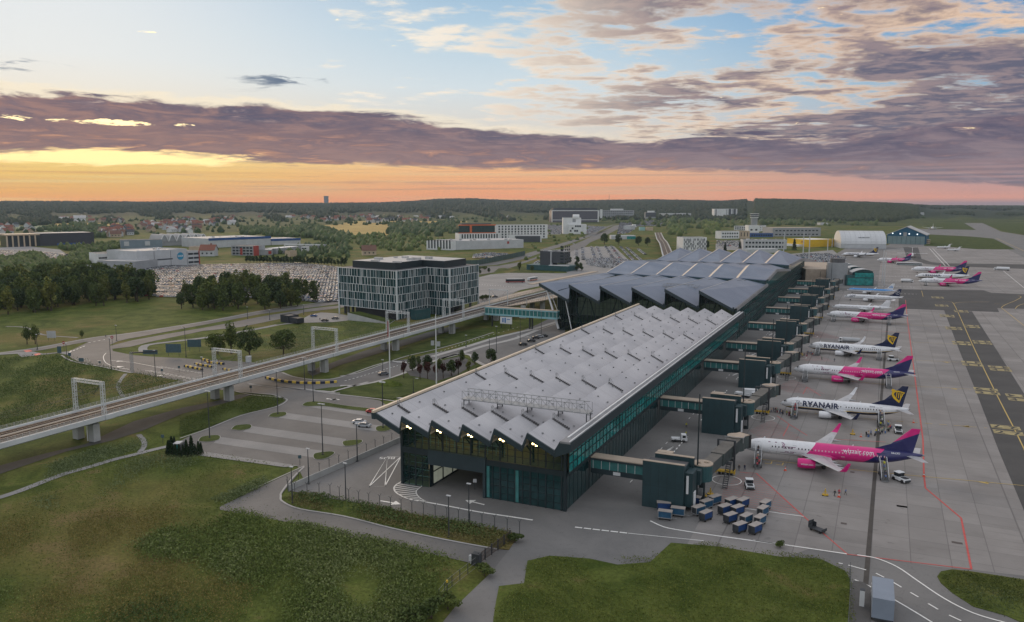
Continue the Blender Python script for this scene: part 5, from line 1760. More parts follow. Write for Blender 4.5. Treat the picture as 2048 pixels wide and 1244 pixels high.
 # belly fairing
 MB().loft([[(xw - 2 + a * (rc + 5), Rr * 1.04 * r * math.sin(2 * math.pi * k / 16), zc - Rr * .52 + Rr * .66 * r * math.cos(2 * math.pi * k / 16)) for k in range(16)] for a, r in ((0, .05), (.12, .8), (.3, 1), (.7, 1), (.9, .75), (1, .05))]).build(
  'belly_fairing', t, bm_, smooth=True)
 # fin and tailplane
 fh, fr_, ft = S['fin']
 xe_ = L * (.945 if not rear else .955)
 zb, zt = zc + Rr * .72, zc + Rr + fh
 x_le0 = xe_ - fr_
 fin = [(x_le0 - fr_ * .42, zc + Rr * .96), (x_le0 + .2, zc + Rr * 1.0 + fh * .10), (xe_ - ft + fr_ * .26, zt), (xe_ + fr_ * .20, zt), (xe_ - .15, zb)]
 if style == 'pink':
  fm = MATS.setdefault('fin_' + key, livery('fin_' + key, fin_pink(L, x_le0 + .6, zc + Rr + fh * .26, xe_ + .9, zc + Rr + fh * .80)))
 else:
  fm = {'harp': prnavy_m, 'crane': prnavy_m}.get(style, pwhite_m)
 fb_ = MB()
 th = .24
 mid = [(sum(p[0] for p in fin) / 5, sum(p[1] for p in fin) / 5)]
 vs = [(x, -.05, z) for x, z in fin] + [(x, .05, z) for x, z in fin] + [(mid[0][0], -th, mid[0][1]), (mid[0][0], th, mid[0][1])]
 fs = []
 for k in range(5):
  k2 = (k + 1) % 5
  fs += [(k2, k, 10), (5 + k, 5 + k2, 11), (k, k2, 5 + k2, 5 + k)]
 fb_.raw(vs, fs)
 fin_o = fb_.build('fin', t, fm)
 ss_, sr, stp = S['stab']
 zs = zt - .1 if rear or high else zc + Rr * .42
 xs_ = xe_ + .1 if rear or high else xe_ - sr * .62
 for s in (-1, 1):
  MB().loft([[(xs_ + dx, s * yv, zs + dz + yv * .06 + b) for dx, b in ((0, 0), (ch * .35, ch * .05), (ch, 0), (ch * .35, -ch * .05))][::s] for yv, dx0, ch, dz in ((.1, 0, sr, 0),)] +
    [[(xs_ + ss_ / 2 * .55 + dx, s * ss_ / 2, zs + ss_ / 2 * .06 + b) for dx, b in ((0, 0), (stp * .35, stp * .05), (stp, 0), (stp * .35, -stp * .05))][::s]]).build('tailplane', t, wing_m if style != 'white' else pwhite_m)
 MB().use(metal_m).tube((L * .992, 0, zc + .6 * Rr), (L * 1.004, 0, zc + .6 * Rr), .14 * Rr, .08 * Rr, 10).build('tail_cone', t)
 # gear
 for nm, gx, gys, r_ in (('nose_gear', L * .115, (0,), .38), ('main_gear', xw + rc * .72, (-Rr * 1.85, Rr * 1.85), .55)):
  for gyy in gys:
   m = MB().use(metal_m).tube((gx, gyy, r_), (gx, gyy, zc - Rr * .5), .12, n=8)
   m.use(tyre_m).tube((gx, gyy - .5, r_), (gx, gyy - .15, r_), r_, n=14).tube((gx, gyy + .15, r_), (gx, gyy + .5, r_), r_, n=14)
   m.build(nm, t)
 # antennas
 a = MB().use(pwhite_m)
 for f in (.13, .42, .62):
  a.face([(f * L, 0, zc + Rr - .02), (f * L + .5, 0, zc + Rr - .02), (f * L + .55, 0, zc + Rr + .42), (f * L + .35, 0, zc + Rr + .42)])
 a.build('antenna', t)
 # ---- writing
 if style == 'pink':
  tv, tf = outline_text('Wizz', 3.5, .07, .25, .9)
  MB().raw(onskin([(v[0], v[1], 0) for v in tv], .150 * L, zc - .95, .03), tf).build('outline_lettering', t, line_m)
  tv, tf = text_mesh('wizzair.com', 1.42, .012, space=1.06, slices=.16)
  MB().raw(onskin(tv, .575 * L if kind == 'a321' else .56 * L, zc + .62, .03), tf).build('web_lettering', t, pwhite_m)
  tv, tf = text_mesh('HA-LXO', .55, .008)
  MB().raw(onskin(tv, .828 * L, zc + .62 * Rr, .03), tf).build('registration', t, pwhite_m)
 if style == 'harp':
  tv, tf = text_mesh('RYANAIR', 2.35, .085, space=1.08, slices=.16)
  wsc = .285 * L / max(v[0] for v in tv)
  MB().raw(onskin([(v[0] * wsc, v[1]) for v in tv], .182 * L, zc - .42, .035), tf).build('lettering', t, prnavy_m)
  hp = MB().use(prnavy_m)
  hv, hf = [], []
  ol = [(0, .9), (.25, 1.15), (.6, 1.05), (1.1, 1.1), (1.15, .6), (.95, -.1), (.7, -.55), (.45, -.1), (.2, .3)]
  for (ax, az), (bx_, bz) in zip(ol, ol[1:] + ol[:1]):
   q = [(ax, az), (bx_, bz), ((bx_ - .6) * .8 + .6, (bz - .45) * .8 + .45), ((ax - .6) * .8 + .6, (az - .45) * .8 + .45)]
   hp.raw(onskin(q, .132 * L, zc + .05, .035), [(0, 1, 2, 3)])
  for k in range(3):
   hp.raw(onskin([(.4 + k * .2, .75), (.47 + k * .2, .75), (.62 + k * .1, -.1), (.55 + k * .1, -.1)], .132 * L, zc + .05, .035), [(0, 1, 2, 3)])
  hp.build('harp_mark', t)
  tv, tf = text_mesh('EI-DWJ', .5, .01)
  MB().raw(onskin(tv, .70 * L, zc + .55 * Rr, .03), tf).build('registration', t, prnavy_m)
  # harp on the fin
  fx, fz, k_ = xe_ - 3.0, zc + Rr + fh * .40, fh / 6.6
  hm = MB().use(pyel_m)
  wing = [(-.55, 2.3), (-.2, 2.75), (.25, 2.6), (.55, 2.35), (1.5, 2.42), (3.35, 1.95), (3.25, 1.6), (1.6, 2.02), (.75, 1.95), (.35, 1.65), (.2, 1.1), (.75, .2), (1.6, -.6), (1.95, -1.0), (1.9, -.55), (1.9, -1.55), (1.3, -1.2), (.2, -.25), (-.35, .7), (-.45, 1.4), (-.25, 1.9)]
  pts = [Vector((x, z, 0)) for x, z in wing]
  for sgn in (-1, 1):
   v3 = [(fx + x * k_, sgn * .27, fz + z * k_) for x, z in wing]
   hm.raw(v3, [tuple(q) for q in tessellate_polygon([pts])])
   rim = [(2.75, 1.62), (3.05, 1.6), (2.45, .1), (1.95, -1.5), (1.75, -1.2), (2.15, .1)]
   hm.raw([(fx + x * k_, sgn * .27, fz + z * k_) for x, z in rim], [tuple(q) for q in tessellate_polygon([[Vector((x, z, 0)) for x, z in rim]])])
   for j in range(3):
    x0 = .95 + j * .6
    hm.raw([(fx + x * k_, sgn * .27, fz + z * k_) for x, z in ((x0, 1.95 - j * .12), (x0 + .26, 1.95 - j * .12), (x0 + .12, .1 - j * .12), (x0 - .12 + .02, .1 - j * .12))], [(0, 1, 2, 3)])
  hm.build('harp_emblem', fin_o)
 if style == 'crane':
  tv, tf = text_mesh('LOT', 2.0, .07, shear=.25, slices=.16)
  MB().raw(onskin(tv, .10 * L, zc - .25, .03), tf).build('lettering', t, prnavy_m)
  e = MB().use(pwhite_m)
  cx_, cz = xe_ - 1.2, zc + Rr + fh * .48
  for k in range(20):
   a0, a1 = 2 * math.pi * k / 20, 2 * math.pi * (k + 1) / 20
   e.face([(cx_ + r * math.cos(a), -.26, cz + r * math.sin(a)) for a, r in ((a0, 1.35), (a1, 1.35), (a1, 1.2), (a0, 1.2))])
  e.face([(cx_ - .9, -.26, cz - .9), (cx_ - .1, -.26, cz + .15), (cx_ + 1.1, -.26, cz + .9), (cx_ + .1, -.26, cz - .1)]).face([(cx_ - .1, -.26, cz + .1), (cx_ - .5, -.26, cz + 1.1), (cx_ + .25, -.26, cz + .1)])
  e.build('bird_emblem', fin_o)
 if style == 'blue':
  tv, tf = text_mesh('KLM', 1.5, .05)
  MB().raw([(xe_ - 3.0 + v[0], -.28, zc + Rr + fh * .30 + v[1]) for v in tv], tf).build('fin_lettering', fin_o, pblue_m)
  e = MB().use(pblue_m)
  for k in range(4):
   e.face([(xe_ - 2.2 + k * .45, -.28, zc + Rr + fh * .58), (xe_ - 1.95 + k * .45, -.28, zc + Rr + fh * .58), (xe_ - 2.07 + k * .45, -.28, zc + Rr + fh * .68)])
  e.face([(xe_ - 2.2, -.28, zc + Rr + fh * .54), (xe_ - .5, -.28, zc + Rr + fh * .54), (xe_ - .5, -.28, zc + Rr + fh * .57), (xe_ - 2.2, -.28, zc + Rr + fh * .57)]).build('crown_emblem', fin_o)
 return t

P1 = make_plane('a321', 'pink', 'white and magenta airliner closest to the blue baggage carts, navy and pink tail', (-33.4, 221.3), 6.0, 1.03)
P2 = make_plane('b738', 'harp', 'white airliner with navy harp tail, passengers queuing at its front and rear stairs', (-29.3, 277.2), 3.0)
P3 = make_plane('a321', 'pink', 'white and magenta airliner parked between the two white airliners with harp tails', (-31.1, 336.0), 3.3, door=(1, 0))
P4 = make_plane('b738', 'harp', 'white airliner with navy harp tail beside the single small tug, second from carts', (-30.6, 396.6), -1.0)
P5 = make_plane('a321', 'pink', 'white and magenta airliner parked next to the small white T-tailed jet', (-30.2, 513.6), -1.0, door=(1, 1))
P6 = make_plane('crj', 'white', 'plain white jet with a T-tail and engines on the rear fuselage', (-30.0, 562.0), 1.5, 1.0, 1, door=(0, 0))
P7 = make_plane('e195', 'crane', 'white airliner with navy fin bearing a circled crane', (-25.3, 624.5), -2.0, 1.0, 1, door=(0, 0))
P8 = make_plane('e195', 'blue', 'bright blue topped airliner with white fin, docked at the pier', (-25.5, 676.0), -4.0, .9, 1, door=(0, 0))
P9 = make_plane('a321', 'pink', 'magenta airliner on the remote stand, in front of the remote harp-tailed airliner', (27.4, 768.7), 3.5, 1.09, 2, door=(0, 0))
P10 = make_plane('b738', 'harp', 'harp-tailed airliner on the remote stand between two magenta airliners', (26.5, 823), 4.5, 1.13, 2, door=(1, 0))
P11 = make_plane('a321', 'pink', 'magenta airliner on the remote stand, behind the remote harp-tailed airliner', (24.8, 900), 5.5, 1.15, 2, door=(0, 0))
P12 = make_plane('a320', 'pink', 'shorter magenta airliner parked beyond the end of the pier near the low bus', (-8.0, 1040), 3.0, 1.0, 1, door=(0, 0))
P13 = make_plane('b738', 'harp', 'harp-tailed airliner parked in front of the silver arched hangar', (-51.4, 1128), 8.0, 1.14, 1, door=(0, 0))
P14 = make_plane('atr', 'white', 'white turboprop facing the camera on the dark taxi lane, long straight wing', (31.5, 1140), 88, 1.35, 1, 'turboprop', (0, 0))
P15 = make_plane('biz', 'white', 'small white business jet by the grass edge, closer to the blue hangar', (72, 1405), 12, 1.2, 1, 'business_jet', (0, 0))
P16 = make_plane('biz', 'white', 'small white business jet by the grass edge, farther from the blue hangar', (82, 1335), 12, 1.1, 1, 'business_jet', (0, 0))
P17 = make_plane('a320', 'white', 'white airliner seen head-on on the distant strip behind the blue hangar', (109, 2390), 84, 1.3, 1, 'airliner', (0, 0))
# ---------------------------------------------------------------- landside buildings
def bmat(name, c, rough=.75, var=.1, sc=.12):
 return mat(name, c, rough, var, sc)

W_WHITE, W_GREY, W_LGREY = bmat('plaster_white', (.60, .62, .63)), bmat('cladding_grey', (.27, .285, .30)), bmat('cladding_pale', (.42, .44, .46))
W_DARK, W_RED, W_TAN, W_YEL, W_BLUE = bmat('cladding_dark', (.055, .062, .072)), bmat('panel_red', (.30, .045, .035)), bmat('plaster_tan', (.42, .34, .25)), bmat('panel_yellow', (.62, .40, .02)), bmat('panel_blue', (.02, .07, .22))
R_RED, R_BROWN, R_GREY = bmat('tiles_red', (.19, .072, .048)), bmat('tiles_brown', (.14, .075, .055)), bmat('roof_sheet', (.40, .40, .40))
wglass_m = mat('window_dark', (.022, .030, .038), .15, .3, .6, spec=.6)
WMESH = {}

def window_mesh(w, h):
 k = (round(w, 2), round(h, 2))
 if k not in WMESH:
  WMESH[k] = MB().use(wglass_m).box(-w / 2, w / 2, -.06, .05, 0, h).mesh('window')
 return WMESH[k]

def windows(root, p, q, z0, rows, dz, n, w, h, cap=100):
 """separate window parts along a wall p-q (in the root's coordinates)"""
 p, q = Vector((p[0], p[1], 0)), Vector((q[0], q[1], 0))
 d = q - p
 a = math.atan2(d.y, d.x)
 for r in range(rows):
  for k in range(n):
   if cap <= 0:
    return
   cap -= 1
   o = obj('window', window_mesh(w, h), root)
   c = p + d * ((k + .5) / n)
   o.location = (c.x, c.y, z0 + r * dz)
   o.rotation_euler = (0, 0, a)

def house_block(name, label, cat, L, Rp, pytop, depth, wall, roof=None, win=None, group=None, parapet=.5, base=0.0, hh=None):
 """box building from its two front ground corners (photograph pixels) and its roof line"""
 a, b = G(*L), G(*Rp)
 h = hh or H(pytop, L[0], a)
 d = b - a
 ln = d.length
 t = thing(name, label, cat, (a.x, a.y, 0), math.atan2(d.y, d.x), group)
 MB().use(wall).box(0, ln, 0, depth, base - .3 if not base else base, h).build('wall', t)
 MB().use(roof or flat_roof).box(.4, ln - .4, .4, depth - .4, h, h + .12).build('roof', t)
 if parapet:
  m = MB().use(wall)
  for x0, x1, y0, y1 in ((0, ln, -.003, .35), (0, ln, depth - .35, depth), (0, .35, .35, depth - .35), (ln - .35, ln, .35, depth - .35)):
   m.box(x0, x1, y0, y1, h, h + parapet)
  m.build('parapet', t)
 if win:
  rows, n, w_, h_ = win[:4]
  dz = h / (rows + .2)
  windows(t, (ln * .04, -.02), (ln * .96, -.02), dz * .35, rows, dz, n, w_, h_)
  if len(win) > 4:
   windows(t, (ln + .02, depth * .05), (ln + .02, depth * .95), dz * .35, rows, dz, win[4], w_, h_, 60)
 t['ln'], t['h'] = ln, h
 return t

def roof_units(t, n, ln, dp, h, seed=0, m=None):
 r = random.Random(seed)
 for k in range(n):
  x, y = r.uniform(.1, .9) * ln, r.uniform(.15, .85) * dp
  w, l, z = r.uniform(1, 3.2), r.uniform(1, 3.5), r.uniform(.7, 2.0)
  MB().use(m or (steel_m if k % 2 else white_m)).box(x - w, x + w, y - l / 2, y + l / 2, h + .1, h + z).build('roof_unit', t)

# ---- the glass office with white fins
off_ = thing('office_building', 'glass office block with white vertical fins and dark rooftop storey', 'office building', (-264, 401, 0))
OP = [(-49.5, 9.0), (0, 0), (1.6, 32.5), (20.5, 28.0), (20.8, 66.0), (-42, 79)]
OH = 29.6
MB().use(vdk_m).prism([(x * .985 - .3, y * .985 + .6) for x, y in OP], 5.6, OH - .3).build('wall', off_)
MB().use(vdk_m).prism([(-36, 8), (-1.5, 1.5), (.8, 33), (8, 33), (8, 64), (-36, 72)], 0, 5.6).build('ground_floor', off_)
MB().use(flat_roof).prism(OP, OH - .3, OH + .05).build('roof', off_)
MB().use(frame_m).prism([(-42, 14), (-6, 8), (-4.5, 37), (14, 33.5), (14.5, 61), (-37, 72)], OH + .05, OH + 4.2).build('penthouse', off_)
MB().use(R_GREY).prism([(-41.5, 14.5), (-6.5, 8.5), (-5, 37.5), (13.5, 34), (14, 60.5), (-36.5, 71.5)], OH + 4.2, OH + 4.35).build('penthouse_roof', off_)
roof_units(off_, 9, -36, 60, OH + 4.2, 3, R_GREY)
fin_m = mat('white_fin', (.55, .585, .60), .5, .08, .4)
fing_m = mat('grey_fin', (.20, .27, .29), .5, .15, .4)
pane_m = mat('office_glass', (.018, .052, .060), .12, .6, .30, spec=.7)
orr = random.Random(11)
for (p, q) in zip(OP[:5], OP[1:5]):
 p, q = Vector((*p, 0)), Vector((*q, 0))
 d = q - p
 u = d.normalized()
 nrm = Vector((u.y, -u.x, 0))
 rows = 6
 zs = [5.6 + (OH - 5.6) * k / 5 for k in range(6)]
 z_low = 5.6 if (p - Vector((-49.5, 9, 0))).length < 1 or p.x > 20 else .2
 g = MB().use(pane_m).face([p + Vector((0, 0, z_low)) + nrm * .05, q + Vector((0, 0, z_low)) + nrm * .05, q + Vector((0, 0, OH)) + nrm * .05, p + Vector((0, 0, OH)) + nrm * .05])
 g.build('glazing', off_)
 bnd = MB().use(fin_m)
 for z_ in zs:
  bnd.bar(p + nrm * .35 + Vector((0, 0, z_)), q + nrm * .35 + Vector((0, 0, z_)), .4, .26)
 bnd.build('floor_band', off_)
 zz = ([.2] if z_low < 1 else []) + zs
 for z0, z1 in zip(zz, zz[1:]):
  f = MB()
  s = orr.uniform(.3, 1.0)
  while s < d.length:
   f.use(fin_m if orr.random() < .6 else fing_m)
   c = p + u * s + nrm * .4
   f.bar(c + Vector((0, 0, z0)), c + Vector((0, 0, z1)), .16 if orr.random() < .75 else .28, .35)
   if orr.random() < .22:
    f.use(fing_m).bar(c + u * .55 - nrm * .25 + Vector((0, 0, z0)), c + u * .55 - nrm * .25 + Vector((0, 0, z1)), .8, .12)
   s += orr.choice((1.1, 1.5, 1.9, 2.3, 2.6))
  f.build('fin', off_)
for (x, y) in OP[:5]:
 MB().use(fin_m).box(x - .35, x + .35, y - .35, y + .35, 0 if (x, y) != OP[2] else .2, OH + .3).build('corner_column', off_)
for x, y in ((-47, 12), (-42, 8.5), (-47, 20), (14, 31), (19, 34), (19, 46), (19, 58)):
 MB().use(W_DARK).box(x - .6, x + .6, y - .6, y + .6, 0, 5.6).build('stilt', off_)
wd = thing('ramp_wedge', 'grass topped concrete ramp wedge before the glass office', 'ramp', tuple(Z1('B', 1440, 195)), 0)
w0, w1, w2, w3 = [v - Z1('B', 1440, 195) for v in Z('B', (1440, 195), (1850, 232), (1900, 200), (1560, 185))]
MB().use(conc_wall).raw([(*w0.xy, -.2), (*w1.xy, -.2), (*w0.xy, 4.6), (*w1.xy, .3), (*w3.xy, 4.6), (*w2.xy, .3), (*w3.xy, -.2), (*w2.xy, -.2)], [(0, 1, 3, 2), (0, 2, 4, 6), (6, 4, 5, 7), (1, 7, 5, 3)]).build('wall', wd)
MB().use(lawn_m).raw([(*w0.xy, 4.62), (*w1.xy, .32), (*w2.xy, .32), (*w3.xy, 4.62)], [(0, 1, 2, 3)]).build('turf', wd)
gb = house_block('switch_house', 'dark green service box before the glass office by the viaduct', 'service building', (832, 640), (861, 636), 622, 5, teal2_m)

# ---- dark hotel tower by the car parks
tw = house_block('hotel_tower', 'dark grey tower block with cluttered white roof beside the main road', 'tower block', (1080, 540), (1101, 541), 503, 16, W_DARK, win=None)
MB().use(W_DARK).box(tw['ln'] + .6, tw['ln'] + 15, 1.5, 16, 8, tw['h'] - .4).build('wing', tw)
MB().use(W_LGREY).box(tw['ln'] - .1, tw['ln'] + .8, -.25, 4, 0, tw['h'] + .3).build('spine', tw)
windows(tw, (tw['ln'] + 15.05, 2), (tw['ln'] + 15.05, 15.5), 8, 6, 3.2, 3, 2.4, 2.0)
windows(tw, (tw['ln'] + 10, 1.45), (tw['ln'] + 15, 1.45), 8, 6, 3.2, 1, 3.6, 1.8)
MB().use(teal2_m).box(-14, tw['ln'] + 22, -4, 20, 0, 5.5).build('podium', tw)
MB().use(W_WHITE).box(tw['ln'], tw['ln'] + 22, -4.2, 0, 5.5, 6.1).build('canopy', tw)
roof_units(tw, 12, tw['ln'] + 14, 16, tw['h'], 5)

# ---- middle distance, right of the glass office
t = house_block('office_building', 'white base office with orange framed glass box on top', 'office building', (918.7, 481), (1000, 480), 467.5, 40, W_WHITE, win=(1, 14, 2.6, 8))
u_ = MB().use(glass_d).box(0, t['ln'] * .88, 2, 30, t['h'] + 1.5, t['h'] + 15)
u_.build('glass_box', t)
MB().use(mat('panel_orange', (.52, .13, .05), .6, .1, .2)).box(-1, t['ln'] * .9, .5, 1.9, t['h'] + 15, t['h'] + 17).box(-1, t['ln'] * .9, .5, 1.9, t['h'] + .4, t['h'] + 2).box(t['ln'] * .26, t['ln'] * .31, .5, 1.8, t['h'] + 2, t['h'] + 15).build('orange_frame', t)
MB().use(W_DARK).box(6, t['ln'] * .8, 6, 26, t['h'] + 15.1, t['h'] + 19).build('plant_room', t)
t = house_block('hotel_building', 'long white hotel with rows of small square windows', 'hotel', (991, 478), (1095, 476.5), 450.5, 30, W_WHITE, win=(5, 15, 3.2, 3.4, 4))
t = house_block('entrance_pavilion', 'low black and white glazed block before the white hotel', 'pavilion', (1017, 484), (1083, 484), 470, 22, W_WHITE, win=(2, 2, 9, 3))
MB().use(W_DARK).box(t['ln'] * .22, t['ln'] * .96, -.6, -.1, 0, t['h'] * .86).build('dark_front', t)
t = house_block('warehouse', 'long grey hall with pale cluttered roof behind the green noise fence', 'warehouse', (905, 500), (1047, 495.5), 483, 60, W_LGREY, R_GREY)
roof_units(t, 16, t['ln'], 55, t['h'], 8)
MB().use(W_RED).box(t['ln'] * .76, t['ln'] * .79, -.2, -.02, t['h'] * .55, t['h'] * .85).build('red_sign', t)
t = house_block('office_building', 'white three storey block at the left end of the grey hall', 'office building', (853, 499), (905, 500.5), 482, 30, W_WHITE, win=(2, 8, 2.4, 7))
t = house_block('cube_building', 'plain white stepped cube building with few small windows', 'office building', (1126, 468), (1162, 468), 436, 34, W_WHITE, win=None)
MB().use(W_WHITE).box(t['ln'] * .3, t['ln'] * 1.28, -10, 20, 0, t['h'] * .60).build('lower_block', t)
for fx, fz in ((.6, .44), (.72, .44), (.84, .44), (.42, .31), (.31, .15), (.56, .15), (.68, .15), (.92, .05)):
 o = obj('window', window_mesh(4, 4), t)
 o.location = (t['ln'] * (.3 + fx * .98 - .2), -10.05, t['h'] * fz)
MB().use(W_WHITE).tube((t['ln'] * .55, 6, t['h'] + 1), (t['ln'] * .9, 6, t['h'] + 1), 7, n=16).build('roof_drum', t)
MB().use(W_GREY).box(t['ln'] * .52, t['ln'] * .7, -.3, 0, t['h'] * .74, t['h'] * .98).build('dark_panel', t)
t = house_block('office_building', 'wide purple-grey glass office with white frame in front of the wooded ridge', 'office building', (1104, 444.5), (1196, 444), 421, 40, bmat('glass_mauve', (.10, .095, .12), .25), parapet=0)
m = MB().use(W_WHITE)
for x0, x1, z0, z1 in ((-1, t['ln'] + 1, t['h'] - 2, t['h'] + 1), (-1, t['ln'] + 1, t['h'] * .17, t['h'] * .22), (-1.5, 1.5, 0, t['h']), (t['ln'] - 2, t['ln'] + 3, 0, t['h']), (t['ln'] + 8, t['ln'] + 16, 14, t['h'] + 4)):
 m.box(x0, x1, -1.5, -.2, z0, z1)
m.build('white_frame', t)
for k in range(4):
 MB().use(W_DARK).box(4, t['ln'] - 4, -.7, -.1, t['h'] * (.26 + .17 * k), t['h'] * (.29 + .17 * k)).build('floor_band', t)
MB().use(W_DARK).box(6, t['ln'] - 4, 3, 36, t['h'] + .2, t['h'] + 9).build('plant_room', t)
t = house_block('office_building', 'pale blue-grey terraced office block right of the mauve glass office', 'office building', (1203, 439), (1268, 438), 421, 40, W_GREY, win=(4, 16, 6, 4))
MB().use(W_WHITE).box(t['ln'] * .4, t['ln'] * .68, 4, 30, t['h'], t['h'] + 7).build('plant_room', t)
t = house_block('office_building', 'small two-tone office block beside a mast, dark above pale', 'office building', (1291, 440), (1311, 440), 425, 30, W_GREY)
MB().use(W_DARK).box(-.5, t['ln'] + .5, -.4, -.05, t['h'] * .42, t['h'] * .98).build('dark_band', t)
MB().use(W_WHITE).box(t['ln'] * .25, t['ln'] * .9, 5, 20, t['h'], t['h'] + 7).build('plant_room', t)
t = house_block('sports_hall', 'long hall with bright white roof behind the clump of trees', 'hall', (1331, 437.5), (1382, 437), 427, 50, W_LGREY, W_WHITE)
t = house_block('apartment_tower', 'white and black apartment block, left of a pair by the forest cutting', 'apartment block', (1428, 438), (1447, 438), 418, 40, W_WHITE, win=(5, 3, 6, 5))
MB().use(W_DARK).box(t['ln'] * .6, t['ln'], -.6, -.1, 0, t['h']).build('dark_bay', t)
t = house_block('apartment_tower', 'white and black apartment block, right of a pair by the forest cutting', 'apartment block', (1449, 438.5), (1474, 438), 418, 40, W_WHITE, win=(5, 4, 5, 5))
for f0 in (.3, .68):
 MB().use(W_DARK).box(t['ln'] * f0, t['ln'] * (f0 + .2), -.6, -.1, 0, t['h']).build('dark_bay', t)
ct = thing('control_tower', 'airport control tower with banded white and dark glass cab', 'control tower', tuple(G(1508, 452)))
MB().use(W_GREY).tube((0, 0, 0), (0, 0, 38), 16, n=12).build('shaft', ct)
MB().use(W_WHITE).tube((0, 0, 38), (0, 0, 44), 19, 21, 16).tube((0, 0, 49), (0, 0, 51), 22, n=16).tube((0, 0, 57), (0, 0, 59), 22, n=16).build('balcony', ct)
MB().use(wglass_m).tube((0, 0, 44), (0, 0, 49), 20, n=16).tube((0, 0, 51), (0, 0, 57), 18, 21, 16).build('cab_glazing', ct)
MB().use(dsteel_m).tube((0, 0, 59), (0, 0, 68), .5, n=6).build('antenna', ct)
ct.scale = (.62, .62, .64)
t = house_block('office_building', 'white block with dark barcode stripes behind the terminal roof', 'office building', (1366, 501), (1413, 500.5), 475.5, 26, W_WHITE)
br = random.Random(4)
for k in range(13):
 x = t['ln'] * (.04 + k * .075)
 m = MB().use(W_DARK)
 for j in range(5):
  if br.random() < .85:
   xx = x + (.9 if (j + k) % 2 else 0)
   m.box(xx, xx + 1.1, -.12, 0, t['h'] * (.06 + j * .175), t['h'] * (.06 + (j + 1) * .175))
 m.build('window_stripe', t)
for fx, fz in ((.24, .7), (.34, .3), (.12, .12), (.62, .45), (.8, .7)):
 MB().use(W_GREY).box(t['ln'] * fx, t['ln'] * (fx + .09), -.16, -.01, t['h'] * fz, t['h'] * (fz + .2)).build('grey_panel', t)
t = house_block('cargo_hall', 'long grey hall with cream roof behind the yellow depot', 'warehouse', (1545, 473), (1641, 472.5), 456, 50, W_GREY, W_TAN, win=(2, 12, 5, 2.5))
t = house_block('depot_building', 'bright yellow depot hall with small red lettering', 'warehouse', (1574, 491), (1619, 494), 477.5, 55, W_YEL, W_WHITE)
tv, tf = text_mesh('DHL', t['h'] * .36, .1)
MB().raw([(t['ln'] * .62 + v[0], -.08, t['h'] * .55 + v[1]) for v in tv], tf).build('lettering', t, W_RED)
MB().use(W_WHITE).box(-2, t['ln'] * .7, -9, -.2, 0, t['h'] * .3).build('loading_dock', t)
t = house_block('office_building', 'wide white two storey office in front of the yellow depot', 'office building', (1486, 498), (1573, 498.5), 480, 24, W_LGREY, win=(2, 12, 3.2, 2.8, 2))
roof_units(t, 8, t['ln'], 24, t['h'], 9)
t = house_block('office_building', 'white two storey office with blue windows left of the tan block', 'office building', (1442, 477.5), (1478, 477), 463, 22, W_WHITE, win=(2, 7, 3.2, 3))
t = house_block('stair_tower', 'plain tan block between the two white offices', 'office building', (1478, 477), (1499, 477), 462.5, 22, W_TAN, win=(1, 3, 1.5, 8))
t = house_block('office_building', 'white cube at the foot of the control tower', 'office building', (1497, 465.5), (1518, 465.5), 451, 30, W_WHITE, win=(1, 2, 5, 4))
t = house_block('office_building', 'low white office with window band left of the white cube', 'office building', (1468, 460), (1497, 461), 452, 26, W_WHITE, win=(2, 6, 5, 3))
t = house_block('office_building', 'low white wing with window band right of the white cube', 'office building', (1518, 463), (1532, 461), 452.5, 26, W_WHITE, win=(2, 3, 5, 3))
t = house_block('annex_building', 'flat blue glazed annex below the cream roofed hall', 'annex', (1500, 474), (1546, 474), 467, 30, W_BLUE, flat_roof, win=(1, 9, 3, 3))
t = house_block('pavilion', 'flat white roofed pavilion with teal glazing among car parks', 'pavilion', (1222, 478.5), (1271, 478.5), 471.5, 24, W_LGREY, W_WHITE)
MB().use(glass_s).box(t['ln'] * .65, t['ln'], -.5, -.05, .4, t['h'] - 1).build('glazing', t)
t = house_block('shelter', 'long white canopy roof behind the far end of the terminal roof', 'shelter', (1494, 506), (1556, 505), 499, 14, W_LGREY, W_WHITE)
for k, (lp, rp, ty_, c) in enumerate((((1266, 455), (1272, 455), 449, W_WHITE), ((1280, 461), (1290, 461), 455, bmat('tent_teal', (.25, .42, .42))), ((1294, 461), (1306, 461), 455, W_TAN), ((1262, 460), (1270, 459), 452, W_LGREY))):
 house_block('market_tent', ['white tent roof nearest the dual carriageway bend', 'pale teal tent roof between white and tan tents', 'tan tent roof beside the railway', 'pale grey tent roof left of the teal one'][k], 'tent', lp, rp, ty_, 20, c, c)

# ---- hangars by the apron
hw = thing('hangar', 'silver arched hangar with grey lower wall', 'hangar', (-63, 1345, 0), math.atan2(15, 64))
hl = 66
MB().use(W_LGREY).box(0, hl, 0, 60, 0, 7).build('lower_wall', hw)
sil = mat('silver_sheet', (.50, .52, .54), .4, .1, .05, metal=.3, stretch=(1, .1, .1))
rings = []
for x in (0, hl):
 rings.append([(x, -.3 + 60.6 * (1 - math.cos(math.pi * k / 14)) / 2, 7 + 19.5 * math.sin(math.pi * k / 14)) for k in range(15)])
MB().use(sil).loft(rings, closed=True).build('roof', hw, smooth=False)
sm = MB().use(W_GREY)
for k in range(1, 9):
 x = hl * k / 9
 for j in range(7):
  p = [(-.35 + 60.6 * (1 - math.cos(math.pi * q / 14)) / 2, 7.05 + 19.5 * math.sin(math.pi * q / 14)) for q in (j, j + 1)]
  sm.bar((x, p[0][0], p[0][1]), (x, p[1][0], p[1][1]), .2, .12)
sm.build('roof_seam', hw)
tv, tf = text_mesh('AEROMASTER', 3.4, .06, shear=.2, slices=.4)
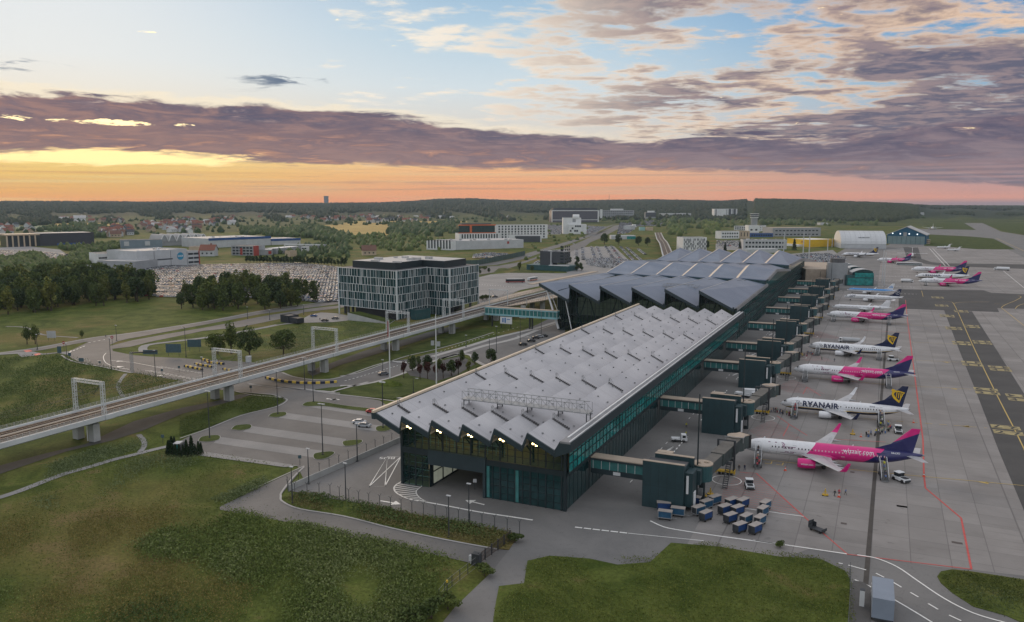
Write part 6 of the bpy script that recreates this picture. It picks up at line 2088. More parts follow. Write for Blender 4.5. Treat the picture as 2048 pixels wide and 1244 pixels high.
MB().raw([(hl * .38 + v[0] * .8, -.35 + 60.6 * (1 - math.cos(math.pi * (2.1 + v[1] * .16) / 14)) / 2 - .25, 7.25 + 19.5 * math.sin(math.pi * (2.1 + v[1] * .16) / 14)) for v in tv], tf).build('lettering', hw, W_DARK)
he = thing('hangar', 'blue gabled hangar with tall grey-green sliding doors', 'hangar', (2, 1535, 0), math.atan2(-7, 60))
HL = 60
gable = [(0, 0), (HL, 0), (HL, 15.5), (HL / 2, 29), (0, 15.5)]
MB().use(bmat('hangar_blue', (.012, .085, .155))).loft([[(x, y, z) for x, z in gable] for y in (0, 62)]).build('wall', he)
rf = MB().use(R_GREY)
for a, b in (((-1.5, 15.1), (HL / 2, 29.3)), ((HL / 2, 29.3), (HL + 1.5, 15.1))):
 rf.raw([(a[0], -1, a[1]), (b[0], -1, b[1]), (b[0], 63, b[1]), (a[0], 63, a[1]), (a[0], -1, a[1] + .9), (b[0], -1, b[1] + .9), (b[0], 63, b[1] + .9), (a[0], 63, a[1] + .9)], [(0, 1, 5, 4), (4, 5, 6, 7), (1, 2, 6, 5), (3, 0, 4, 7)])
rf.build('roof', he)
for k in range(8):
 MB().use(bmat('door_grey_green', (.16, .23, .24))).box(1.5 + k * 7.2, 8.3 + k * 7.2, -.7 - (k % 2) * .3, -.1, 0, 13.5).build('sliding_door', he)
for fx, fz in ((.14, 18), (.34, 17.5), (.57, 17.5), (.78, 17)):
 MB().use(mat('floodlight', (1, 1, 1), .5, 0, 1, emit=(.85, .95, 1), est=2.0)).box(HL * fx - .8, HL * fx + .8, -.5, -.1, fz - .8, fz + .8).build('floodlight', he)
MB().use(W_GREY).box(HL * .42, HL * .51, -.5, -.05, 13.6, 20).build('grey_panel', he)
t = house_block('container_office', 'stacked cabins beside the blue gabled hangar', 'cabin', (1848.5, 488), (1860, 488), 479.5, 20, W_TAN, W_LGREY, win=(2, 3, 2, 2))

# ---- old terminal end with the round stair tower
ot = house_block('pier_annex', 'glazed annex with curved roofs and round grey tower at the pier end', 'terminal annex', (1692, 571), (1747, 572), 551, 70, teal2_m, flat_roof)
m = MB().use(W_GREY).tube((-6, 9, 0), (-6, 9, 19), 8.5, n=24)
m.build('round_tower', ot)
MB().use(flat_roof).tube((-6, 9, 19), (-6, 9, 22.5), 6, n=18).build('tower_cap', ot)
MB().use(glass_s).box(1, ot['ln'] - 1, -.5, -.06, .5, 6.5).box(ot['ln'] * .3, ot['ln'] - .5, -.55, -.06, 7.2, 11).build('glazing', ot)
for k, y0 in enumerate((4, 34, 62)):
 rr = [[(ot['ln'] * .25 + j * ot['ln'] * .75 / 8, y0 + dy, ot['h'] + 1.2 + 4 * math.sin(math.pi * (j + 1) / 11)) for j in range(9)] for dy in (0, 16)]
 MB().use(W_LGREY).loft(rr, closed=False, caps=False).build('curved_roof', ot)
 MB().use(glass_d).face([(ot['ln'] * .25, y0, ot['h'])] + [(ot['ln'], y0, ot['h'])] + [rr[0][j] for j in range(8, -1, -1)]).build('gable_glazing', ot)
MB().use(tan_roof).box(-30, ot['ln'] * .25, 20, 110, 0, 12).build('rear_wing', ot)
MB().use(flat_roof).box(-26, ot['ln'] * .2, 110, 200, 0, 9).build('far_wing', ot)
roof_units(ot, 10, ot['ln'] * .25, 110, 12, 12)
for k, (bx_, by_, tp) in enumerate(((1567, 507, 464), (1606, 509, 465), (1617, 531, 469), (1655, 502, 477), (1664, 494, 476))):
 p = G(bx_, by_)
 mt = thing('light_mast', 'tall pale floodlight mast behind the terminal, ' + ['leftmost of five', 'beside the yellow depot', 'among the parked cars', 'left of two on the grass', 'right of two on the grass'][k], 'light mast', tuple(p), 0, 'pale floodlight masts')
 MB().use(W_LGREY).tube((0, 0, 0), (0, 0, H(tp, bx_, p)), .75, .45, 8).build('pole', mt)
for k, (bx_, by_, tp) in enumerate(((1764, 566, 500), (1768, 571, 505))):
 p = G(bx_, by_)
 mt = thing('light_mast', ['thin pale mast at the pier end, left of two', 'thin pale mast at the pier end, right of two'][k], 'light mast', tuple(p), 0, 'pale floodlight masts')
 MB().use(W_LGREY).tube((0, 0, 0), (0, 0, H(tp, bx_, p)), .5, .3, 8).build('pole', mt)

# ---- left background
t = house_block('warehouse', 'big pale grey hall with round blue emblem facing the huge car park', 'warehouse', (275, 537), (375, 529.5), 504.5, 55, W_LGREY, R_GREY, parapet=1)
MB().use(W_DARK).box(2, t['ln'] * .70, -.15, -.02, t['h'] * .42, t['h'] * .50).build('dark_band', t)
for k in range(1, 3):
 MB().use(W_DARK).box(t['ln'] * .33 * k, t['ln'] * .33 * k + .4, -.1, -.01, 0, t['h']).build('panel_joint', t)
cx_ = t['ln'] * .86
d = MB().use(bmat('emblem_blue', (.03, .22, .36)))
d.tube((cx_, -.3, t['h'] * .6), (cx_, -.05, t['h'] * .6), t['h'] * .24, n=28)
d.build('emblem', t)
tv, tf = text_mesh('IHIUR', t['h'] * .16, .05, align='CENTER')
MB().raw([(cx_ + v[0], -.34, t['h'] * .55 + v[1]) for v in tv], tf).build('lettering', t, W_WHITE)
roof_units(t, 6, t['ln'], 50, t['h'], 2)
t = house_block('office_building', 'pale annex with red edge at the right of the emblem hall', 'office building', (376, 529.5), (399.5, 528), 503, 30, W_LGREY, win=(3, 2, 6, 2.2))
MB().use(W_RED).box(t['ln'] - .8, t['ln'] + .3, -.5, .5, 0, t['h'] + .4).build('red_edge', t)
t = house_block('warehouse', 'low grey extension left of the emblem hall', 'warehouse', (196, 538.5), (271, 540.5), 522, 34, W_GREY, R_GREY)
t = house_block('office_building', 'white windowed block behind the low grey extension', 'office building', (197, 533), (236, 531), 508, 30, W_WHITE, win=(2, 6, 3, 1.6))
t = house_block('warehouse', 'long charcoal hall with pale framed end in the left distance', 'warehouse', (81, 492), (189, 488.5), 467.5, 60, bmat('charcoal', (.04, .043, .055)), R_GREY)
MB().use(W_BLUE).box(t['ln'] * .3, t['ln'] * .8, -1, -.1, 0, t['h'] * .18).build('blue_base', t)
e = MB().use(W_TAN)
for k in range(6):
 e.box(-48 + k * 8, -46 + k * 8, -2, -.5, 0, t['h'])
e.box(-49, 0, -2, 50, t['h'] - 2, t['h'])
e.build('framed_end', t)
MB().use(wglass_m).box(-47, -.2, 0, 48, 0, t['h'] - 2.2).build('end_glazing', t)
t = house_block('warehouse', 'long white hall with blue roof stripe, the left and larger of two', 'warehouse', (418.5, 496), (542, 490), 477.5, 80, W_LGREY, R_GREY, parapet=0)
MB().use(W_BLUE).box(-.5, t['ln'] + .5, -.5, .2, t['h'] - 3, t['h'] + .8).build('blue_stripe', t)
roof_units(t, 12, t['ln'], 70, t['h'], 6)
t = house_block('warehouse', 'shorter white hall with blue roof stripe, right of two', 'warehouse', (543, 490), (601, 488), 478.5, 60, W_LGREY, R_GREY, parapet=0)
MB().use(W_BLUE).box(-.5, t['ln'] + .5, -.5, .2, t['h'] - 3, t['h'] + .8).build('blue_stripe', t)
t = house_block('office_building', 'grey blue office with two square emblems behind the emblem hall', 'office building', (242, 497), (325, 495), 481, 30, bmat('blue_grey', (.16, .21, .25)))
for fx in (.08, .58):
 MB().use(W_LGREY).box(t['ln'] * fx, t['ln'] * (fx + .12), -.4, -.05, t['h'] * .3, t['h'] * .85).build('square_emblem', t)
av = thing('market_hall', 'hall with a row of white ribbed arched roofs', 'market hall', tuple(G(322, 492)), math.atan2(*(G(415, 489) - G(322, 492)).yx))
aln = (G(415, 489) - G(322, 492)).length
for k in range(6):
 x0 = aln * k / 6
 rr = [[(x0 + aln / 6 * j / 10, y, 7 + 11 * math.sin(math.pi * j / 10)) for j in range(11)] for y in (0, 70)]
 MB().use(W_GREY).loft(rr).box(x0, x0 + aln / 6, .5, 69, 0, 7).build('arched_bay', av)
 m = MB().use(W_WHITE)
 for (p, q) in zip(rr[0], rr[0][1:]):
  m.bar((p[0], -.4, p[2]), (q[0], -.4, q[2]), 1.2, 1.2)
 m.build('white_arch', av)
t = house_block('office_building', 'grey and red three storey office before the blue striped hall', 'office building', (463, 510.5), (508, 511.5), 492, 26, W_GREY, win=(3, 6, 4, 2.4))
MB().use(W_RED).box(t['ln'] * .41, t['ln'] * .5, -.6, -.1, 1, t['h'] * .8).box(t['ln'] * .99, t['ln'] * 1.07, -.4, 8, 0, t['h'] + .6).build('red_panel', t)
t = house_block('office_building', 'low grey and red office with white roof edge', 'office building', (509.5, 510.5), (544, 510), 500, 24, W_GREY, W_WHITE)
MB().use(W_RED).box(t['ln'] * .8, t['ln'] * .97, -.5, -.1, 1.5, t['h'] - 1.5).build('red_panel', t)
t = house_block('workshop', 'low grey workshop with white portal at its left end', 'workshop', (553, 508), (604, 502.5), 497.5, 20, W_GREY, W_WHITE)
t = house_block('office_building', 'grey office inside a wide white frame', 'office building', (570, 499), (641, 500), 490, 22, W_GREY, W_WHITE)
MB().use(W_WHITE).box(-1, 1, -1, -.1, 0, t['h'] + 1).box(t['ln'] - 1, t['ln'] + 1, -1, -.1, 0, t['h'] + 1).box(-1, t['ln'] + 1, -1, -.1, t['h'], t['h'] + 2).build('white_frame', t)
t = house_block('office_building', 'small white box beside the white framed office', 'office building', (603, 505), (614, 505), 494, 14, W_WHITE, win=(2, 2, 3, 2))
t = house_block('workshop', 'flat tan building left of the red roofed house', 'workshop', (378, 503), (408, 503), 494, 26, W_TAN)
t = house_block('farm_building', 'small cream building among bushes beside the workshop', 'farm building', (570, 513), (580, 513.5), 502, 12, W_TAN)
t = house_block('shed', 'black steel shed with open trailer side on the verge', 'shed', (561, 643), (577, 646), 630.5, 7, bmat('black_steel', (.02, .024, .03)), bmat('black_roof', (.09, .09, .095)))
MB().use(bmat('black_steel', (.02, .024, .03))).box(t['ln'], t['ln'] * 2.0, .5, 5, .6, t['h'] - .3).build('trailer', t)
t = house_block('kiosk', 'small teal and grey kiosk inside a ring of dark conifers', 'kiosk', (343, 906), (361, 906), 889, 3.5, bmat('kiosk_grey', (.09, .10, .105)), W_LGREY, parapet=0)
MB().use(glass_s).box(t['ln'] * .55, t['ln'] * .95, -.1, -.02, .2, t['h'] - .2).build('door', t)
t = house_block('container', 'blue shipping container with white roof beside the huge car park', 'container', (193, 546), (233, 545), 539, 8, W_BLUE, W_WHITE, parapet=0)
t = house_block('shed', 'small white site cabin left of the blue container', 'shed', (168, 537), (185, 537), 531.5, 8, W_LGREY, W_WHITE)
t = house_block('hall', 'far grey hall at the edge of the runway forest, upper', 'hall', (1816, 428), (1840, 427.5), 418, 120, W_GREY, R_GREY)
t = house_block('hall', 'far pale hall at the edge of the runway forest, lower', 'hall', (1818, 434), (1848, 434), 425, 100, W_LGREY, W_WHITE)
t = house_block('hall', 'very far white and red hall across the runway', 'hall', (1971, 427), (2032, 426.5), 422.5, 150, W_WHITE, W_WHITE)
t = house_block('cabin', 'small white cabin with cars at the forest corner', 'cabin', (1788, 441), (1798, 441), 436, 30, W_WHITE, W_LGREY)
t = house_block('cabin', 'pale flat cabin on the far airfield grass', 'cabin', (1641, 450), (1656, 450), 446, 30, W_LGREY, W_WHITE)
t = house_block('hall', 'far pale hall before the dark forest, left of the airfield grass', 'hall', (1620, 440), (1644, 440), 435, 60, W_LGREY, W_WHITE)
far_t = G(653, 417)
wt = thing('water_tower', 'lone grey tower block on the wooded skyline', 'tower', (far_t.x * .92, far_t.y * .92, 0))
MB().use(bmat('far_grey', (.13, .15, .18))).box(-22, 22, -15, 15, 0, 148).box(-24, 24, -16, 16, 146, 152).build('wall', wt)
mst = thing('radio_mast', 'thin radio mast on the wooded skyline', 'mast', tuple(G(1218, 418)))
MB().use(dsteel_m).tube((0, 0, 0), (0, 0, 175), 3, 1.5, 6).build('pole', mst)

# ---- noise fence along the dual carriageway
nf = thing('noise_fence', 'green noise fence along the dual carriageway', 'fence', tuple(Z1('E', 180, 300)))
o_ = Z1('E', 180, 300)
pts = [p - o_ for p in Z('E', (180, 330), (350, 322), (600, 272), (800, 232), (960, 195))]
m = MB().use(mat('fence_green', (.05, .085, .075), .7, .2, .1))
for a, b in zip(pts, pts[1:]):
 m.raw([(a.x, a.y, 0), (b.x, b.y, 0), (b.x, b.y, 6), (a.x, a.y, 6), (a.x, a.y + .4, 0), (b.x, b.y + .4, 0), (b.x, b.y + .4, 6), (a.x, a.y + .4, 6)], [(0, 1, 2, 3), (5, 4, 7, 6), (3, 2, 6, 7), (4, 0, 3, 7), (1, 5, 6, 2)])
m.build('panel', nf)
for a, b in zip(pts, pts[1:]):
 n = max(2, int((b - a).length / 8))
 for k in range(n):
  c = a + (b - a) * (k / n)
  MB().use(W_DARK).box(c.x - .2, c.x + .2, c.y - .25, c.y, 0, 6.3).build('post', nf)
# ---------------------------------------------------------------- village houses
def house_proto(label, wall, roof, l, w, h, rh):
 t = thing('house', label, 'house', (0, 0, 0), 0, 'village houses')
 MB().use(wall).box(-l / 2, l / 2, -w / 2, w / 2, 0, h).raw([(-l / 2, -w / 2, h), (-l / 2, w / 2, h), (-l / 2, 0, h + rh), (l / 2, -w / 2, h), (l / 2, w / 2, h), (l / 2, 0, h + rh)], [(0, 2, 1), (3, 4, 5)]).build('wall', t)
 e = .7
 r = MB().use(roof)
 for s in (-1, 1):
  r.raw([(-l / 2 - e, s * (w / 2 + e), h - .5), (l / 2 + e, s * (w / 2 + e), h - .5), (l / 2 + e, 0, h + rh + .3), (-l / 2 - e, 0, h + rh + .3)], [(0, 1, 2, 3) if s < 0 else (3, 2, 1, 0)])
 ro = r.build('roof', t)
 MB().use(roof).box(l * .15, l * .15 + 1.1, -.6, .6, h + rh * .5, h + rh + 1.6).build('chimney', ro)
 for k in range(3):
  o = obj('window', window_mesh(1.6, 1.6), t)
  o.location = (-l * .3 + k * l * .3, -w / 2 - .02, h * .35)
 return t

HP = [('pale house with red tiled roof in the far village', W_LGREY, R_RED, 15, 11, 6.5, 5), ('cream house with brown roof in the far village', W_TAN, R_BROWN, 16, 11, 6, 5.5), ('white house with grey roof in the far village', W_WHITE, R_GREY, 18, 12, 6.5, 4),
 ('pale house with dark roof in the far village', W_LGREY, W_DARK, 14, 11, 7, 5), ('tan house with red roof in the far village', W_TAN, R_RED, 17, 12, 6, 5)]
protos = None
hr = random.Random(21)
zones = [((205, 262), (455, 475), 22), ((280, 400), (448, 466), 26), ((330, 470), (436, 452), 22), ((470, 640), (424, 440), 20), ((640, 760), (432, 446), 22), ((740, 905), (428, 444), 22), ((905, 1085), (427, 437), 10), ((110, 250), (437, 446), 10), ((0, 70), (452, 470), 8)]
first = {}
for (xa, xb), (ya, yb_), n in zones:
 for k in range(int(n * 1.6)):
  px_, py_ = hr.uniform(xa, xb), hr.uniform(ya, yb_)
  i = hr.randrange(5)
  p = G(px_, py_)
  sc = 1.0 + .45 * hr.random()
  rz = YAW + hr.choice((0, .3, -.4, 1.2, 1.57, -.9)) + hr.uniform(-.15, .15)
  if i not in first:
   first[i] = house_proto(*HP[i])
   first[i].location, first[i].rotation_euler, first[i].scale = p, (0, 0, rz), (sc,) * 3
  else:
   dup(first[i], p, rz, scale=sc)
for k, (px_, py_, sc, i, lb) in enumerate(((418, 512, 1.3, 0, 'large white house with red roof beside the tan flat building'), (738, 510, 1.15, 1, 'cream house with brown roof behind the glass office'), (160, 443, 2.2, 2, 'long white house with dormers in the far left field'), (128, 443, 1.7, 2, 'white grey-roofed house left of the long dormered one'),
         (560, 427, 2.4, 2, 'bright white block on the far wooded slope'))):
 dup(first[i], G(px_, py_), YAW + .25 * k, lb, scale=sc)
# ---------------------------------------------------------------- hills, woods, trees, meadow growth
def foliage(name, lo, hi, sat=.35):
 m = bpy.data.materials.new(name)
 m.use_nodes = True
 nt = m.node_tree
 X = NX(nt)
 b = nt.nodes['Principled BSDF']
 g = X.node('ShaderNodeNewGeometry')
 oi = X.node('ShaderNodeObjectInfo')
 pos = V(X, g.outputs['Position'])
 n = X.noise(pos, 0.45, 4.0, 0.65)
 isl = V(X, g.outputs['Random Per Island'])
 c = X.mix(X.ss(n * .75 + isl * .25, .3, .7), lo, hi)
 c = X.mix(1.0, c, X.ramp(V(X, oi.outputs['Random']), [(0, (.70, .74, .66)), (.5, (1.0, 1.0, 1.0)), (1, (1.28, 1.18, .95))]), 'MULTIPLY')
 X.put(b.inputs['Base Color'], c)
 b.inputs['Roughness'].default_value = .8
 b.inputs['Specular IOR Level'].default_value = .2
 MATS[name] = m
 return m

leaf_a, leaf_b = foliage('foliage_mid', (.046, .070, .022), (.105, .140, .042)), foliage('foliage_dark', (.030, .052, .022), (.070, .102, .040))
leaf_c, leaf_d = foliage('foliage_olive', (.075, .095, .026), (.150, .165, .052)), foliage('foliage_copper', (.040, .014, .014), (.075, .030, .024))
wood_far = foliage('foliage_far', (.014, .025, .013), (.036, .050, .024))
needle_m = foliage('foliage_needle', (.012, .028, .012), (.030, .052, .022))
bark_m = mat('bark', (.06, .045, .032), .9, .3, 2.0)

def quads_mesh(name, c, nrm_ang, size, m):
 """many small leaf-sprays: centres, random orientation, sizes -> one mesh (numpy)"""
 n = len(c)
 r = np.random.RandomState(int(nrm_ang))
 a = r.normal(size=(n, 3))
 a /= np.linalg.norm(a, axis=1)[:, None]
 b = np.cross(a, r.normal(size=(n, 3)))
 b /= np.linalg.norm(b, axis=1)[:, None]
 s = np.asarray(size)[:, None]
 k = r.uniform(.45, .8, size=(n, 1))
 v = np.stack([c - a * s - b * s * k * .4, c + b * s * k, c + a * s - b * s * k * .2, c - b * s * k], 1).reshape(-1, 3)
 me = bpy.data.meshes.new(name)
 me.vertices.add(n * 4)
 me.vertices.foreach_set('co', v.ravel())
 me.loops.add(n * 4)
 me.loops.foreach_set('vertex_index', np.arange(n * 4))
 me.polygons.add(n)
 me.polygons.foreach_set('loop_start', np.arange(n) * 4)
 me.polygons.foreach_set('loop_total', np.full(n, 4))
 me.materials.append(m)
 me.update()
 return me

def crown_points(r, n, h0, h1, rad, clumps=16, kind='round'):
 """leaf positions: clumps spread through the crown's volume"""
 out = []
 cl = []
 while len(cl) < clumps:
  p = r.uniform(-1, 1, 3)
  if np.linalg.norm(p) < 1 and np.linalg.norm(p) > .35:
   cl.append(p)
 cl = np.array(cl)
 if kind == 'cone':
  t = r.uniform(0, 1, n) ** .8
  a = r.uniform(0, 2 * np.pi, n)
  tier = .75 + .25 * np.sin(t * 40)
  q = rad * (1 - t) * tier * r.uniform(.45, 1.0, n) ** .5 + .08
  return np.stack([q * np.cos(a), q * np.sin(a), h0 + (h1 - h0) * t], 1)
 idx = r.randint(0, clumps, n)
 sz = r.uniform(.22, .42, clumps)
 d = r.normal(size=(n, 3))
 d /= np.linalg.norm(d, axis=1)[:, None]
 p = cl[idx] * np.array([.72, .72, .72]) + d * (sz[idx] * r.uniform(.55, 1.0, n) ** .4)[:, None]
 c, hh = (h0 + h1) / 2, (h1 - h0) / 2
 return np.stack([p[:, 0] * rad, p[:, 1] * rad, c + p[:, 2] * hh], 1)

def tree_proto(name, label, cat, h, rad, seed, m, kind='round', n=1300, leaf=.55, base=.22, clumps=18, group=None):
 r = np.random.RandomState(seed)
 t = thing(name, label, cat, (0, 0, 0), 0, group)
 tr = MB().use(bark_m)
 top = h * (.95 if kind == 'cone' else .6)
 tr.tube((0, 0, -.2), (.1, 0, top), h * .022 + .06, h * .006 + .02, 7)
 if kind != 'cone':
  for k in range(6):
   a = r.uniform(0, 6.28)
   z0 = h * r.uniform(base, .5)
   tr.tube((.05, 0, z0), (rad * .6 * math.cos(a), rad * .6 * math.sin(a), z0 + h * r.uniform(.12, .3)), h * .009 + .03, .03, 5)
 tr.build('trunk', t)
 pts = crown_points(r, n, h * base, h, rad, clumps, kind)
 obj('crown', quads_mesh('crown', pts, seed, r.uniform(leaf * .6, leaf * 1.25, n), m), t)
 return t

# ---- wooded hills on the skyline
CRX = [-500, 0, 200, 300, 420, 480, 560, 640, 760, 830, 880, 940, 1000, 1100, 1200, 1280, 1340, 1440, 1500, 1600, 1700, 1760, 1810, 1850, 2048, 2500]
CRY = [402, 403, 403, 404, 402, 405, 406, 406, 405, 402, 398, 397, 400, 402, 400, 399, 400, 402, 398, 400, 404, 406, 408, 410.5, 411.5, 411.5]
DST = [8000] * 16 + [6800, 6500, 5600, 5200, 5000, 5000, 5200, 7000, 8000, 8000]

def hill_z(px_, d):
 cy_ = np.interp(px_, CRX, CRY)
 dc = np.interp(px_, CRX, DST)
 top = CAMH + (406 - cy_) / FPX * dc - 13
 s = np.clip((d - 3000) / (dc - 3000), 0, 1)
 s2 = np.clip((d - dc) / 2500, 0, 1)
 return top * (s * s * (3 - 2 * s)) * (1 - .5 * s2 * s2)

def polar(px_, d):
 """ground position on the bearing of a photograph column at range d"""
 a = np.arctan((np.asarray(px_) - 1024) / FPX)
 hx, hy = np.sin(a) * d, np.cos(a) * d
 return hx * RT.x + hy * HD.x, hx * RT.y + hy * HD.y

gx = np.linspace(-420, 2450, 190)
gd = np.linspace(2900, 9300, 46)
PX_, D_ = np.meshgrid(gx, gd, indexing='ij')
hz = hill_z(PX_, D_)
hz = hz + np.where(hz > 3, 4 * np.sin(PX_ * .05 + D_ * .003) + 3 * np.sin(PX_ * .11 - D_ * .0021), 0) - .3
hxx, hyy = polar(PX_, D_)
hv = np.stack([hxx, hyy, hz], -1).reshape(-1, 3)
hf = [(i * 46 + j, i * 46 + j + 1, (i + 1) * 46 + j + 1, (i + 1) * 46 + j) for i in range(189) for j in range(45)]
hm = bpy.data.meshes.new('hills')
hm.from_pydata([tuple(v) for v in hv], [], [f[::-1] for f in hf])
def hill_col(X, x, y, z, b):
 d = X.m('SQRT', x * x + y * y)
 return X.mix(X.ss(d, 3700, 4600), farfield_col(X, x, y, z, b), (.022, .034, .018))

hm.materials.append(custom('wooded_ground', hill_col, .95, .1))
hm.update()
obj('hills', hm, None, kind='structure')

# tree masses on the slopes: one object nobody could count
wr = np.random.RandomState(5)

def blob_mass(name, P, S, m, squash=1.25, seed=1):
 """many rough little crowns merged: irregular eight-sided lumps"""
 n = len(P)
 r = np.random.RandomState(seed)
 k = 6
 an = np.linspace(0, 2 * np.pi, k, endpoint=False)
 rings = []
 for zf, rf in ((-.15, .75), (.35, 1.0), (.72, .62)):
  rr = rf * r.uniform(.75, 1.2, (n, k))
  rings.append(np.stack([P[:, 0:1] + S[:, None] * rr * np.cos(an + r.uniform(0, 1, (n, 1))), P[:, 1:2] + S[:, None] * rr * np.sin(an), P[:, 2:3] + S[:, None] * squash * (zf + r.uniform(-.06, .06, (n, k)))], -1))
 topv = P + np.stack([np.zeros(n), np.zeros(n), S * squash * r.uniform(.9, 1.25, n)], -1)
 v = np.concatenate([np.stack(rings, 1).reshape(n, -1, 3), topv[:, None, :]], 1)
 nv = 3 * k + 1
 tri = []
 for j in range(2):
  for i in range(k):
   a, b, c, d = j * k + i, j * k + (i + 1) % k, (j + 1) * k + (i + 1) % k, (j + 1) * k + i
   tri += [(a, b, c), (a, c, d)]
 tri += [(2 * k + i, 2 * k + (i + 1) % k, 3 * k) for i in range(k)]
 tri = np.array(tri)
 F = (tri[None] + (np.arange(n) * nv)[:, None, None]).reshape(-1)
 me = bpy.data.meshes.new(name)
 me.vertices.add(n * nv)
 me.vertices.foreach_set('co', v.reshape(-1))
 me.loops.add(len(F))
 me.loops.foreach_set('vertex_index', F)
 me.polygons.add(len(F) // 3)
 me.polygons.foreach_set('loop_start', np.arange(len(F) // 3) * 3)
 me.polygons.foreach_set('loop_total', np.full(len(F) // 3, 3))
 me.materials.append(m)
 me.update()
 return me

def wood(name, n, pxr, dr, s, m, seed, keep=None, squash=1.3):
 r = np.random.RandomState(seed)
 px_ = r.uniform(*pxr, n)
 d = np.sqrt(r.uniform(dr[0] ** 2, dr[1] ** 2, n))
 if keep is not None:
  k = keep(px_, d)
  px_, d = px_[k], d[k]
 x, y = polar(px_, d)
 z = np.maximum(hill_z(px_, d), 0) - 1
 return obj(name, blob_mass(name, np.stack([x, y, z], -1), r.uniform(s[0], s[1], len(x)), m, squash, seed), None, kind='stuff')

def in_wood(px_, d):
 """village clearings and the runway cutting stay open"""
 py_ = 406 + (CAMH - np.maximum(hill_z(px_, d), 0)) / d * FPX
 nz = np.sin(px_ * .021 + 1) * np.cos(d * .0013) + .6 * np.sin(px_ * .057 + d * .0021)
 clear = (py_ > 424) & (nz < .35) & (px_ < 1100)
 cut = (np.abs(px_ - 1497) < 9)
 return ~(clear | cut)

wood('far_woods', 15000, (-120, 1130), (3150, 8300), (8, 15), wood_far, 3, in_wood)
wood('far_woods', 6500, (1130, 1500), (3300, 7600), (8, 14), wood_far, 4, in_wood)
wood('far_woods', 8000, (1500, 1830), (3250, 5600), (8, 14), wood_far, 6, lambda p, d: (np.abs(p - 1497) > 9) & (d > 3250 + np.clip((p - 1780) * 10, 0, 500)))
wood('far_woods', 2600, (1790, 2300), (6200, 8600), (9, 15), wood_far, 7)
wood('far_woods', 500, (1880, 2070), (4600, 5000), (7, 12), wood_far, 8, lambda p, d: (np.sin(p * .06) > -.2))

def belt(name, k, pts, n, s, m, seed, squash=1.25):
 """hedges and thickets inside a ground polygon given by photograph points"""
 poly = Z(k, *pts)
 xs_, ys_ = [p.x for p in poly], [p.y for p in poly]
 r = random.Random(seed)
 P = []
 tries = 0
 while len(P) < n and tries < n * 60:
  tries += 1
  x, y = r.uniform(min(xs_), max(xs_)), r.uniform(min(ys_), max(ys_))
  c = False
  for i in range(len(poly)):
   a, b = poly[i], poly[i - 1]
   if (a.y > y) != (b.y > y) and x < (b.x - a.x) * (y - a.y) / (b.y - a.y) + a.x:
    c = not c
  if c:
   P.append((x, y))
 return P

def thicket(k, pts, n, s, m, seed):
 P = np.array([(x, y, -.5) for x, y in belt('', k, pts, n, s, m, seed)])
 r = np.random.RandomState(seed)
 return obj('thicket', blob_mass('thicket', P, r.uniform(s[0], s[1], len(P)), m, 1.3, seed), None, kind='stuff')

thicket('P', ((820, 330), (1000, 310), (1300, 330), (1500, 300), (1650, 290), (1800, 330), (2048, 400), (2048, 470), (1800, 470), (1500, 420), (1100, 400), (850, 380)), 420, (6, 11), leaf_b, 31)
thicket('F', ((-780, 330), (-500, 300), (-250, 330), (0, 280), (110, 290), (110, 430), (-150, 470), (-500, 470), (-800, 450)), 260, (6, 12), leaf_b, 32)
thicket('F', ((-1300, 470), (-900, 440), (-300, 480), (-60, 540), (-60, 640), (-400, 660), (-900, 640), (-1300, 600)), 190, (4, 8), leaf_a, 33)
thicket('P', ((1700, 480), (2048, 490), (2048, 640), (1700, 650), (1450, 640), (1300, 620), (1250, 590)), 120, (4, 7), leaf_b, 34)
thicket('O', ((540, 320), (900, 280), (1250, 320), (1250, 440), (1100, 470), (900, 380), (600, 380)), 120, (6, 11), leaf_b, 35)
thicket('O', ((0, 180), (600, 160), (620, 290), (0, 300)), 380, (9, 15), wood_far, 36)
thicket('O', ((700, 560), (1200, 530), (1400, 480), (1420, 560), (1150, 620), (800, 600)), 110, (3.5, 7), leaf_a, 37)
thicket('O', ((830, 640), (1000, 610), (1100, 680), (1130, 770), (900, 780), (650, 790), (620, 740)), 150, (3, 6.5), leaf_a, 44)
thicket('O', ((-60, 700), (250, 650), (480, 640), (620, 760), (600, 860), (250, 900), (-60, 930)), 330, (3, 6.5), leaf_a, 38)
thicket('g', ((1000, 220), (1300, 200), (1330, 290), (1010, 310)), 90, (8, 13), leaf_b, 39)
thicket('g', ((980, 320), (1240, 340), (1250, 470), (1000, 470)), 60, (6, 11), leaf_a, 40)
thicket('g', ((1430, 290), (1650, 320), (1600, 500), (1470, 430)), 60, (7, 12), leaf_a, 41)
thicket('h', ((740, 260), (1100, 230), (1350, 260), (1320, 320), (760, 330)), 120, (8, 13), leaf_b, 42)
thicket('I', ((680, 170), (780, 170), (880, 200), (870, 230), (650, 230)), 60, (7, 12), leaf_b, 43)

thicket('px', ((0, 428), (300, 432), (640, 424), (1080, 424), (1080, 440), (900, 448), (640, 452), (420, 468), (200, 478), (0, 470)), 1300, (5, 11), leaf_b, 45)
thicket('px', ((1180, 428), (1420, 430), (1500, 440), (1760, 438), (1760, 452), (1640, 452), (1500, 452), (1400, 462), (1200, 444)), 420, (6, 11), leaf_b, 46)
thicket('px', ((1040, 455), (1160, 440), (1190, 470), (1080, 520), (1050, 530)), 60, (3, 6), leaf_a, 47)

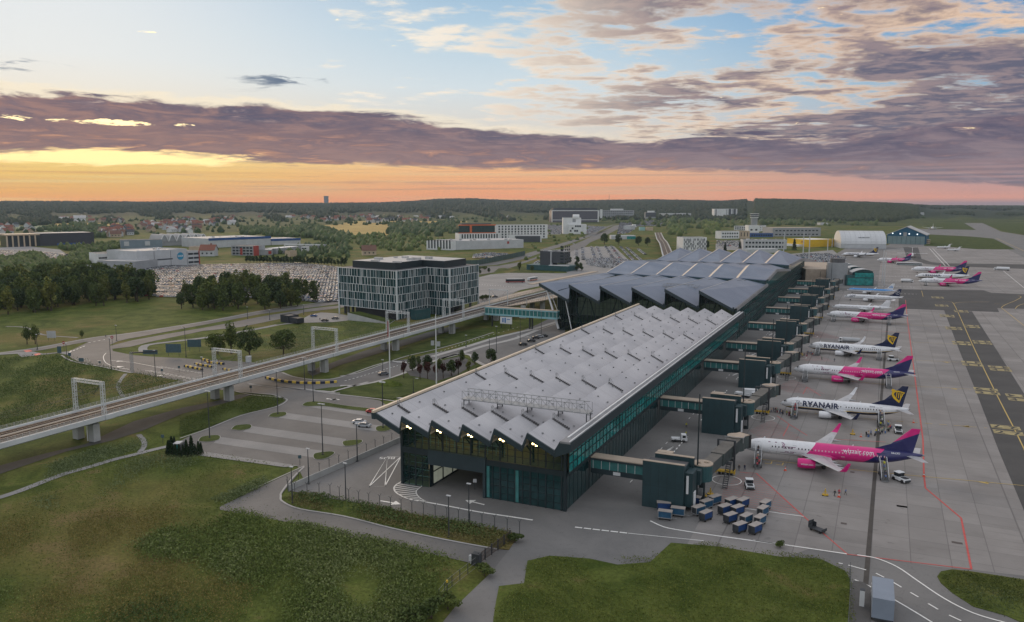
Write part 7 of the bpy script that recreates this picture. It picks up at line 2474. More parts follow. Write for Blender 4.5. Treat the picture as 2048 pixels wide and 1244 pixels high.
# ---- countable trees
protos_t = [tree_proto('broadleaf_tree', 'mid green birch-like tree in the dense wood left of the huge car park', 'tree', 14, 4.2, 51, leaf_a, group='trees of the left wood', base=.03),
   tree_proto('broadleaf_tree', 'dark green broad tree in the dense wood left of the huge car park', 'tree', 13, 4.8, 52, leaf_b, group='trees of the left wood', base=.03),
   tree_proto('broadleaf_tree', 'olive green slender tree in the dense wood left of the huge car park', 'tree', 15, 3.6, 53, leaf_c, group='trees of the left wood', base=.03)]
tr_ = random.Random(9)
pw = belt('', 'px', ((-60, 634), (40, 628), (140, 618), (230, 610), (298, 604), (305, 590), (262, 572), (180, 566), (90, 570), (0, 574), (-60, 582)), 205, 0, None, 61)
for k, (x, y) in enumerate(pw):
 p = protos_t[(0, 1, 0, 2, 1)[k % 5]]
 if k < 5 and (k % 5) in (0, 1, 3):
  p.location = (x, y, 0)
 else:
  dup(p, (x, y, 0), tr_.uniform(0, 6.28), scale=tr_.uniform(1.05, 1.6))
LM = ['mid green rounded tree in the thicket before the huge car park', 'dark green rounded tree in the thicket before the huge car park', 'olive shrubby tree in the thicket before the huge car park']
pg = belt('', 'px', ((350, 612), (365, 619), (430, 623), (520, 622), (600, 612), (636, 604), (630, 594), (560, 582), (500, 572), (420, 582), (370, 590)), 74, 0, None, 62)
for k, (x, y) in enumerate(pg):
 i = (0, 1, 2, 0)[k % 4]
 dup(protos_t[i], (x, y, 0), tr_.uniform(0, 6.28), LM[i], 'trees of the middle thicket', tr_.uniform(.75, 1.4))
# row of young trees at the back of the car park
row = tree_proto('young_tree', 'young dark tree in the row behind the huge car park', 'tree', 9, 2.6, 54, leaf_b, n=260, leaf=.9, group='tree row behind the car park', base=.1, clumps=9)
for k in range(30):
 p = Z1('P', 905 + k * 37.5, 690 + k * 1.3)
 if k == 0:
  row.location = p
 else:
  dup(row, p, k * 1.3, scale=.8 + .4 * tr_.random())
for k, (x_, y_) in enumerate(belt('', 'E', ((1430, 300), (1540, 250), (1700, 330), (1700, 400), (1350, 390)), 14, 0, None, 63)):
 dup(row, (x_, y_, 0), k, 'small tree by the dark tower block and its car park', 'trees by the tower block', .8 + .3 * tr_.random())
# larger single trees
big1 = tree_proto('broadleaf_tree', 'large dense tree by the toll lanes, rightmost of the clump of three', 'tree', 14.5, 6.4, 55, leaf_b, n=3600, leaf=.42, base=.10, clumps=34)
big1.location = Z1('B', 485, 560)
big2 = tree_proto('broadleaf_tree', 'round crowned tree standing alone on the grass behind the viaduct', 'tree', 12.5, 7.0, 56, leaf_a, n=3400, leaf=.42, base=.12, clumps=30)
big2.location = Z1('B', 815, 530)
b3 = dup(big2, Z1('B', 175, 520), 2.0, 'rounded tree by the toll lanes, leftmost of the clump of three', scale=.82)
b4 = tree_proto('broadleaf_tree', 'tall narrow tree by the toll lanes, middle of the clump of three', 'tree', 15.5, 3.9, 57, leaf_a, n=2200, leaf=.40, base=.14, clumps=26)
b4.location = Z1('B', 305, 520)
for k, (a, sc, lb) in enumerate((((265, 330), .62, 'small loose tree on the far left meadow, left of a pair'), ((345, 330), .66, 'small loose tree on the far left meadow, right of a pair'), ((800, 275), .3, 'bush by the cycle path on the left meadow'))):
 dup(b4, Z1('A', *a), k * 2.0, lb, scale=sc)
for k, (a, pr, sc, lb) in enumerate((((660, 555), 0, .62, 'full green tree in the flag garden, leftmost of the tall ones'), ((715, 510), 0, .40, 'small green tree between two taller ones in the flag garden'), ((795, 545), 1, .62, 'dark green tree in the flag garden beside the thin pole'), ((905, 548), 0, .45, 'thin green tree right of the white pole in the flag garden'),
         ((1015, 600), 1, .66, 'dark green tree in the flag garden close to the pier roof'), ((1110, 470), 0, .48, 'light green tree at the upper corner of the flag garden'), ((1228, 490), 1, .52, 'tree standing on the paved edge of the flag garden'), ((1375, 495), 1, .68, 'dense green tree by the taxi rank near the pier roof'), ((1170, 560), 2, .42, 'olive bushy tree half hidden by the pier roof edge'))):
 dup(protos_t[pr], Z1('D', *a), k * 1.7, lb, 'trees of the flag garden', sc * .85)
cop = tree_proto('copper_tree', 'slender copper-leaved tree by the kerb of the flag garden', 'tree', 7, 1.5, 58, leaf_d, n=700, leaf=.3, base=.25, clumps=12, group='copper trees of the flag garden')
for k, (a, lb) in enumerate((((580, 618), None), ((728, 632), 'small copper-leaved tree left of the taller copper one in the flag garden'), ((797, 628), 'copper-leaved tree beside the dark green tree in the flag garden'), ((870, 630), 'copper-leaved tree right against the white pole'), ((940, 625), 'copper-leaved tree between the pole and the big dark tree'), ((1078, 597), 'small copper-leaved tree nearest the pier roof edge'))):
 if k == 0:
  cop.location = Z1('D', *a)
 else:
  dup(cop, Z1('D', *a), k, lb, scale=.85 + .1 * (k % 3))
con = tree_proto('conifer', 'small dark conifer in the ring round the teal kiosk', 'conifer', 3.6, .85, 59, needle_m, 'cone', 500, .22, .03, group='conifers round the kiosk')
c0 = G(352, 908)
for k in range(16):
 a = math.pi * (.95 + 1.1 * k / 15)
 p = (c0.x + 1 + 5.2 * math.cos(a), c0.y + 2.6 + 4.2 * math.sin(a), 0)
 if k == 0:
  con.location = p
 else:
  dup(con, p, k, scale=.8 + .35 * tr_.random())
for k, (a, lb) in enumerate((((60, 660), 'tall dark conifer at the open end of the kiosk ring'), ((104, 650), 'tallest dark conifer at the edge of the kiosk ring'))):
 dup(con, Z1('C', *a), k, lb, scale=1.15 + .2 * k)
# bushes near the gate, apron corner and along the office
bush = tree_proto('bush', 'leafy bush at the lower end of the sliding gate', 'bush', 2.6, 2.2, 60, leaf_a, n=900, leaf=.22, base=.0, clumps=14)
bush.location = Z1('z2', 1600, 925)
dup(bush, Z1('z2', 1810, 700), 1, 'dark bush by the fence end post near the gate', scale=.9)
for k, (a, sc, lb) in enumerate((((1350, 1150), 1.2, 'large dark shrub by the short fence below the gate, upper one'), ((1240, 1215), 1.5, 'large dark shrub by the short fence below the gate, middle one'), ((1110, 1260), 1.4, 'large dark shrub at the bottom edge of the photo by the fence'))):
 dup(bush, Z1('z2', *a), k * 2, lb, scale=sc)
dup(bush, Z1('z5', 372, 785), 2, 'lone weed bush growing at the apron edge', scale=.62)
for k, (a, lb) in enumerate((((1380, 560), 'shrub on the raised track before the terminal roof tip'), ((470, 765), 'shrub beside the platform ramp, right of two'), ((420, 770), 'shrub beside the platform ramp, left of two'), ((375, 385), 'round shrub at the street corner, left of a pair'), ((440, 380), 'round shrub at the street corner, right of a pair'))):
 dup(bush, Z1('E', *a), k, lb, scale=1.6)
for k, (a, lb) in enumerate((((380, 440), 'small clipped tree behind the glass office, left of two'), ((497, 420), 'small clipped tree behind the glass office, right of two'), ((890, 390), 'yellow green tree at the road fork near the dark tower block'), ((1050, 400), 'small dark tree left of the tower block podium'))):
 dup(protos_t[2 if k == 2 else 1], Z1('E', *a), k, lb, scale=(.4, .42, .7, .5)[k])
for k, (a, lb) in enumerate((((185, 570), 'big dark tree beside the white car park pavilion, left of two'), ((360, 575), 'big dark tree beside the white car park pavilion, right of two'), ((620, 585), 'dark tree beside the railway curve, left of two'), ((735, 585), 'dark tree beside the railway curve, right of two'), ((1490, 640), 'dark tree covering the corner of the barcode block'))):
 dup(protos_t[1], Z1('g', *a), k, lb, scale=(1.6, 1.5, 1.3, 1.15, 1.2)[k])
for k, (a, lb) in enumerate((((320, 660), 'slim conifer behind the terminal roof, left of three'), ((510, 620), 'slim conifer left of the wide white office'), ((1205, 640), 'dark conifer before the yellow depot'))):
 dup(con, Z1('h', *a), k, lb, scale=(3.6, 3.2, 4.6)[k])

# ---- meadow growth: tall weeds and dry grass, far too many to count
weed_a, weed_b = foliage('weed_green', (.062, .098, .027), (.112, .155, .050)), foliage('weed_grey', (.085, .118, .048), (.155, .195, .095))
dry_m = foliage('dry_grass', (.105, .100, .034), (.185, .165, .066))
short_m = foliage('short_grass', (.058, .084, .018), (.112, .138, .035))

def meadow(k, pts, n, h, m, seed, spread=1.0, patch=None, soft=2.6):
 poly = Z(k, *pts)
 xs_, ys_ = np.array([p.x for p in poly]), np.array([p.y for p in poly])
 r = np.random.RandomState(seed)
 x = r.uniform(xs_.min(), xs_.max(), n * 4)
 y = r.uniform(ys_.min(), ys_.max(), n * 4)
 xj, yj = x + r.normal(0, spread * soft, len(x)), y + r.normal(0, spread * soft, len(x))
 c = np.zeros(len(x), bool)
 for i in range(len(poly)):
  ax, ay, bx_, by_ = xs_[i], ys_[i], xs_[i - 1], ys_[i - 1]
  if ay == by_:
   continue
  c ^= ((ay > yj) != (by_ > yj)) & (xj < (bx_ - ax) * (yj - ay) / (by_ - ay) + ax)
 x, y = x[c], y[c]
 if patch is not None:
  w = np.sin(x * .11 + seed) * np.cos(y * .13 + seed * 2) + .5 * np.sin(x * .31 + y * .27)
  q = w + r.uniform(-.5, .5, len(x)) > patch
  x, y = x[q], y[q]
 x, y = x[:n], y[:n]
 n = len(x)
 z = r.uniform(.15, 1.0, n) * h
 pts_ = np.stack([x, y, z], 1)
 return obj('meadow_weeds', quads_mesh('meadow_weeds', pts_, seed, r.uniform(.3, 1.0, n) * (.09 + h * .20) * spread, m), None, kind='stuff')

lawnL = ((-80, 650), (300, 520), (560, 445), (760, 395), (950, 412), (1250, 450), (1470, 476), (1290, 570), (1085, 680), (1480, 752), (1740, 815), (2180, 915), (2150, 1050), (1950, 1350), (1700, 1500), (-80, 1500))
meadow('b1', ((620, 860), (760, 790), (1000, 770), (1150, 700), (1480, 752), (1740, 815), (2200, 925), (2190, 1000), (2000, 1300), (1500, 1300), (1400, 1130), (1000, 940), (760, 930)), 60000, .85, weed_a, 71, 1, -.45, 1.6)
meadow('b1', ((620, 860), (1000, 770), (1480, 752), (1740, 815), (2180, 925), (2000, 1300), (1500, 1300), (1000, 940)), 20000, .9, weed_b, 72, 1, .1, 1.6)
meadow('b1', lawnL, 40000, .42, short_m, 73, 1.0, -.6)
meadow('b1', ((-80, 760), (500, 700), (900, 680), (760, 790), (620, 900), (760, 930), (1000, 950), (1400, 1140), (1480, 1300), (1400, 1500), (-80, 1500)), 40000, .45, dry_m, 74, 1.0, .0)
meadow('b1', ((-80, 1050), (80, 1060), (80, 1150), (-80, 1180)), 500, .9, weed_a, 75)
meadow('b1', ((580, 1180), (900, 1130), (950, 1244), (850, 1400), (560, 1400)), 3500, .8, weed_a, 76, 1, -.4)
meadow('b1', ((140, 520), (280, 450), (600, 350), (690, 330), (700, 380), (560, 440), (300, 515), (-50, 630), (-50, 570)), 7000, .7, weed_b, 77, 1, -.1)
meadow('b1', ((560, 520), (720, 420), (960, 420), (940, 480), (700, 540), (240, 700), (200, 640)), 5000, .7, weed_b, 78, 1, .15)
meadow('b1', ((1040, 640), (1230, 570), (1430, 490), (1470, 480), (1300, 570), (1110, 665)), 2600, .7, weed_b, 79, 1, -.3)
meadow('A', ((0, 470), (600, 445), (660, 490), (1240, 612), (1850, 710), (1250, 890), (700, 1020), (0, 1250), (-200, 1250), (-200, 500)), 26000, 1.0, weed_a, 80, 1, -.5)
meadow('A', ((0, 560), (500, 540), (1000, 620), (1500, 760), (700, 1000), (0, 1200), (-200, 1200), (-200, 560)), 9000, 1.0, weed_b, 81, 1, .0)
meadow('B', ((560, 440), (800, 300), (1000, 245), (1500, 215), (1750, 235), (1730, 300), (1300, 420), (900, 530)), 12000, .9, weed_b, 82, 1, -.5)
meadow('z2', ((225, 395), (340, 365), (525, 385), (800, 450), (1090, 505), (1310, 548), (1550, 592), (1790, 635), (1770, 745), (1690, 740), (1340, 675), (960, 594), (640, 515), (330, 462)), 9000, .75, dry_m, 83, 1, -.5, .3)
meadow('z2', ((340, 362), (525, 380), (800, 440), (1090, 500), (1310, 540), (1700, 610), (1790, 700), (1340, 640), (960, 560), (640, 475), (330, 420)), 6000, .95, weed_a, 84, 1, -.3, .3)
meadow('z2', ((1890, 850), (2000, 800), (2700, 800), (3100, 700), (3900, 800), (4100, 900), (4130, 1400), (1650, 1400), (1690, 1130), (1870, 980)), 36000, .45, short_m, 85, 1, -.6, .3)
meadow('z5', ((1345, 965), (1430, 930), (1872, 990), (2100, 1100), (2000, 1400), (1860, 1244), (1560, 1145), (1430, 1060)), 7000, .35, short_m, 86, 1, -.5, .3)
meadow('z5', ((1450, 1040), (1560, 1010), (1872, 1060), (1872, 1230), (1600, 1150)), 1600, .35, weed_b, 87, 1, -.2, .3)
meadow('C', ((0, 495), (260, 420), (540, 310), (850, 235), (935, 185), (900, 160), (640, 140), (400, 215), (0, 350)), 9000, .55, short_m, 88, 1, -.6, .3)
# ---------------------------------------------------------------- vehicles, street furniture, people
CC = {'white': (.50, .52, .55), 'silver': (.32, .345, .37), 'grey': (.10, .11, .125), 'black': (.02, .022, .026), 'red': (.36, .03, .03), 'blue': (.03, .08, .22)}
cmat = {k: mat('car_' + k, c, .45, .06, .3) for k, c in CC.items()}
cglass = mat('car_glass', (.015, .02, .025), .25, .2, 1, spec=.5)
SIDE = [(-2.15, .35), (-2.2, .75), (-2.1, .95), (-1.5, 1.02), (-.95, 1.42), (.75, 1.46), (1.65, 1.05), (2.05, 1.0), (2.2, .7), (2.15, .35)]
CAB = [(-1.42, 1.04), (-.93, 1.40), (.72, 1.44), (1.5, 1.06)]

def car_shape(mb, body):
 mb.use(body).loft([[(x, y * (1 if z < 1.03 else .86), z) for x, z in SIDE] for y in (-.88, -.86, .86, .88)])
 mb.use(cglass)
 for s in (-1, 1):
  mb.face([(x, s * .90 if z < 1.1 else s * .80, z) for x, z in CAB][::-s])
 mb.face([(-1.52, -.7, 1.03), (-1.52, .7, 1.03), (-1.0, .64, 1.41), (-1.0, -.64, 1.41)]).face([(1.66, -.7, 1.07), (1.66, .7, 1.07), (.82, .64, 1.45), (.82, -.64, 1.45)])
 mb.use(tyre_m)
 for x in (-1.35, 1.35):
  for s in (-1, 1):
   mb.tube((x, s * .70, .32), (x, s * .92, .32), .32, n=10)
 return mb

CAR = {k: car_shape(MB(), m).mesh('parked_car') for k, m in cmat.items()}
cr = random.Random(17)
WTS = ['white'] * 34 + ['silver'] * 30 + ['grey'] * 20 + ['black'] * 18 + ['red'] * 2 + ['blue'] * 6

def lot(k, pts, a, row, gap, lane, jit=.2, fill=.95, flip=0):
 """car places (x, y, heading) in rows inside a ground polygon; a = two photograph points giving the row direction"""
 poly = Z(k, *pts)
 e1 = Z1(k, *a[1]) - Z1(k, *a[0])
 e1.normalize()
 e2 = Vector((-e1.y, e1.x, 0))
 ts, ss = [p.dot(e1) for p in poly], [p.dot(e2) for p in poly]
 out, s, r = [], min(ss), 0
 while s < max(ss):
  for (p, q) in clip_line(poly, e2 * s, e1):
   p, q = Vector((*p, 0)), Vector((*q, 0))
   n = int((q - p).length / gap)
   for i in range(n):
    if cr.random() < fill:
     c = p + (q - p) * ((i + .5) / n)
     out.append((c.x + cr.uniform(-jit, jit), c.y + cr.uniform(-jit, jit), math.atan2(e2.y, e2.x) + (math.pi if cr.random() < .5 else 0) + cr.uniform(-.05, .05)))
  r += 1
  s += row if r % lane else row + 5.5
 return out

big = lot('px', ((285, 592), (380, 597), (560, 597), (640, 606), (690, 602), (690, 537), (600, 527), (430, 530), (330, 532), (240, 548), (245, 566)), ((300, 560), (660, 563)), 5.3, 2.75, 4)
oth = [('in the car park beyond the dark tower block', lot('E', ((1440, 195), (1720, 92), (2100, 80), (2500, 130), (2500, 300), (2000, 330), (1650, 250)), ((1640, 180), (1640, 120)), 9, 2.8, 2, .2, .6)),
 ('in the dense rows left of the terminal roof', lot('E', ((1720, 240), (2048, 230), (2300, 260), (2300, 360), (1950, 360), (1750, 320)), ((1750, 260), (1990, 262)), 5.6, 2.8, 2)),
 ('beside the podium of the dark tower block', lot('E', ((930, 360), (1000, 300), (1100, 240), (1140, 290), (1060, 380)), ((960, 350), (1090, 260)), 6, 2.8, 2)),
 ('behind the green noise fence', lot('E', ((300, 190), (480, 165), (740, 180), (730, 215), (480, 235), (280, 240)), ((300, 205), (720, 195)), 5.5, 2.8, 3)),
 ('on the tarmac behind the terminal roof', lot('h', ((1170, 720), (1330, 690), (1650, 690), (1760, 720), (1900, 760), (1600, 820), (1300, 800)), ((1330, 730), (1700, 740)), 6, 2.8, 2)),
 ('in the small lot at the left edge', lot('O', ((0, 880), (330, 870), (340, 905), (0, 935)), ((0, 900), (330, 890)), 5.5, 2.8, 2))]
far_lots = lot('O', ((-60, 590), (330, 600), (790, 640), (740, 690), (560, 710), (420, 640), (-60, 680)), ((0, 630), (700, 650)), 6, 2.8, 2) + lot('F', ((1250, 320), (1445, 325), (1440, 430), (1250, 440)), ((1250, 380), (1440, 380)), 7, 2.8, 2) \
 + lot('F', ((1720, 330), (1990, 345), (1890, 400), (1745, 440)), ((1740, 390), (1900, 370)), 7, 2.8, 2) + lot('g', ((380, 290), (780, 260), (960, 290), (900, 330), (600, 340), (500, 420), (350, 440)), ((500, 310), (900, 300)), 8, 2.9, 2) + lot('h', ((210, 520), (540, 520), (540, 600), (210, 610)), ((210, 560), (540, 560)), 8, 2.9, 2, .3, .6)
big.sort(key=lambda c: c[0] ** 2 + c[1] ** 2)

def put_car(c, lb, grp):
 col = cr.choice(WTS)
 o = obj('parked_car', CAR[col], None, label=col + ' car ' + lb, category='car', group=grp)
 o.location, o.rotation_euler = (c[0], c[1], 0.03), (0, 0, c[2])

rest = list(far_lots)
for c in big[:150]:
 put_car(c, 'in the near rows of the huge car park', 'cars in the huge car park')
rest += big[150:]
for (lb, L_), cap in zip(oth, (40, 45, 12, 18, 22, 6)):
 L_.sort(key=lambda c: c[0] ** 2 + c[1] ** 2)
 for c in L_[:cap]:
  put_car(c, lb, 'cars ' + lb)
 rest += L_[cap:]
tv_ = np.array([(x, y, z) for y in (-.88, .88) for x, z in ((-2.15, .25), (-2.15, .9), (-1.5, 1.0), (-.95, 1.44), (.75, 1.46), (1.6, 1.04), (2.15, .9), (2.15, .25))])
tf_ = [(8, 9, 1, 0), (9, 10, 2, 1), (10, 11, 3, 2), (11, 12, 4, 3), (12, 13, 5, 4), (13, 14, 6, 5), (14, 15, 7, 6), (2, 3, 4, 5), (13, 12, 11, 10), (0, 1, 2, 5), (0, 5, 6, 7), (13, 10, 9, 8), (15, 14, 13, 8)]
gl_ = {2, 4, 7, 8}
mm = MB()
for c in rest:
 ca, sa = math.cos(c[2]), math.sin(c[2])
 i = len(mm.v)
 mm.v += [(c[0] + x * ca - y * sa, c[1] + x * sa + y * ca, z) for x, y, z in tv_]
 m = cmat[cr.choice(WTS)]
 for j, f in enumerate(tf_):
  mm.use(cglass if j in gl_ else m)
  mm.f.append(tuple(i + q for q in f))
  mm.mi.append(mm.cur)
mm.build('parked_cars', None, kind='stuff', label='dense rows of parked cars farther off', category='cars')

def near_car(col, label, p, rz, group=None):
 t = thing('car', label, 'car', (p[0], p[1], .02), rz, group)
 b = MB().use(cmat[col]).loft([[(x, y * (1 if z < 1.03 else .86), z) for x, z in SIDE] for y in (-.88, -.86, .86, .88)])
 b.build('body', t)
 g = car_shape(MB(), cmat[col])
 w = MB().use(cglass)
 for s in (-1, 1):
  w.face([(x, s * .90 if z < 1.1 else s * .80, z) for x, z in CAB][::-s])
 w.face([(-1.52, -.7, 1.03), (-1.52, .7, 1.03), (-1.0, .64, 1.41), (-1.0, -.64, 1.41)]).face([(1.66, -.7, 1.07), (1.66, .7, 1.07), (.82, .64, 1.45), (.82, -.64, 1.45)])
 w.build('glazing', t)
 for x in (-1.35, 1.35):
  for s in (-1, 1):
   MB().use(tyre_m).tube((x, s * .70, .32), (x, s * .92, .32), .33, n=12).build('wheel', t)
 for s in (-1, 1):
  MB().use(white_m).box(2.12, 2.21, s * .6 - .18, s * .6 + .18, .62, .76).build('headlight', t)
 return t

for col, k, a, rz, lb in (('silver', 'C', (1640, 418), .2, 'silver car in the empty car park, nearer of two side by side'), ('white', 'C', (1595, 388), .25, 'white car in the empty car park behind the silver one'), ('red', 'C', (1715, 292), .2, 'red car half hidden by the left tip of the pier roof'),
      ('grey', 'D', (395, 592), .35, 'dark grey car driving past the pole with the red flag'), ('black', 'D', (1665, 322), .15, 'black car in the taxi bay, closest to the pier roof'), ('black', 'D', (1740, 290), .15, 'black car second in the taxi bay'),
      ('black', 'D', (1780, 262), .15, 'black car third in the taxi bay'), ('silver', 'D', (1815, 250), .15, 'silver roofed car in the taxi bay'), ('black', 'D', (1855, 245), .15, 'black car farthest along the taxi bay'), ('blue', 'B', (1110, 162), 2.9, 'dark blue car on the forecourt nearest the road'),
      ('black', 'B', (1218, 208), 3.0, 'black car on the forecourt beside the grass'), ('grey', 'B', (1320, 187), 2.9, 'grey car on the forecourt nearest the office ramp'), ('black', 'E', (572, 735), .2, 'black car on the plaza behind the platform ramp'), ('white', 'E', (1022, 213), .9, 'white car on the dual carriageway by the noise fence'),
      ('white', 'E', (1525, 190), .3, 'white car parked at the verge right of the tower block'), ('white', 'F', (1585, 565), .9, 'white car on the far carriageway above the tower block')):
 near_car(col, lb, Z1(k, *a), rz + (YAW if k != 'C' else 0))

# ---- airside vehicles
blue_m, bcover_m = mat('cart_blue', (.012, .05, .17), .55, .25, .8), mat('cart_cover', (.015, .075, .15), .6, .25, .8)
crf = mat('cart_roof', (.33, .30, .28), .6, .15, .8)

def wheels(t, xs_, y, r, w=.22):
 for x in xs_:
  for s in (-1, 1):
   MB().use(tyre_m).tube((x, s * (y - w), r), (x, s * y, r), r, n=12).build('wheel', t)

def cart(frame, cover):
 t = thing('baggage_cart', '', 'baggage cart', (0, 0, 0), 0, 'baggage carts by the first jet bridge')
 f = MB().use(frame).box(-1.5, 1.5, -.75, .75, .42, .58)
 for x in (-1.45, 1.45):
  for y in (-.7, .7):
   f.box(x - .06, x + .06, y - .06, y + .06, .58, 2.0)
 f.bar((-1.5, 0, .45), (-2.6, 0, .4), .1)
 f.build('frame', t)
 for y in (-.69, .69):
  MB().use(cover).box(-1.42, 1.42, y - .03, y + .03, .6, 1.98).build('curtain', t)
 MB().use(dsteel_m).box(-1.44, -1.38, -.6, .6, .6, 1.9).build('end_panel', t)
 MB().use(dsteel_m).box(1.38, 1.44, -.6, .6, .6, 1.5).build('end_panel', t)
 MB().use(crf).box(-1.6, 1.6, -.82, .82, 1.98, 2.06).build('roof', t)
 wheels(t, (-1.05, 1.05), .72, .24)
 return t

ca, cb = cart(dsteel_m, blue_m), cart(steel_m, bcover_m)
CL = [(cb, (862, 800), 0, 'grey framed cart closest to the jet bridge column'), (cb, (770, 850), 0, 'grey framed cart between two others in a line'), (cb, (685, 915), 0, 'grey framed cart at the lower end of a line of three'), (ca, (765, 975), .1, 'single small dark cart below the grey framed carts'),
 (ca, (1042, 830), 0, 'blue cart, upper left of the central block'), (ca, (968, 905), 0, 'blue cart, leftmost of the central block'), (ca, (1165, 835), .1, 'bright blue cart, upper right of the central block'), (ca, (1108, 915), 0, 'blue cart in the middle of the central block'),
 (ca, (1030, 1000), 0, 'blue cart at the lower left of the central block'), (cb, (1200, 1010), .1, 'teal sided cart at the right of the central block'), (ca, (1133, 1105), 0, 'blue cart lowest in the central block'), (cb, (1408, 860), .2, 'cart at the top of the tan roofed line'),
 (cb, (1380, 925), .2, 'second cart from the top of the tan roofed line'), (cb, (1350, 1025), .2, 'third cart from the top of the tan roofed line'), (ca, (1300, 1115), .1, 'lowest cart of the tan roofed line'), (cb, (325, 965), 2.2, 'blue cart by the shaft corner, nearest the camera'),
 (ca, (310, 870), 2.4, 'blue cart against the shaft behind another'), (cb, (465, 930), 2.2, 'teal ended cart beside the shaft'), (ca, (640, 805), 2.0, 'blue cart tucked beside the bridge column')]
base_rz = R(60)
used = set()
for p, a, r, lb in CL:
 q = Z1('M', *a) + Vector((0, 0, .02))
 if p not in used:
  used.add(p)
  p.location, p.rotation_euler, p['label'] = q, (0, 0, base_rz + r), lb
  p.scale = (1.0,) * 3
 else:
  dup(p, q, base_rz + r, lb)

def tug(label, p, rz, s=1.0):
 t = thing('tow_tractor', label, 'tow tractor', (p[0], p[1], .03), rz)
 t.scale = (s,) * 3
 MB().use(white_m).loft([[(x, y, z) for x, z in ((-1.7, .35), (-1.7, .95), (-.3, 1.0), (-.2, 1.0), (1.6, .9), (1.7, .35))] for y in (-.85, .85)]).build('body', t)
 MB().use(white_m).box(-1.3, .1, -.8, .8, 1.75, 1.85).build('cab_roof', t)
 MB().use(cglass).box(-1.2, .05, -.74, .74, 1.0, 1.75).build('cab_glazing', t)
 MB().use(dsteel_m).box(.3, 1.5, -.6, .6, .93, 1.02).box(1.68, 1.8, -.7, .7, .35, .7).build('bonnet_panel', t)
 wheels(t, (-1.1, 1.1), .95, .38)
 return t

for k, a, rz, lb, s in (('M', (1238, 625), -1.3, 'white tow tractor standing alone in the red hatching', 1.15), ('K', (1765, 500), -.8, 'white tow tractor beside the rear stairs of the closest magenta airliner', 1.25), ('N', (545, 370), -1.5, 'white tow tractor beside the passenger queue', 1.2), ('a8', (1045, 592), .3, 'white tow tractor behind the tail of the second harp-tailed airliner', 1.3)):
 tug(lb, Z1(k, *a), rz, s)

def truck(name, label, p, rz, l=6, w=2.3, h=2.8, boxm=None, tank=False):
 t = thing(name, label, 'truck', (p[0], p[1], .03), rz)
 MB().use(white_m).loft([[(x, y, z) for x, z in ((l / 2, .5), (l / 2, 1.3), (l / 2 - .35, 2.3), (l / 2 - 1.8, 2.35), (l / 2 - 1.8, .5))] for y in (-w / 2, w / 2)]).build('cab', t)
 MB().use(cglass).box(l / 2 - .28, l / 2 - .02, -w / 2 + .15, w / 2 - .15, 1.35, 1.9).box(l / 2 - 1.4, l / 2 - .5, -w / 2 - .02, w / 2 + .02, 1.4, 2.1).build('glazing', t)
 b = MB().use(boxm or white_m)
 if tank:
  b.tube((-l / 2, 0, 1.6), (l / 2 - 2, 0, 1.6), w * .46, n=16)
 else:
  b.box(-l / 2, l / 2 - 2, -w / 2, w / 2, .75, h)
 b.build('body', t)
 MB().use(dsteel_m).box(-l / 2, l / 2 - .2, -w * .4, w * .4, .45, .75).build('chassis', t)
 wheels(t, (-l / 2 + 1.1, l / 2 - 1.1), w / 2, .48)
 return t

truck('flatbed_truck', 'white flatbed truck behind the second jet bridge shaft', Z1('z4', 1065, 355), 2.9 + math.pi, 8, 2.4, 1.5)
truck('pickup', 'small white pickup on the service road behind the first shaft', Z1('z4', 648, 632), .3, 4.6, 1.9, 1.2)
truck('loader_truck', 'white service truck parked at the second shaft corner', Z1('a8', 20, 858), .2, 7, 2.4, 3)
truck('fuel_truck', 'long white fuel truck behind the second harp-tailed airliner', Z1('a8', 725, 458), math.pi, 10, 2.4, 3, W_LGREY, True)
truck('fuel_truck', 'white tanker by the remote magenta airliner nose', Z1('J', 872, 425), .2, 9, 2.8, 3.2, None, True).scale = (1.1,) * 3
tk = truck('fuel_truck', 'white tank trailer with yellow cab on the open apron', Z1('J', 1822, 305), math.pi - .1, 11, 2.8, 3, None, True)
tk.scale = (1.3,) * 3
gpu = truck('air_unit', 'big white air conditioning unit with roof fans beside the shaft', Z1('M', 350, 800), .1, 8.2, 2.6, 2.6)
MB().use(dsteel_m).tube((-1.5, 0, 2.6), (-1.5, 0, 2.7), .7, n=14).tube((.6, 0, 2.6), (.6, 0, 2.7), .7, n=14).build('roof_fan', gpu)
bt = truck('box_truck', 'box truck with blue-grey roof at the bottom edge of the photo', Z1('z5', 995, 1165), math.pi * .5 + .02, 10.5, 3.4, 4.3, mat('truck_box', (.20, .24, .30), .5, .1, .2))
ld = thing('baggage_cart', 'open dark cart with raised end standing alone on the red line', 'baggage cart', tuple(Z1('z5', 600, 685)), -.55)
MB().use(dsteel_m).box(-1.7, 1.7, -.85, .85, .5, .65).box(-1.75, -1.6, -.85, .85, .65, 2.0).box(-1.7, -.9, -.85, -.78, .65, 1.6).box(-1.7, -.9, .78, .85, .65, 1.6).box(1.6, 1.7, -.85, .85, .65, 1.1).build('frame', ld)
wheels(ld, (-1.1, 1.1), .8, .3)

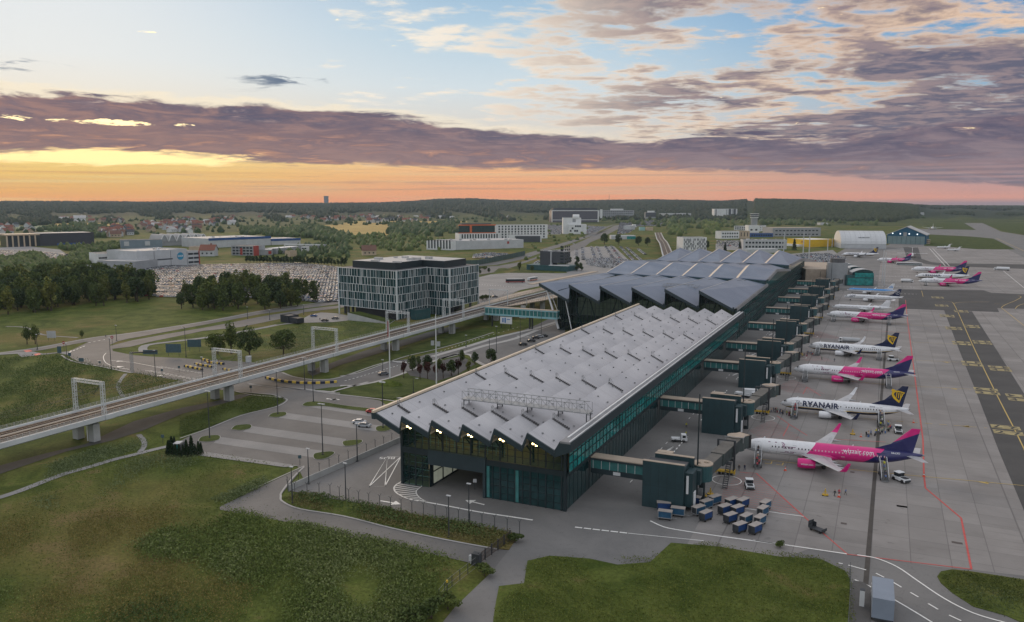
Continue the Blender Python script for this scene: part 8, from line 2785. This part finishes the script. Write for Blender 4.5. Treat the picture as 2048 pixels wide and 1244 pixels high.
def bus(label, p, rz, l, c1, c2):
 t = thing('bus', label, 'bus', (p[0], p[1], .03), rz)
 MB().use(c1).box(-l / 2, l / 2, -1.3, 1.3, .4, 3.1).build('body', t)
 MB().use(cglass).box(-l / 2 + .4, l / 2 - .3, -1.33, 1.33, 1.5, 2.6).box(l / 2 - .1, l / 2 + .03, -1.15, 1.15, 1.2, 2.7).build('glazing', t)
 MB().use(c2).box(-l / 2, l / 2, -1.32, 1.32, .45, 1.1).build('lower_stripe', t)
 MB().use(white_m).box(-l / 2 + 1, l / 2 - 2, -.9, .9, 3.1, 3.35).build('roof_unit', t)
 wheels(t, (-l / 2 + 2.2, l / 2 - 2.4), 1.32, .5)

bus('black and red bus on the plaza, parked broadside', Z1('E', 835, 545), YAW + .1, 17, W_DARK, W_RED)
bus('white bus with orange side at the plaza stop', Z1('E', 1055, 520), YAW + 1.0, 14, W_WHITE, mat('panel_orange', (.52, .13, .05), .6, .1, .2))
bus('long low white apron bus between the pier end and magenta airliner', Z1('J', 895, 255), 0, 26, W_WHITE, teal2_m)

def plane_pt(P, x, y=0.0):
 s = P.scale[0]
 a = P.rotation_euler[2]
 return Vector((P.location.x + s * (x * math.cos(a) - y * math.sin(a)), P.location.y + s * (x * math.sin(a) + y * math.cos(a)), 0))

def stairs(label, P, x, top=3.35, Rr=1.98, skew=.0):
 p = plane_pt(P, x, -Rr - .05)
 t = thing('passenger_stairs', label, 'boarding stairs', (p.x, p.y, .03), P.rotation_euler[2] + skew, 'boarding stairs at the airliners')
 st = MB().use(steel_m).box(-.9, .9, -1.4, 0, top - .12, top)
 n = 15
 for k in range(n):
  st.box(-.75, .75, -1.4 - (k + 1) * .42, -1.4 - k * .42, top - (k + 1) * top / (n + 1) - .05, top - (k + 1) * top / (n + 1) + .03)
 st.build('flight', t)
 for s in (-.85, .85):
  m = MB().use(white_m)
  e = (s, -1.4 - n * .42, .5)
  m.raw([(s, -1.4, top - .25), (s, -1.4, top + .95), (e[0], e[1], e[2] + .85), (e[0], e[1], e[2] - .25)], [(0, 1, 2, 3), (3, 2, 1, 0)]).bar((s, -1.4, top + 1), (e[0], e[1], e[2] + .9), .08).bar((s, 0, top + 1), (s, -1.4, top + 1), .08).bar((s, 0, top), (s, 0, top + 1), .08)
  m.build('side_rail', t)
 c = MB().use(dsteel_m).box(-1, 1, -6.8, -.8, .35, .6)
 for s in (-.85, .85):
  c.bar((s, -1.2, .6), (s, -1.2, top - .1), .12).bar((s, -4.2, .6), (s, -1.2, top - .1), .1)
 c.build('chassis', t)
 for y in (-1.4, -6):
  for s in (-1, 1):
   MB().use(tyre_m).tube((s * .85, y, .3), (s * 1.05, y, .3), .3, n=10).build('wheel', t)
 return t

A3, B7 = .10 * 44.5 + .42, .115 * 39.5 + .42
for lb, P, x, tp, rr in (('front boarding stairs of the closest magenta airliner', P1, A3, 3.4, 1.98), ('rear boarding stairs of the closest magenta airliner', P1, .775 * 44.5 + .42, 3.4, 1.95), ('front boarding stairs of the closest harp-tailed airliner', P2, B7, 2.9, 1.9), ('rear boarding stairs of the closest harp-tailed airliner', P2, .775 * 39.5 + .42, 2.9, 1.85),
      ('front boarding stairs of the second magenta airliner', P3, A3, 3.4, 1.98), ('rear boarding stairs of the second magenta airliner', P3, .775 * 44.5 + .42, 3.4, 1.95), ('front boarding stairs of the second harp-tailed airliner', P4, B7, 2.9, 1.9), ('rear boarding stairs of the second harp-tailed airliner', P4, .775 * 39.5 + .42, 2.9, 1.85),
      ('front boarding stairs of the third magenta airliner along the pier', P5, A3, 3.4, 1.98), ('rear boarding stairs of the third magenta airliner along the pier', P5, .775 * 44.5 + .42, 3.4, 1.95), ('front stairs of the nearest remote magenta airliner', P9, A3, 3.4, 1.98)):
 stairs(lb, P, x, tp, rr)

# ---- people
def person_mesh(name, step_, arm):
 J = [(0, 0, .95), (0, 0, 1.18), (0, 0, 1.42), (0, .02, 1.53), (0, .03, 1.66), (.02, .02, 1.76)]
 rad = [.15, .14, .15, .06, .105, .085]
 E_ = [(0, 1), (1, 2), (2, 3), (3, 4), (4, 5)]

 def chain(root, pts, rs):
  p = root
  for q, r in zip(pts, rs):
   J.append(q)
   rad.append(r)
   E_.append((p, len(J) - 1))
   p = len(J) - 1
 for s in (-1, 1):
  d = step_ * s
  chain(0, [(s * .10, 0, .88), (s * .11, d * .5 + .04, .48), (s * .11, d, .09), (s * .12, d + .16, .05)], [.105, .075, .05, .045])
  chain(2, [(s * .19, 0, 1.40), (s * .25, -d * arm + .0, 1.12), (s * .25, -d * arm + .14, .88), (s * .25, -d * arm + .18, .78)], [.07, .05, .04, .035])
 me = bpy.data.meshes.new(name)
 me.from_pydata(J, E_, [])
 o = bpy.data.objects.new(name, me)
 COL.objects.link(o)
 o.modifiers.new('skin', 'SKIN')
 sv = me.skin_vertices[0].data if me.skin_vertices else None
 if sv is None:
  bpy.data.objects.remove(o)
  return None
 for v, r in zip(sv, rad):
  v.radius = (r, r)
 sv[0].use_root = True
 sub = o.modifiers.new('subsurf', 'SUBSURF')
 sub.levels = sub.render_levels = 1
 dg = bpy.context.evaluated_depsgraph_get()
 out = bpy.data.meshes.new_from_object(o.evaluated_get(dg))
 bpy.data.objects.remove(o)
 return out

def wear(name, shirt, legs, hair):
 def f(X, x, y, z):
  c = X.mix(X.ss(z, .93, .95), legs, shirt)
  c = X.mix(X.ss(z, 1.49, 1.51), c, (.42, .26, .19))
  c = X.mix(X.ss(z - y * .8, 1.66, 1.68), c, hair)
  return X.mix(X.ss(z, .08, .07), c, (.03, .03, .03))
 return livery(name, f, .8)

WEAR = [wear('clothes_' + str(i), *c) for i, c in enumerate((((.04, .05, .08), (.03, .04, .08), (.03, .02, .015)), ((.55, .56, .56), (.04, .06, .14), (.10, .06, .03)), ((.40, .06, .08), (.03, .03, .035), (.04, .03, .02)), ((.10, .16, .32), (.10, .09, .08), (.2, .13, .06)), ((.02, .02, .022), (.02, .02, .025), (.03, .02, .015)), ((.42, .30, .22), (.08, .10, .18), (.06, .04, .02)), ((.50, .50, .03), (.05, .05, .06), (.03, .02, .02)), ((.16, .22, .16), (.03, .03, .04), (.12, .08, .04))))]
PM = []
for i in range(8):
 for st_, ar in ((.24, .8), (.03, .4)):
  me = person_mesh('person', st_, ar)
  if me is None:
   me = MB().loft([[(r * math.cos(a * .785), r * math.sin(a * .785), z) for a in range(8)] for r, z in ((.1, 0), (.12, .5), (.17, .95), (.2, 1.4), (.06, 1.5), (.11, 1.65), (.05, 1.78))]).mesh('person')
  me.materials.clear()
  me.materials.append(WEAR[i])
  PM.append(me)
bag_m = [mat('bag_dark', (.03, .03, .035), .7), mat('bag_red', (.35, .05, .08), .7), mat('bag_blue', (.05, .12, .3), .7)]
BAG = [MB().use(m).box(-.2, .2, -.16, .16, .08, .68).bar((-.12, 0, .68), (-.12, 0, 1.0), .03).bar((.12, 0, .68), (.12, 0, 1.0), .03).mesh('suitcase') for m in bag_m]
pr = random.Random(33)
np_ = [0]

def person(p, rz, label, i, walk=1, z=.03, group=None, sc=1.0):
 o = obj('person', PM[i * 2 + (0 if walk else 1)], None, label=label, category='person')
 o.location, o.rotation_euler, o.scale = (p[0], p[1], z), (0, 0, rz), (sc,) * 3
 if group:
  o['group'] = group

def queue(pts, n, lb, grp, head):
 path = smooth_path(pts, 6)
 for k in range(n):
  c = path[min(len(path) - 1, int(k / n * len(path)))]
  person((c.x + pr.uniform(-.7, .7), c.y + pr.uniform(-.7, .7)), head + pr.uniform(-.6, .6), lb, pr.randrange(8), k % 3 > 0, group=grp, sc=pr.uniform(.95, 1.05))
  if k % 4 == 1:
   o = obj('suitcase', BAG[pr.randrange(3)], None, label='wheeled suitcase held in the queue ' + grp.split('queue ')[-1], category='suitcase', group='suitcases in the queue ' + grp.split('queue ')[-1])
   o.location = (c.x + .5, c.y - .4, .03)

queue(Z('L', (1250, 830), (1340, 815), (1420, 790), (1490, 775), (1530, 735), (1555, 700)), 24, 'passenger standing in the long queue at the rear stairs of the harp-tailed airliner', 'passengers in the queue at the rear stairs', -.9)
queue(Z('L', (30, 525), (110, 520), (180, 535), (240, 555), (320, 570), (345, 575)), 19, 'passenger in the queue at the front stairs of the harp-tailed airliner', 'passengers in the queue at the front stairs', -1.5)
queue(Z('a8', (350, 570), (400, 560), (440, 540), (460, 560)), 12, 'passenger near the nose of the second harp-tailed airliner', 'passengers in the queue near the second harp tail', -1.5)

def climb(P, x, Rr, top, n, lb, grp):
 for k in range(n):
  s = (k + .4) / n
  c = plane_pt(P, x + pr.uniform(-.35, .35), -Rr - 1.4 - 6.1 * s)
  person(c, P.rotation_euler[2], lb, pr.randrange(8), k % 2, top * (1 - s) - .05, grp)

climb(P2, .775 * 39.5 + .42, 1.85, 2.9, 7, 'passenger climbing the rear stairs of the harp-tailed airliner', 'passengers on the rear stairs of the harp tail')
climb(P2, B7, 1.9, 2.9, 5, 'passenger climbing the front stairs of the harp-tailed airliner', 'passengers on the front stairs of the harp tail')
climb(P1, A3, 1.98, 3.4, 7, 'passenger on the front stairs of the closest magenta airliner', 'passengers on the front stairs of the magenta airliner')
climb(P1, .775 * 44.5 + .42, 1.95, 3.4, 6, 'passenger on the rear stairs of the closest magenta airliner', 'passengers on the rear stairs of the magenta airliner')
for k, a, i, lb in (('K', (1118, 650), 4, 'person in black walking left of two others on the open apron'), ('K', (1160, 640), 2, 'person in a red top walking between two others on the apron'), ('K', (1225, 635), 3, 'person in jeans walking with a bag, right of three on the apron'), ('K', (185, 398), 4, 'person in dark clothes standing by the front stairs of the magenta airliner'),
     ('K', (240, 395), 0, 'person in dark clothes at the foot of the front stairs'), ('a8', (525, 585), 7, 'person walking alone before the second magenta airliner, left'), ('a8', (618, 598), 0, 'person walking alone before the second magenta airliner, right'), ('z4', (690, 600), 6, 'worker in a yellow vest on the hatched walkway, lower'), ('z4', (692, 545), 6, 'worker in a yellow vest on the hatched walkway, upper'),
     ('A', (1032, 268), 4, 'lone pedestrian on the cycle path by the meadow'), ('B', (1170, 200), 0, 'pedestrian in dark clothes between cars on the forecourt')):
 person(Z1(k, *a), pr.uniform(0, 6.28), lb, i)

# ---- cones and small apron gear
cone_m, band_m = mat('cone_red', (.55, .07, .03), .6, .1, 1), white_m
for k, a, lb in (('K', (636, 395), 'traffic cone by the near engine of the magenta airliner'), ('N', (718, 258), 'traffic cone behind the harp tail'), ('N', (835, 865), 'traffic cone on the long red line'), ('N', (123, 418), 'traffic cone near the tail of the queue'), ('K', (1160, 655), 'traffic cone beside the three walkers')):
 p = Z1(k, *a)
 t = thing('traffic_cone', lb, 'traffic cone', (p.x, p.y, .03))
 t.scale = (1.3,) * 3
 MB().use(cone_m).tube((0, 0, .04), (0, 0, .8), .2, .04, 10).box(-.28, .28, -.28, .28, 0, .05).build('body', t)
 MB().use(band_m).tube((0, 0, .35), (0, 0, .52), .145, .105, 10).build('band', t)
for k, a, lb in (('K', (1025, 640), 'yellow chock stand on the open apron near the walkers'), ('N', (30, 392), 'yellow chock stand between two airliners'), ('M', (815, 700), 'yellow hydrant stand beside the grey framed carts'), ('M', (745, 720), 'yellow hydrant stand beside the bridge column'), ('a8', (180, 850), 'yellow stand by the second jet bridge')):
 p = Z1(k, *a)
 t = thing('chock_stand', lb, 'chock stand', (p.x, p.y, .03))
 MB().use(yellow_m).box(-.7, .7, -.5, .5, .1, .3).box(-.12, .12, -.12, .12, .3, 1.7).bar((-.6, 0, .3), (0, 0, 1.3), .1).bar((.6, 0, .3), (0, 0, 1.3), .1).build('frame', t)
 wheels(t, (-.5, .5), .55, .14, .1)

# ---- street lamps
def lamp(k, a, tk_, top, label, heads=1, arm=0.0):
 p = Z1(k, *a)
 x0, y0, s = ZF[tk_]
 h = max(5, H(y0 + top[1] / s, x0 + top[0] / s, p))
 t = thing('street_lamp', label, 'street lamp', (p.x, p.y, 0), 0, 'street lamps')
 m = MB().use(dsteel_m if heads else W_LGREY).tube((0, 0, 0), (0, 0, h), .16, .09, 8).box(-.25, .25, -.25, .25, 0, .25)
 if arm:
  m.bar((0, 0, h), (arm, 0, h + .2), .1)
 m.build('pole', t)
 for q in ((-.6, .6) if heads == 2 else (arm,)):
  MB().use(W_LGREY).box(q - .5, q + .5, -.22, .22, h - .02, h + .16).build('lamp_head', t)

for i, (k, a, tk_, tp, lb, hd_n, ar) in enumerate((
  ('C', (265, 515), 'C', (240, 102), 'twin headed lamp on the lower left island of the empty car park', 2, 0), ('C', (872, 303), 'B', (742, 697), 'twin headed lamp on the upper left island of the empty car park', 2, 0), ('C', (1188, 193), 'B', (1098, 600), 'lamp on the long grass island of the empty car park', 2, 0),
  ('C', (1272, 665), 'C', (1256, 215), 'twin headed lamp on the lower right island of the empty car park', 2, 0), ('C', (1808, 425), 'C', (1808, 22), 'twin headed lamp on the island nearest the pier roof tip', 2, 0), ('C', (1112, 85), 'B', (1018, 566), 'lamp at the striped barrier under the viaduct', 2, 0),
  ('A', (1086, 578), 'A', (1074, 275), 'lamp on the verge below the two white arrows', 1, 0), ('A', (1517, 648), 'A', (1498, 395), 'lamp on the verge left of the toll lanes', 1, 0), ('A', (1977, 678), 'A', (1968, 460), 'lamp by the viaduct parapet at the toll lanes', 1, 0), ('A', (654, 487), 'A', (640, 325), 'lamp at the left end of the road fork', 1, 0),
  ('A', (1815, 458), 'A', (1797, 170), 'curved arm lamp among the blue sign panels', 1, -1.5), ('A', (1138, 300), 'A', (1130, 150), 'slim lamp at the no entry sign', 1, 0), ('D', (1424, 388), 'D', (1420, 150), 'lamp by the bend of the drop-off road', 1, 0), ('D', (1640, 298), 'D', (1636, 70), 'lamp left of the taxi bay', 1, 0),
  ('D', (1148, 338), 'D', (1140, 230), 'short lamp on the median, left of two', 1, 0), ('D', (1360, 360), 'D', (1360, 265), 'short lamp on the median, right of two', 1, 0), ('D', (1832, 215), 'D', (1826, 12), 'lamp in front of the glazed footbridge', 1, 0), ('D', (668, 755), 'D', (665, 620), 'lamp with arm on the flag lawn by the roof edge', 1, 1.6),
  ('D', (390, 880), 'D', (388, 655), 'twin headed lamp before the mound of the flag pole', 2, 0), ('D', (390, 575), 'D', (382, 455), 'short lamp by the driving grey car', 1, 0), ('B', (465, 182), 'B', (460, 68), 'slim lamp between the two carriageways, left of three', 1, 0), ('B', (680, 192), 'B', (678, 98), 'slim lamp between the two carriageways, middle of three', 1, 0),
  ('B', (1012, 142), 'B', (1010, 50), 'slim lamp between the two carriageways, right of three', 1, 0), ('z2', (290, 432), 'z2', (274, 185), 'lamp at the bend of the perimeter road', 1, 0), ('z2', (655, 412), 'z2', (649, 160), 'lamp behind the fence before the bus box', 1, 0), ('z2', (1358, 665), 'z2', (1353, 382), 'lamp on the verge in front of the pier portal', 1, 0),
  ('z2', (1495, 568), 'z2', (1496, 300), 'lamp with camera box in front of the pier portal', 1, 0), ('z2', (402, 302), 'z2', (399, 60), 'lamp with camera box at the wall corner', 1, 0), ('z2', (733, 147), 'z2', (728, -110), 'lamp at the wall below the grass island', 1, 0), ('A', (365, 385), 'A', (352, 240), 'lamp by the red crossing on the left meadow', 1, 0))):
 lamp(k, a, tk_, tp, lb, hd_n, ar)
for b_, tp, lb, fl in (((780, 757), (773, 640), 'tall white pole with a red flag on the grass mound', 1), ((873, 768), (870, 628), 'tall white pole without a flag beside the pier roof', 0)):
 p = G(*b_)
 h = H(tp[1], tp[0], p)
 t = thing('flag_pole', lb, 'flag pole', tuple(p))
 MB().use(W_WHITE).tube((0, 0, 0), (0, 0, h), .28, .13, 10).build('pole', t)
 if fl:
  MB().use(W_RED).raw([(-.1 - .1 * j, math.sin(j * 2) * .12, h - .5 - 2.1 * i) for j in range(7) for i in range(4)], [(j * 4 + i, j * 4 + i + 1, j * 4 + i + 5, j * 4 + i + 4) for j in range(6) for i in range(3)]).build('flag', t)
mo = MB().use(grass_m).loft([[(r * 5.5 * math.cos(a * .524) * (1 + .15 * math.sin(a * 2.1)), r * 3.6 * math.sin(a * .524), z) for a in range(12)] for r, z in ((1, -.1), (.8, .7), (.5, 1.4), (.2, 1.8))])
o = mo.build('mound', None, kind='structure')
o.location = Z1('D', 450, 680)

# ---- fences, wall, gate
wire_m = mat('wire', (.20, .21, .21), .6, .1, 1)

def fence(name, label, pts, n, h, step_y=True, mesh=True, m=dsteel_m):
 t = thing(name, label, 'fence', (pts[0].x, pts[0].y, 0))
 o_ = pts[0]
 path = [p - o_ for p in pts]
 L_ = [0]
 for a, b in zip(path, path[1:]):
  L_.append(L_[-1] + (b - a).length)
 w = MB().use(wire_m)
 for i in range(n):
  s = L_[-1] * i / (n - 1)
  j = max(k for k in range(len(path) - 1) if L_[k] <= s + 1e-6)
  u = (path[j + 1] - path[j]).normalized()
  c = path[j] + u * (s - L_[j])
  v = Vector((-u.y, u.x, 0))
  q = MB().use(m).tube((c.x, c.y, 0), (c.x, c.y, h), .07, n=6)
  if step_y:
   for sg in (-1, 1):
    q.bar((c.x, c.y, h), c + v * (sg * .45) + u * (sg * .2) + Vector((0, 0, h + .6)), .07)
  q.build('post', t)
 if mesh:
  for a, b in zip(path, path[1:]):
   for z in (.1, h * .5, h - .05) + ((h + .3,) if step_y else ()):
    w.bar((a.x, a.y, z), (b.x, b.y, z), .035)
  w.build('wire', t)

fl_ = Z('z2', (262, 352), (300, 372), (390, 372), (525, 376), (660, 410), (800, 442), (945, 467), (1090, 500), (1240, 525), (1390, 552), (1550, 588), (1708, 612), (1840, 640))
fence('perimeter_fence', 'steel fence of Y-topped posts along the tall verge before the pier', fl_, 22, 2.6)
wa = Z('z2', (262, 348), (640, 180), (1030, 12))
fence('wall_fence', 'Y-topped posts along the low concrete wall beside the empty car park', [p + Vector((-.6, .4, 0)) for p in wa], 13, 3.0)
t = thing('boundary_wall', 'low concrete wall between the empty car park and pier', 'wall', (wa[0].x, wa[0].y, 0))
d = wa[2] - wa[0]
n = 16
for i in range(n):
 a, b = d * (i / n), d * ((i + .985) / n)
 MB().use(conc_wall).bar((a.x, a.y, .7), (b.x, b.y, .7), .25, 1.7).build('panel', t)
g0, g1 = Z('z2', (1560, 850), (1775, 690))
t = thing('sliding_gate', 'dark sliding gate across the perimeter road', 'gate', (g0.x, g0.y, 0))
d = g1 - g0
m = MB().use(mat('gate_brown', (.05, .035, .03), .6, .2, .8))
for z in (.25, 1.2, 2.1):
 m.bar((0, 0, z), (d.x, d.y, z), .09)
for i in range(41):
 c = d * (i / 40)
 m.box(c.x - .03, c.x + .03, c.y - .03, c.y + .03, .25, 2.1)
m.build('leaf', t)
for i in range(6):
 c = d * (i / 5)
 MB().use(dsteel_m).box(c.x - .09, c.x + .09, c.y - .09, c.y + .09, 0, 2.4).build('post', t)
MB().use(dsteel_m).box(-1.2, .4, -.7, .6, 0, 2.3).build('gate_box', t)
MB().use(W_LGREY).box(-1.9, -1.3, -.5, .1, .6, 1.7).box(-1.7, -1.5, -.3, -.1, 0, .6).build('reader_post', t)
fence('mesh_fence', 'short rusty mesh fence below the sliding gate', Z('z2', (1540, 875), (1430, 960), (1345, 1030), (1290, 1100)), 6, 2.2, False)
fence('mesh_fence', 'dark mesh fence along the grass edge left of the box truck', Z('z5', (800, 950), (800, 1100), (785, 1330)), 9, 2.4, False)
p = Z1('z2', 1346, 1095)
t = thing('marker_post', 'rusty post with a yellow light beside the dark shrubs', 'marker post', tuple(p))
MB().use(dsteel_m).tube((0, 0, 0), (0, 0, 3.4), .08, n=6).build('post', t)
MB().use(yellow_m).tube((0, 0, 3.4), (0, 0, 3.8), .18, n=8).build('light', t)
p = Z1('z5', 872, 1145)
t = thing('service_pillar', 'slim white service pillar on the verge beside the box truck', 'pillar', tuple(p))
MB().use(W_WHITE).box(-.4, .4, -.4, .4, 0, 3.0).build('body', t)
MB().use(W_DARK).box(-.42, .42, -.42, .42, 3.0, 3.1).build('cap', t)

# ---- striped barriers of the toll lanes
bk_, yl_ = mat('barrier_navy', (.012, .018, .05), .6, .1, 1), mat('barrier_yellow', (.62, .44, .07), .6, .15, 1)
for k, pts, n, lb in (('B', ((640, 763), (760, 790), (940, 812), (1130, 818), (1335, 806)), 20, 'long curved yellow and navy striped kerb barrier under the viaduct'), ('A', ((1800, 552), (1975, 588)), 9, 'yellow and navy barrier of the toll lanes, nearest the verge'), ('A', ((1900, 532), (2075, 562)), 9, 'yellow and navy barrier of the toll lanes, second from the verge'),
     ('B', ((20, 585), (90, 600)), 5, 'short yellow and navy barrier left of the catenary portal'), ('B', ((55, 612), (235, 630)), 9, 'yellow and navy barrier farthest from the verge'), ('B', ((225, 680), (310, 695)), 5, 'short yellow and navy barrier right of the catenary portal')):
 path = smooth_path(Z(k, *pts), 6)
 t = thing('striped_barrier', lb, 'barrier', tuple(path[0]))
 tot = len(path) - 1
 for i in range(n):
  a, b = path[0].lerp(path[-1], 0), None
  ia, ib = tot * i / n, tot * (i + .97) / n
  f = lambda q: path[int(q)].lerp(path[min(tot, int(q) + 1)], q - int(q)) - path[0]
  MB().use(yl_ if i % 2 else bk_).bar(f(ia) + Vector((0, 0, .42)), f(min(ib, tot - .001)) + Vector((0, 0, .42)), .7, .85).build('block', t)
 if n == 9:
  c = f(tot * .5)
  MB().use(W_LGREY).box(c.x - .3, c.x + .3, c.y + .8, c.y + 1.4, 0, 1.5).build('ticket_post', t)
  MB().use(W_RED).bar((c.x, c.y + 1.1, 1.1), (c.x + .4, c.y + 4, 1.1), .1).build('boom', t)

# ---- signs
def sign(label, k, a, w, h, z0, m, rz=YAW, two=False, mark=None):
 p = Z1(k, *a)
 t = thing('road_sign', label, 'sign', (p.x, p.y, 0), rz)
 for x in ((-w * .35, w * .35) if two else (0,)):
  MB().use(dsteel_m).tube((x, .06, 0), (x, .06, z0 + h), .07, n=6).build('post', t)
 if mark == 'round':
  MB().use(m).tube((0, -.04, z0 + h / 2), (0, 0, z0 + h / 2), h / 2, n=20).build('disc', t)
  MB().use(W_WHITE).box(-h * .35, h * .35, -.06, -.041, z0 + h * .42, z0 + h * .58).build('bar', t)
 else:
  MB().use(m).box(-w / 2, w / 2, -.05, .03, z0, z0 + h).build('panel', t)

sb = mat('sign_back', (.045, .085, .105), .6, .15, .8)
sign('round red no entry sign at the road fork, right one', 'A', (1097, 345), 1, 1.5, 3.4, W_RED, mark='round')
sign('round red no entry sign at the road fork, left one', 'A', (626, 405), 1, 1.4, 3.6, W_RED, mark='round')
sign('large dark blue direction panel in the grass, left of two', 'A', (1695, 452), 7, 4.0, 1.8, sb, two=True)
sign('large dark blue direction panel in the grass, right of two', 'A', (1898, 405), 6.5, 3.6, 2.2, sb, two=True)
sign('pale blue billboard standing in the left meadow', 'A', (505, 300), 4.6, 3.6, 1.5, W_LGREY, two=True)
sign('small teal board at the end of the side road', 'A', (581, 432), 1.9, 3.2, .6, sb)
sign('small dark notice board by the verge, left of the white arrows', 'A', (795, 520), 2.2, 1.6, .8, sb)
sign('pair of small dark signs on the verge corner', 'A', (680, 465), 1.4, 1.6, .8, sb)
for k, a, lb in (('A', (975, 560), 'small dark sign post among the lane lines'), ('A', (1582, 640), 'round topped dark sign at the toll lane start'), ('A', (1748, 610), 'dark sign between the toll lanes'), ('C', (632, 115), 'dark sign post below the viaduct by the street'), ('b1', (805, 365), 'small sign post beside the footpath'), ('z2', (341, 172), 'blue sign post at the car park corner'), ('z2', (1535, 340), 'white round sign at the pier portal')):
 sign(lb, k, a, .9, .9, 1.9, W_WHITE if 'white' in lb else sb)
p = Z1('A', 1290, 605)
t = thing('sign_gantry', 'steel mast carrying a dark sign arm over the road', 'sign gantry', tuple(p), YAW)
lattice_mb = MB().use(W_GREY)
lattice(lattice_mb, (0, 0, 0), (0, 0, 8.6), .9, 1.0)
lattice_mb.build('mast', t)
MB().use(dsteel_m).bar((0, 0, 8.2), (11, 0, 8.8), .5).build('arm', t)
MB().use(sb).box(5, 11, -.1, .1, 7.6, 9.4).build('sign_panel', t)
p = Z1('B', 475, 605)
t = thing('utility_cabinet', 'white utility cabinet at the edge of the toll lanes', 'cabinet', tuple(p), YAW)
MB().use(W_LGREY).box(-1.1, 1.1, -.7, .7, 0, 2.6).build('body', t)
MB().use(W_WHITE).box(-1.15, 1.15, -.75, .75, 2.6, 2.7).build('cap', t)
for k, a, lb in (('D', (843, 322), 'pale cabinet under the viaduct beside the grass, left of two'), ('D', (897, 330), 'pale cabinet under the viaduct beside the grass, right of two')):
 t = thing('utility_cabinet', lb, 'cabinet', tuple(Z1(k, *a)), YAW)
 MB().use(W_LGREY).box(-.8, .8, -.5, .5, 0, 2.2).build('body', t)
 MB().use(W_GREY).box(-.85, .85, -.55, .55, 2.2, 2.3).build('cap', t)
# ---------------------------------------------------------------- the morning air
hb = MB().box(-9000, 8000, -300, 9600, -1.2, 330)
hz_m = bpy.data.materials.new('morning_haze')
hz_m.use_nodes = True
nt = hz_m.node_tree
nt.nodes.remove(nt.nodes['Principled BSDF'])
pv = nt.nodes.new('ShaderNodeVolumePrincipled')
pv.inputs['Color'].default_value = (0.58, 0.72, 0.86, 1)
pv.inputs['Density'].default_value = 0.000034
pv.inputs['Anisotropy'].default_value = 0.0
nt.links.new(pv.outputs[0], nt.nodes['Material Output'].inputs['Volume'])
hb.build('haze', None, hz_m, kind='stuff')
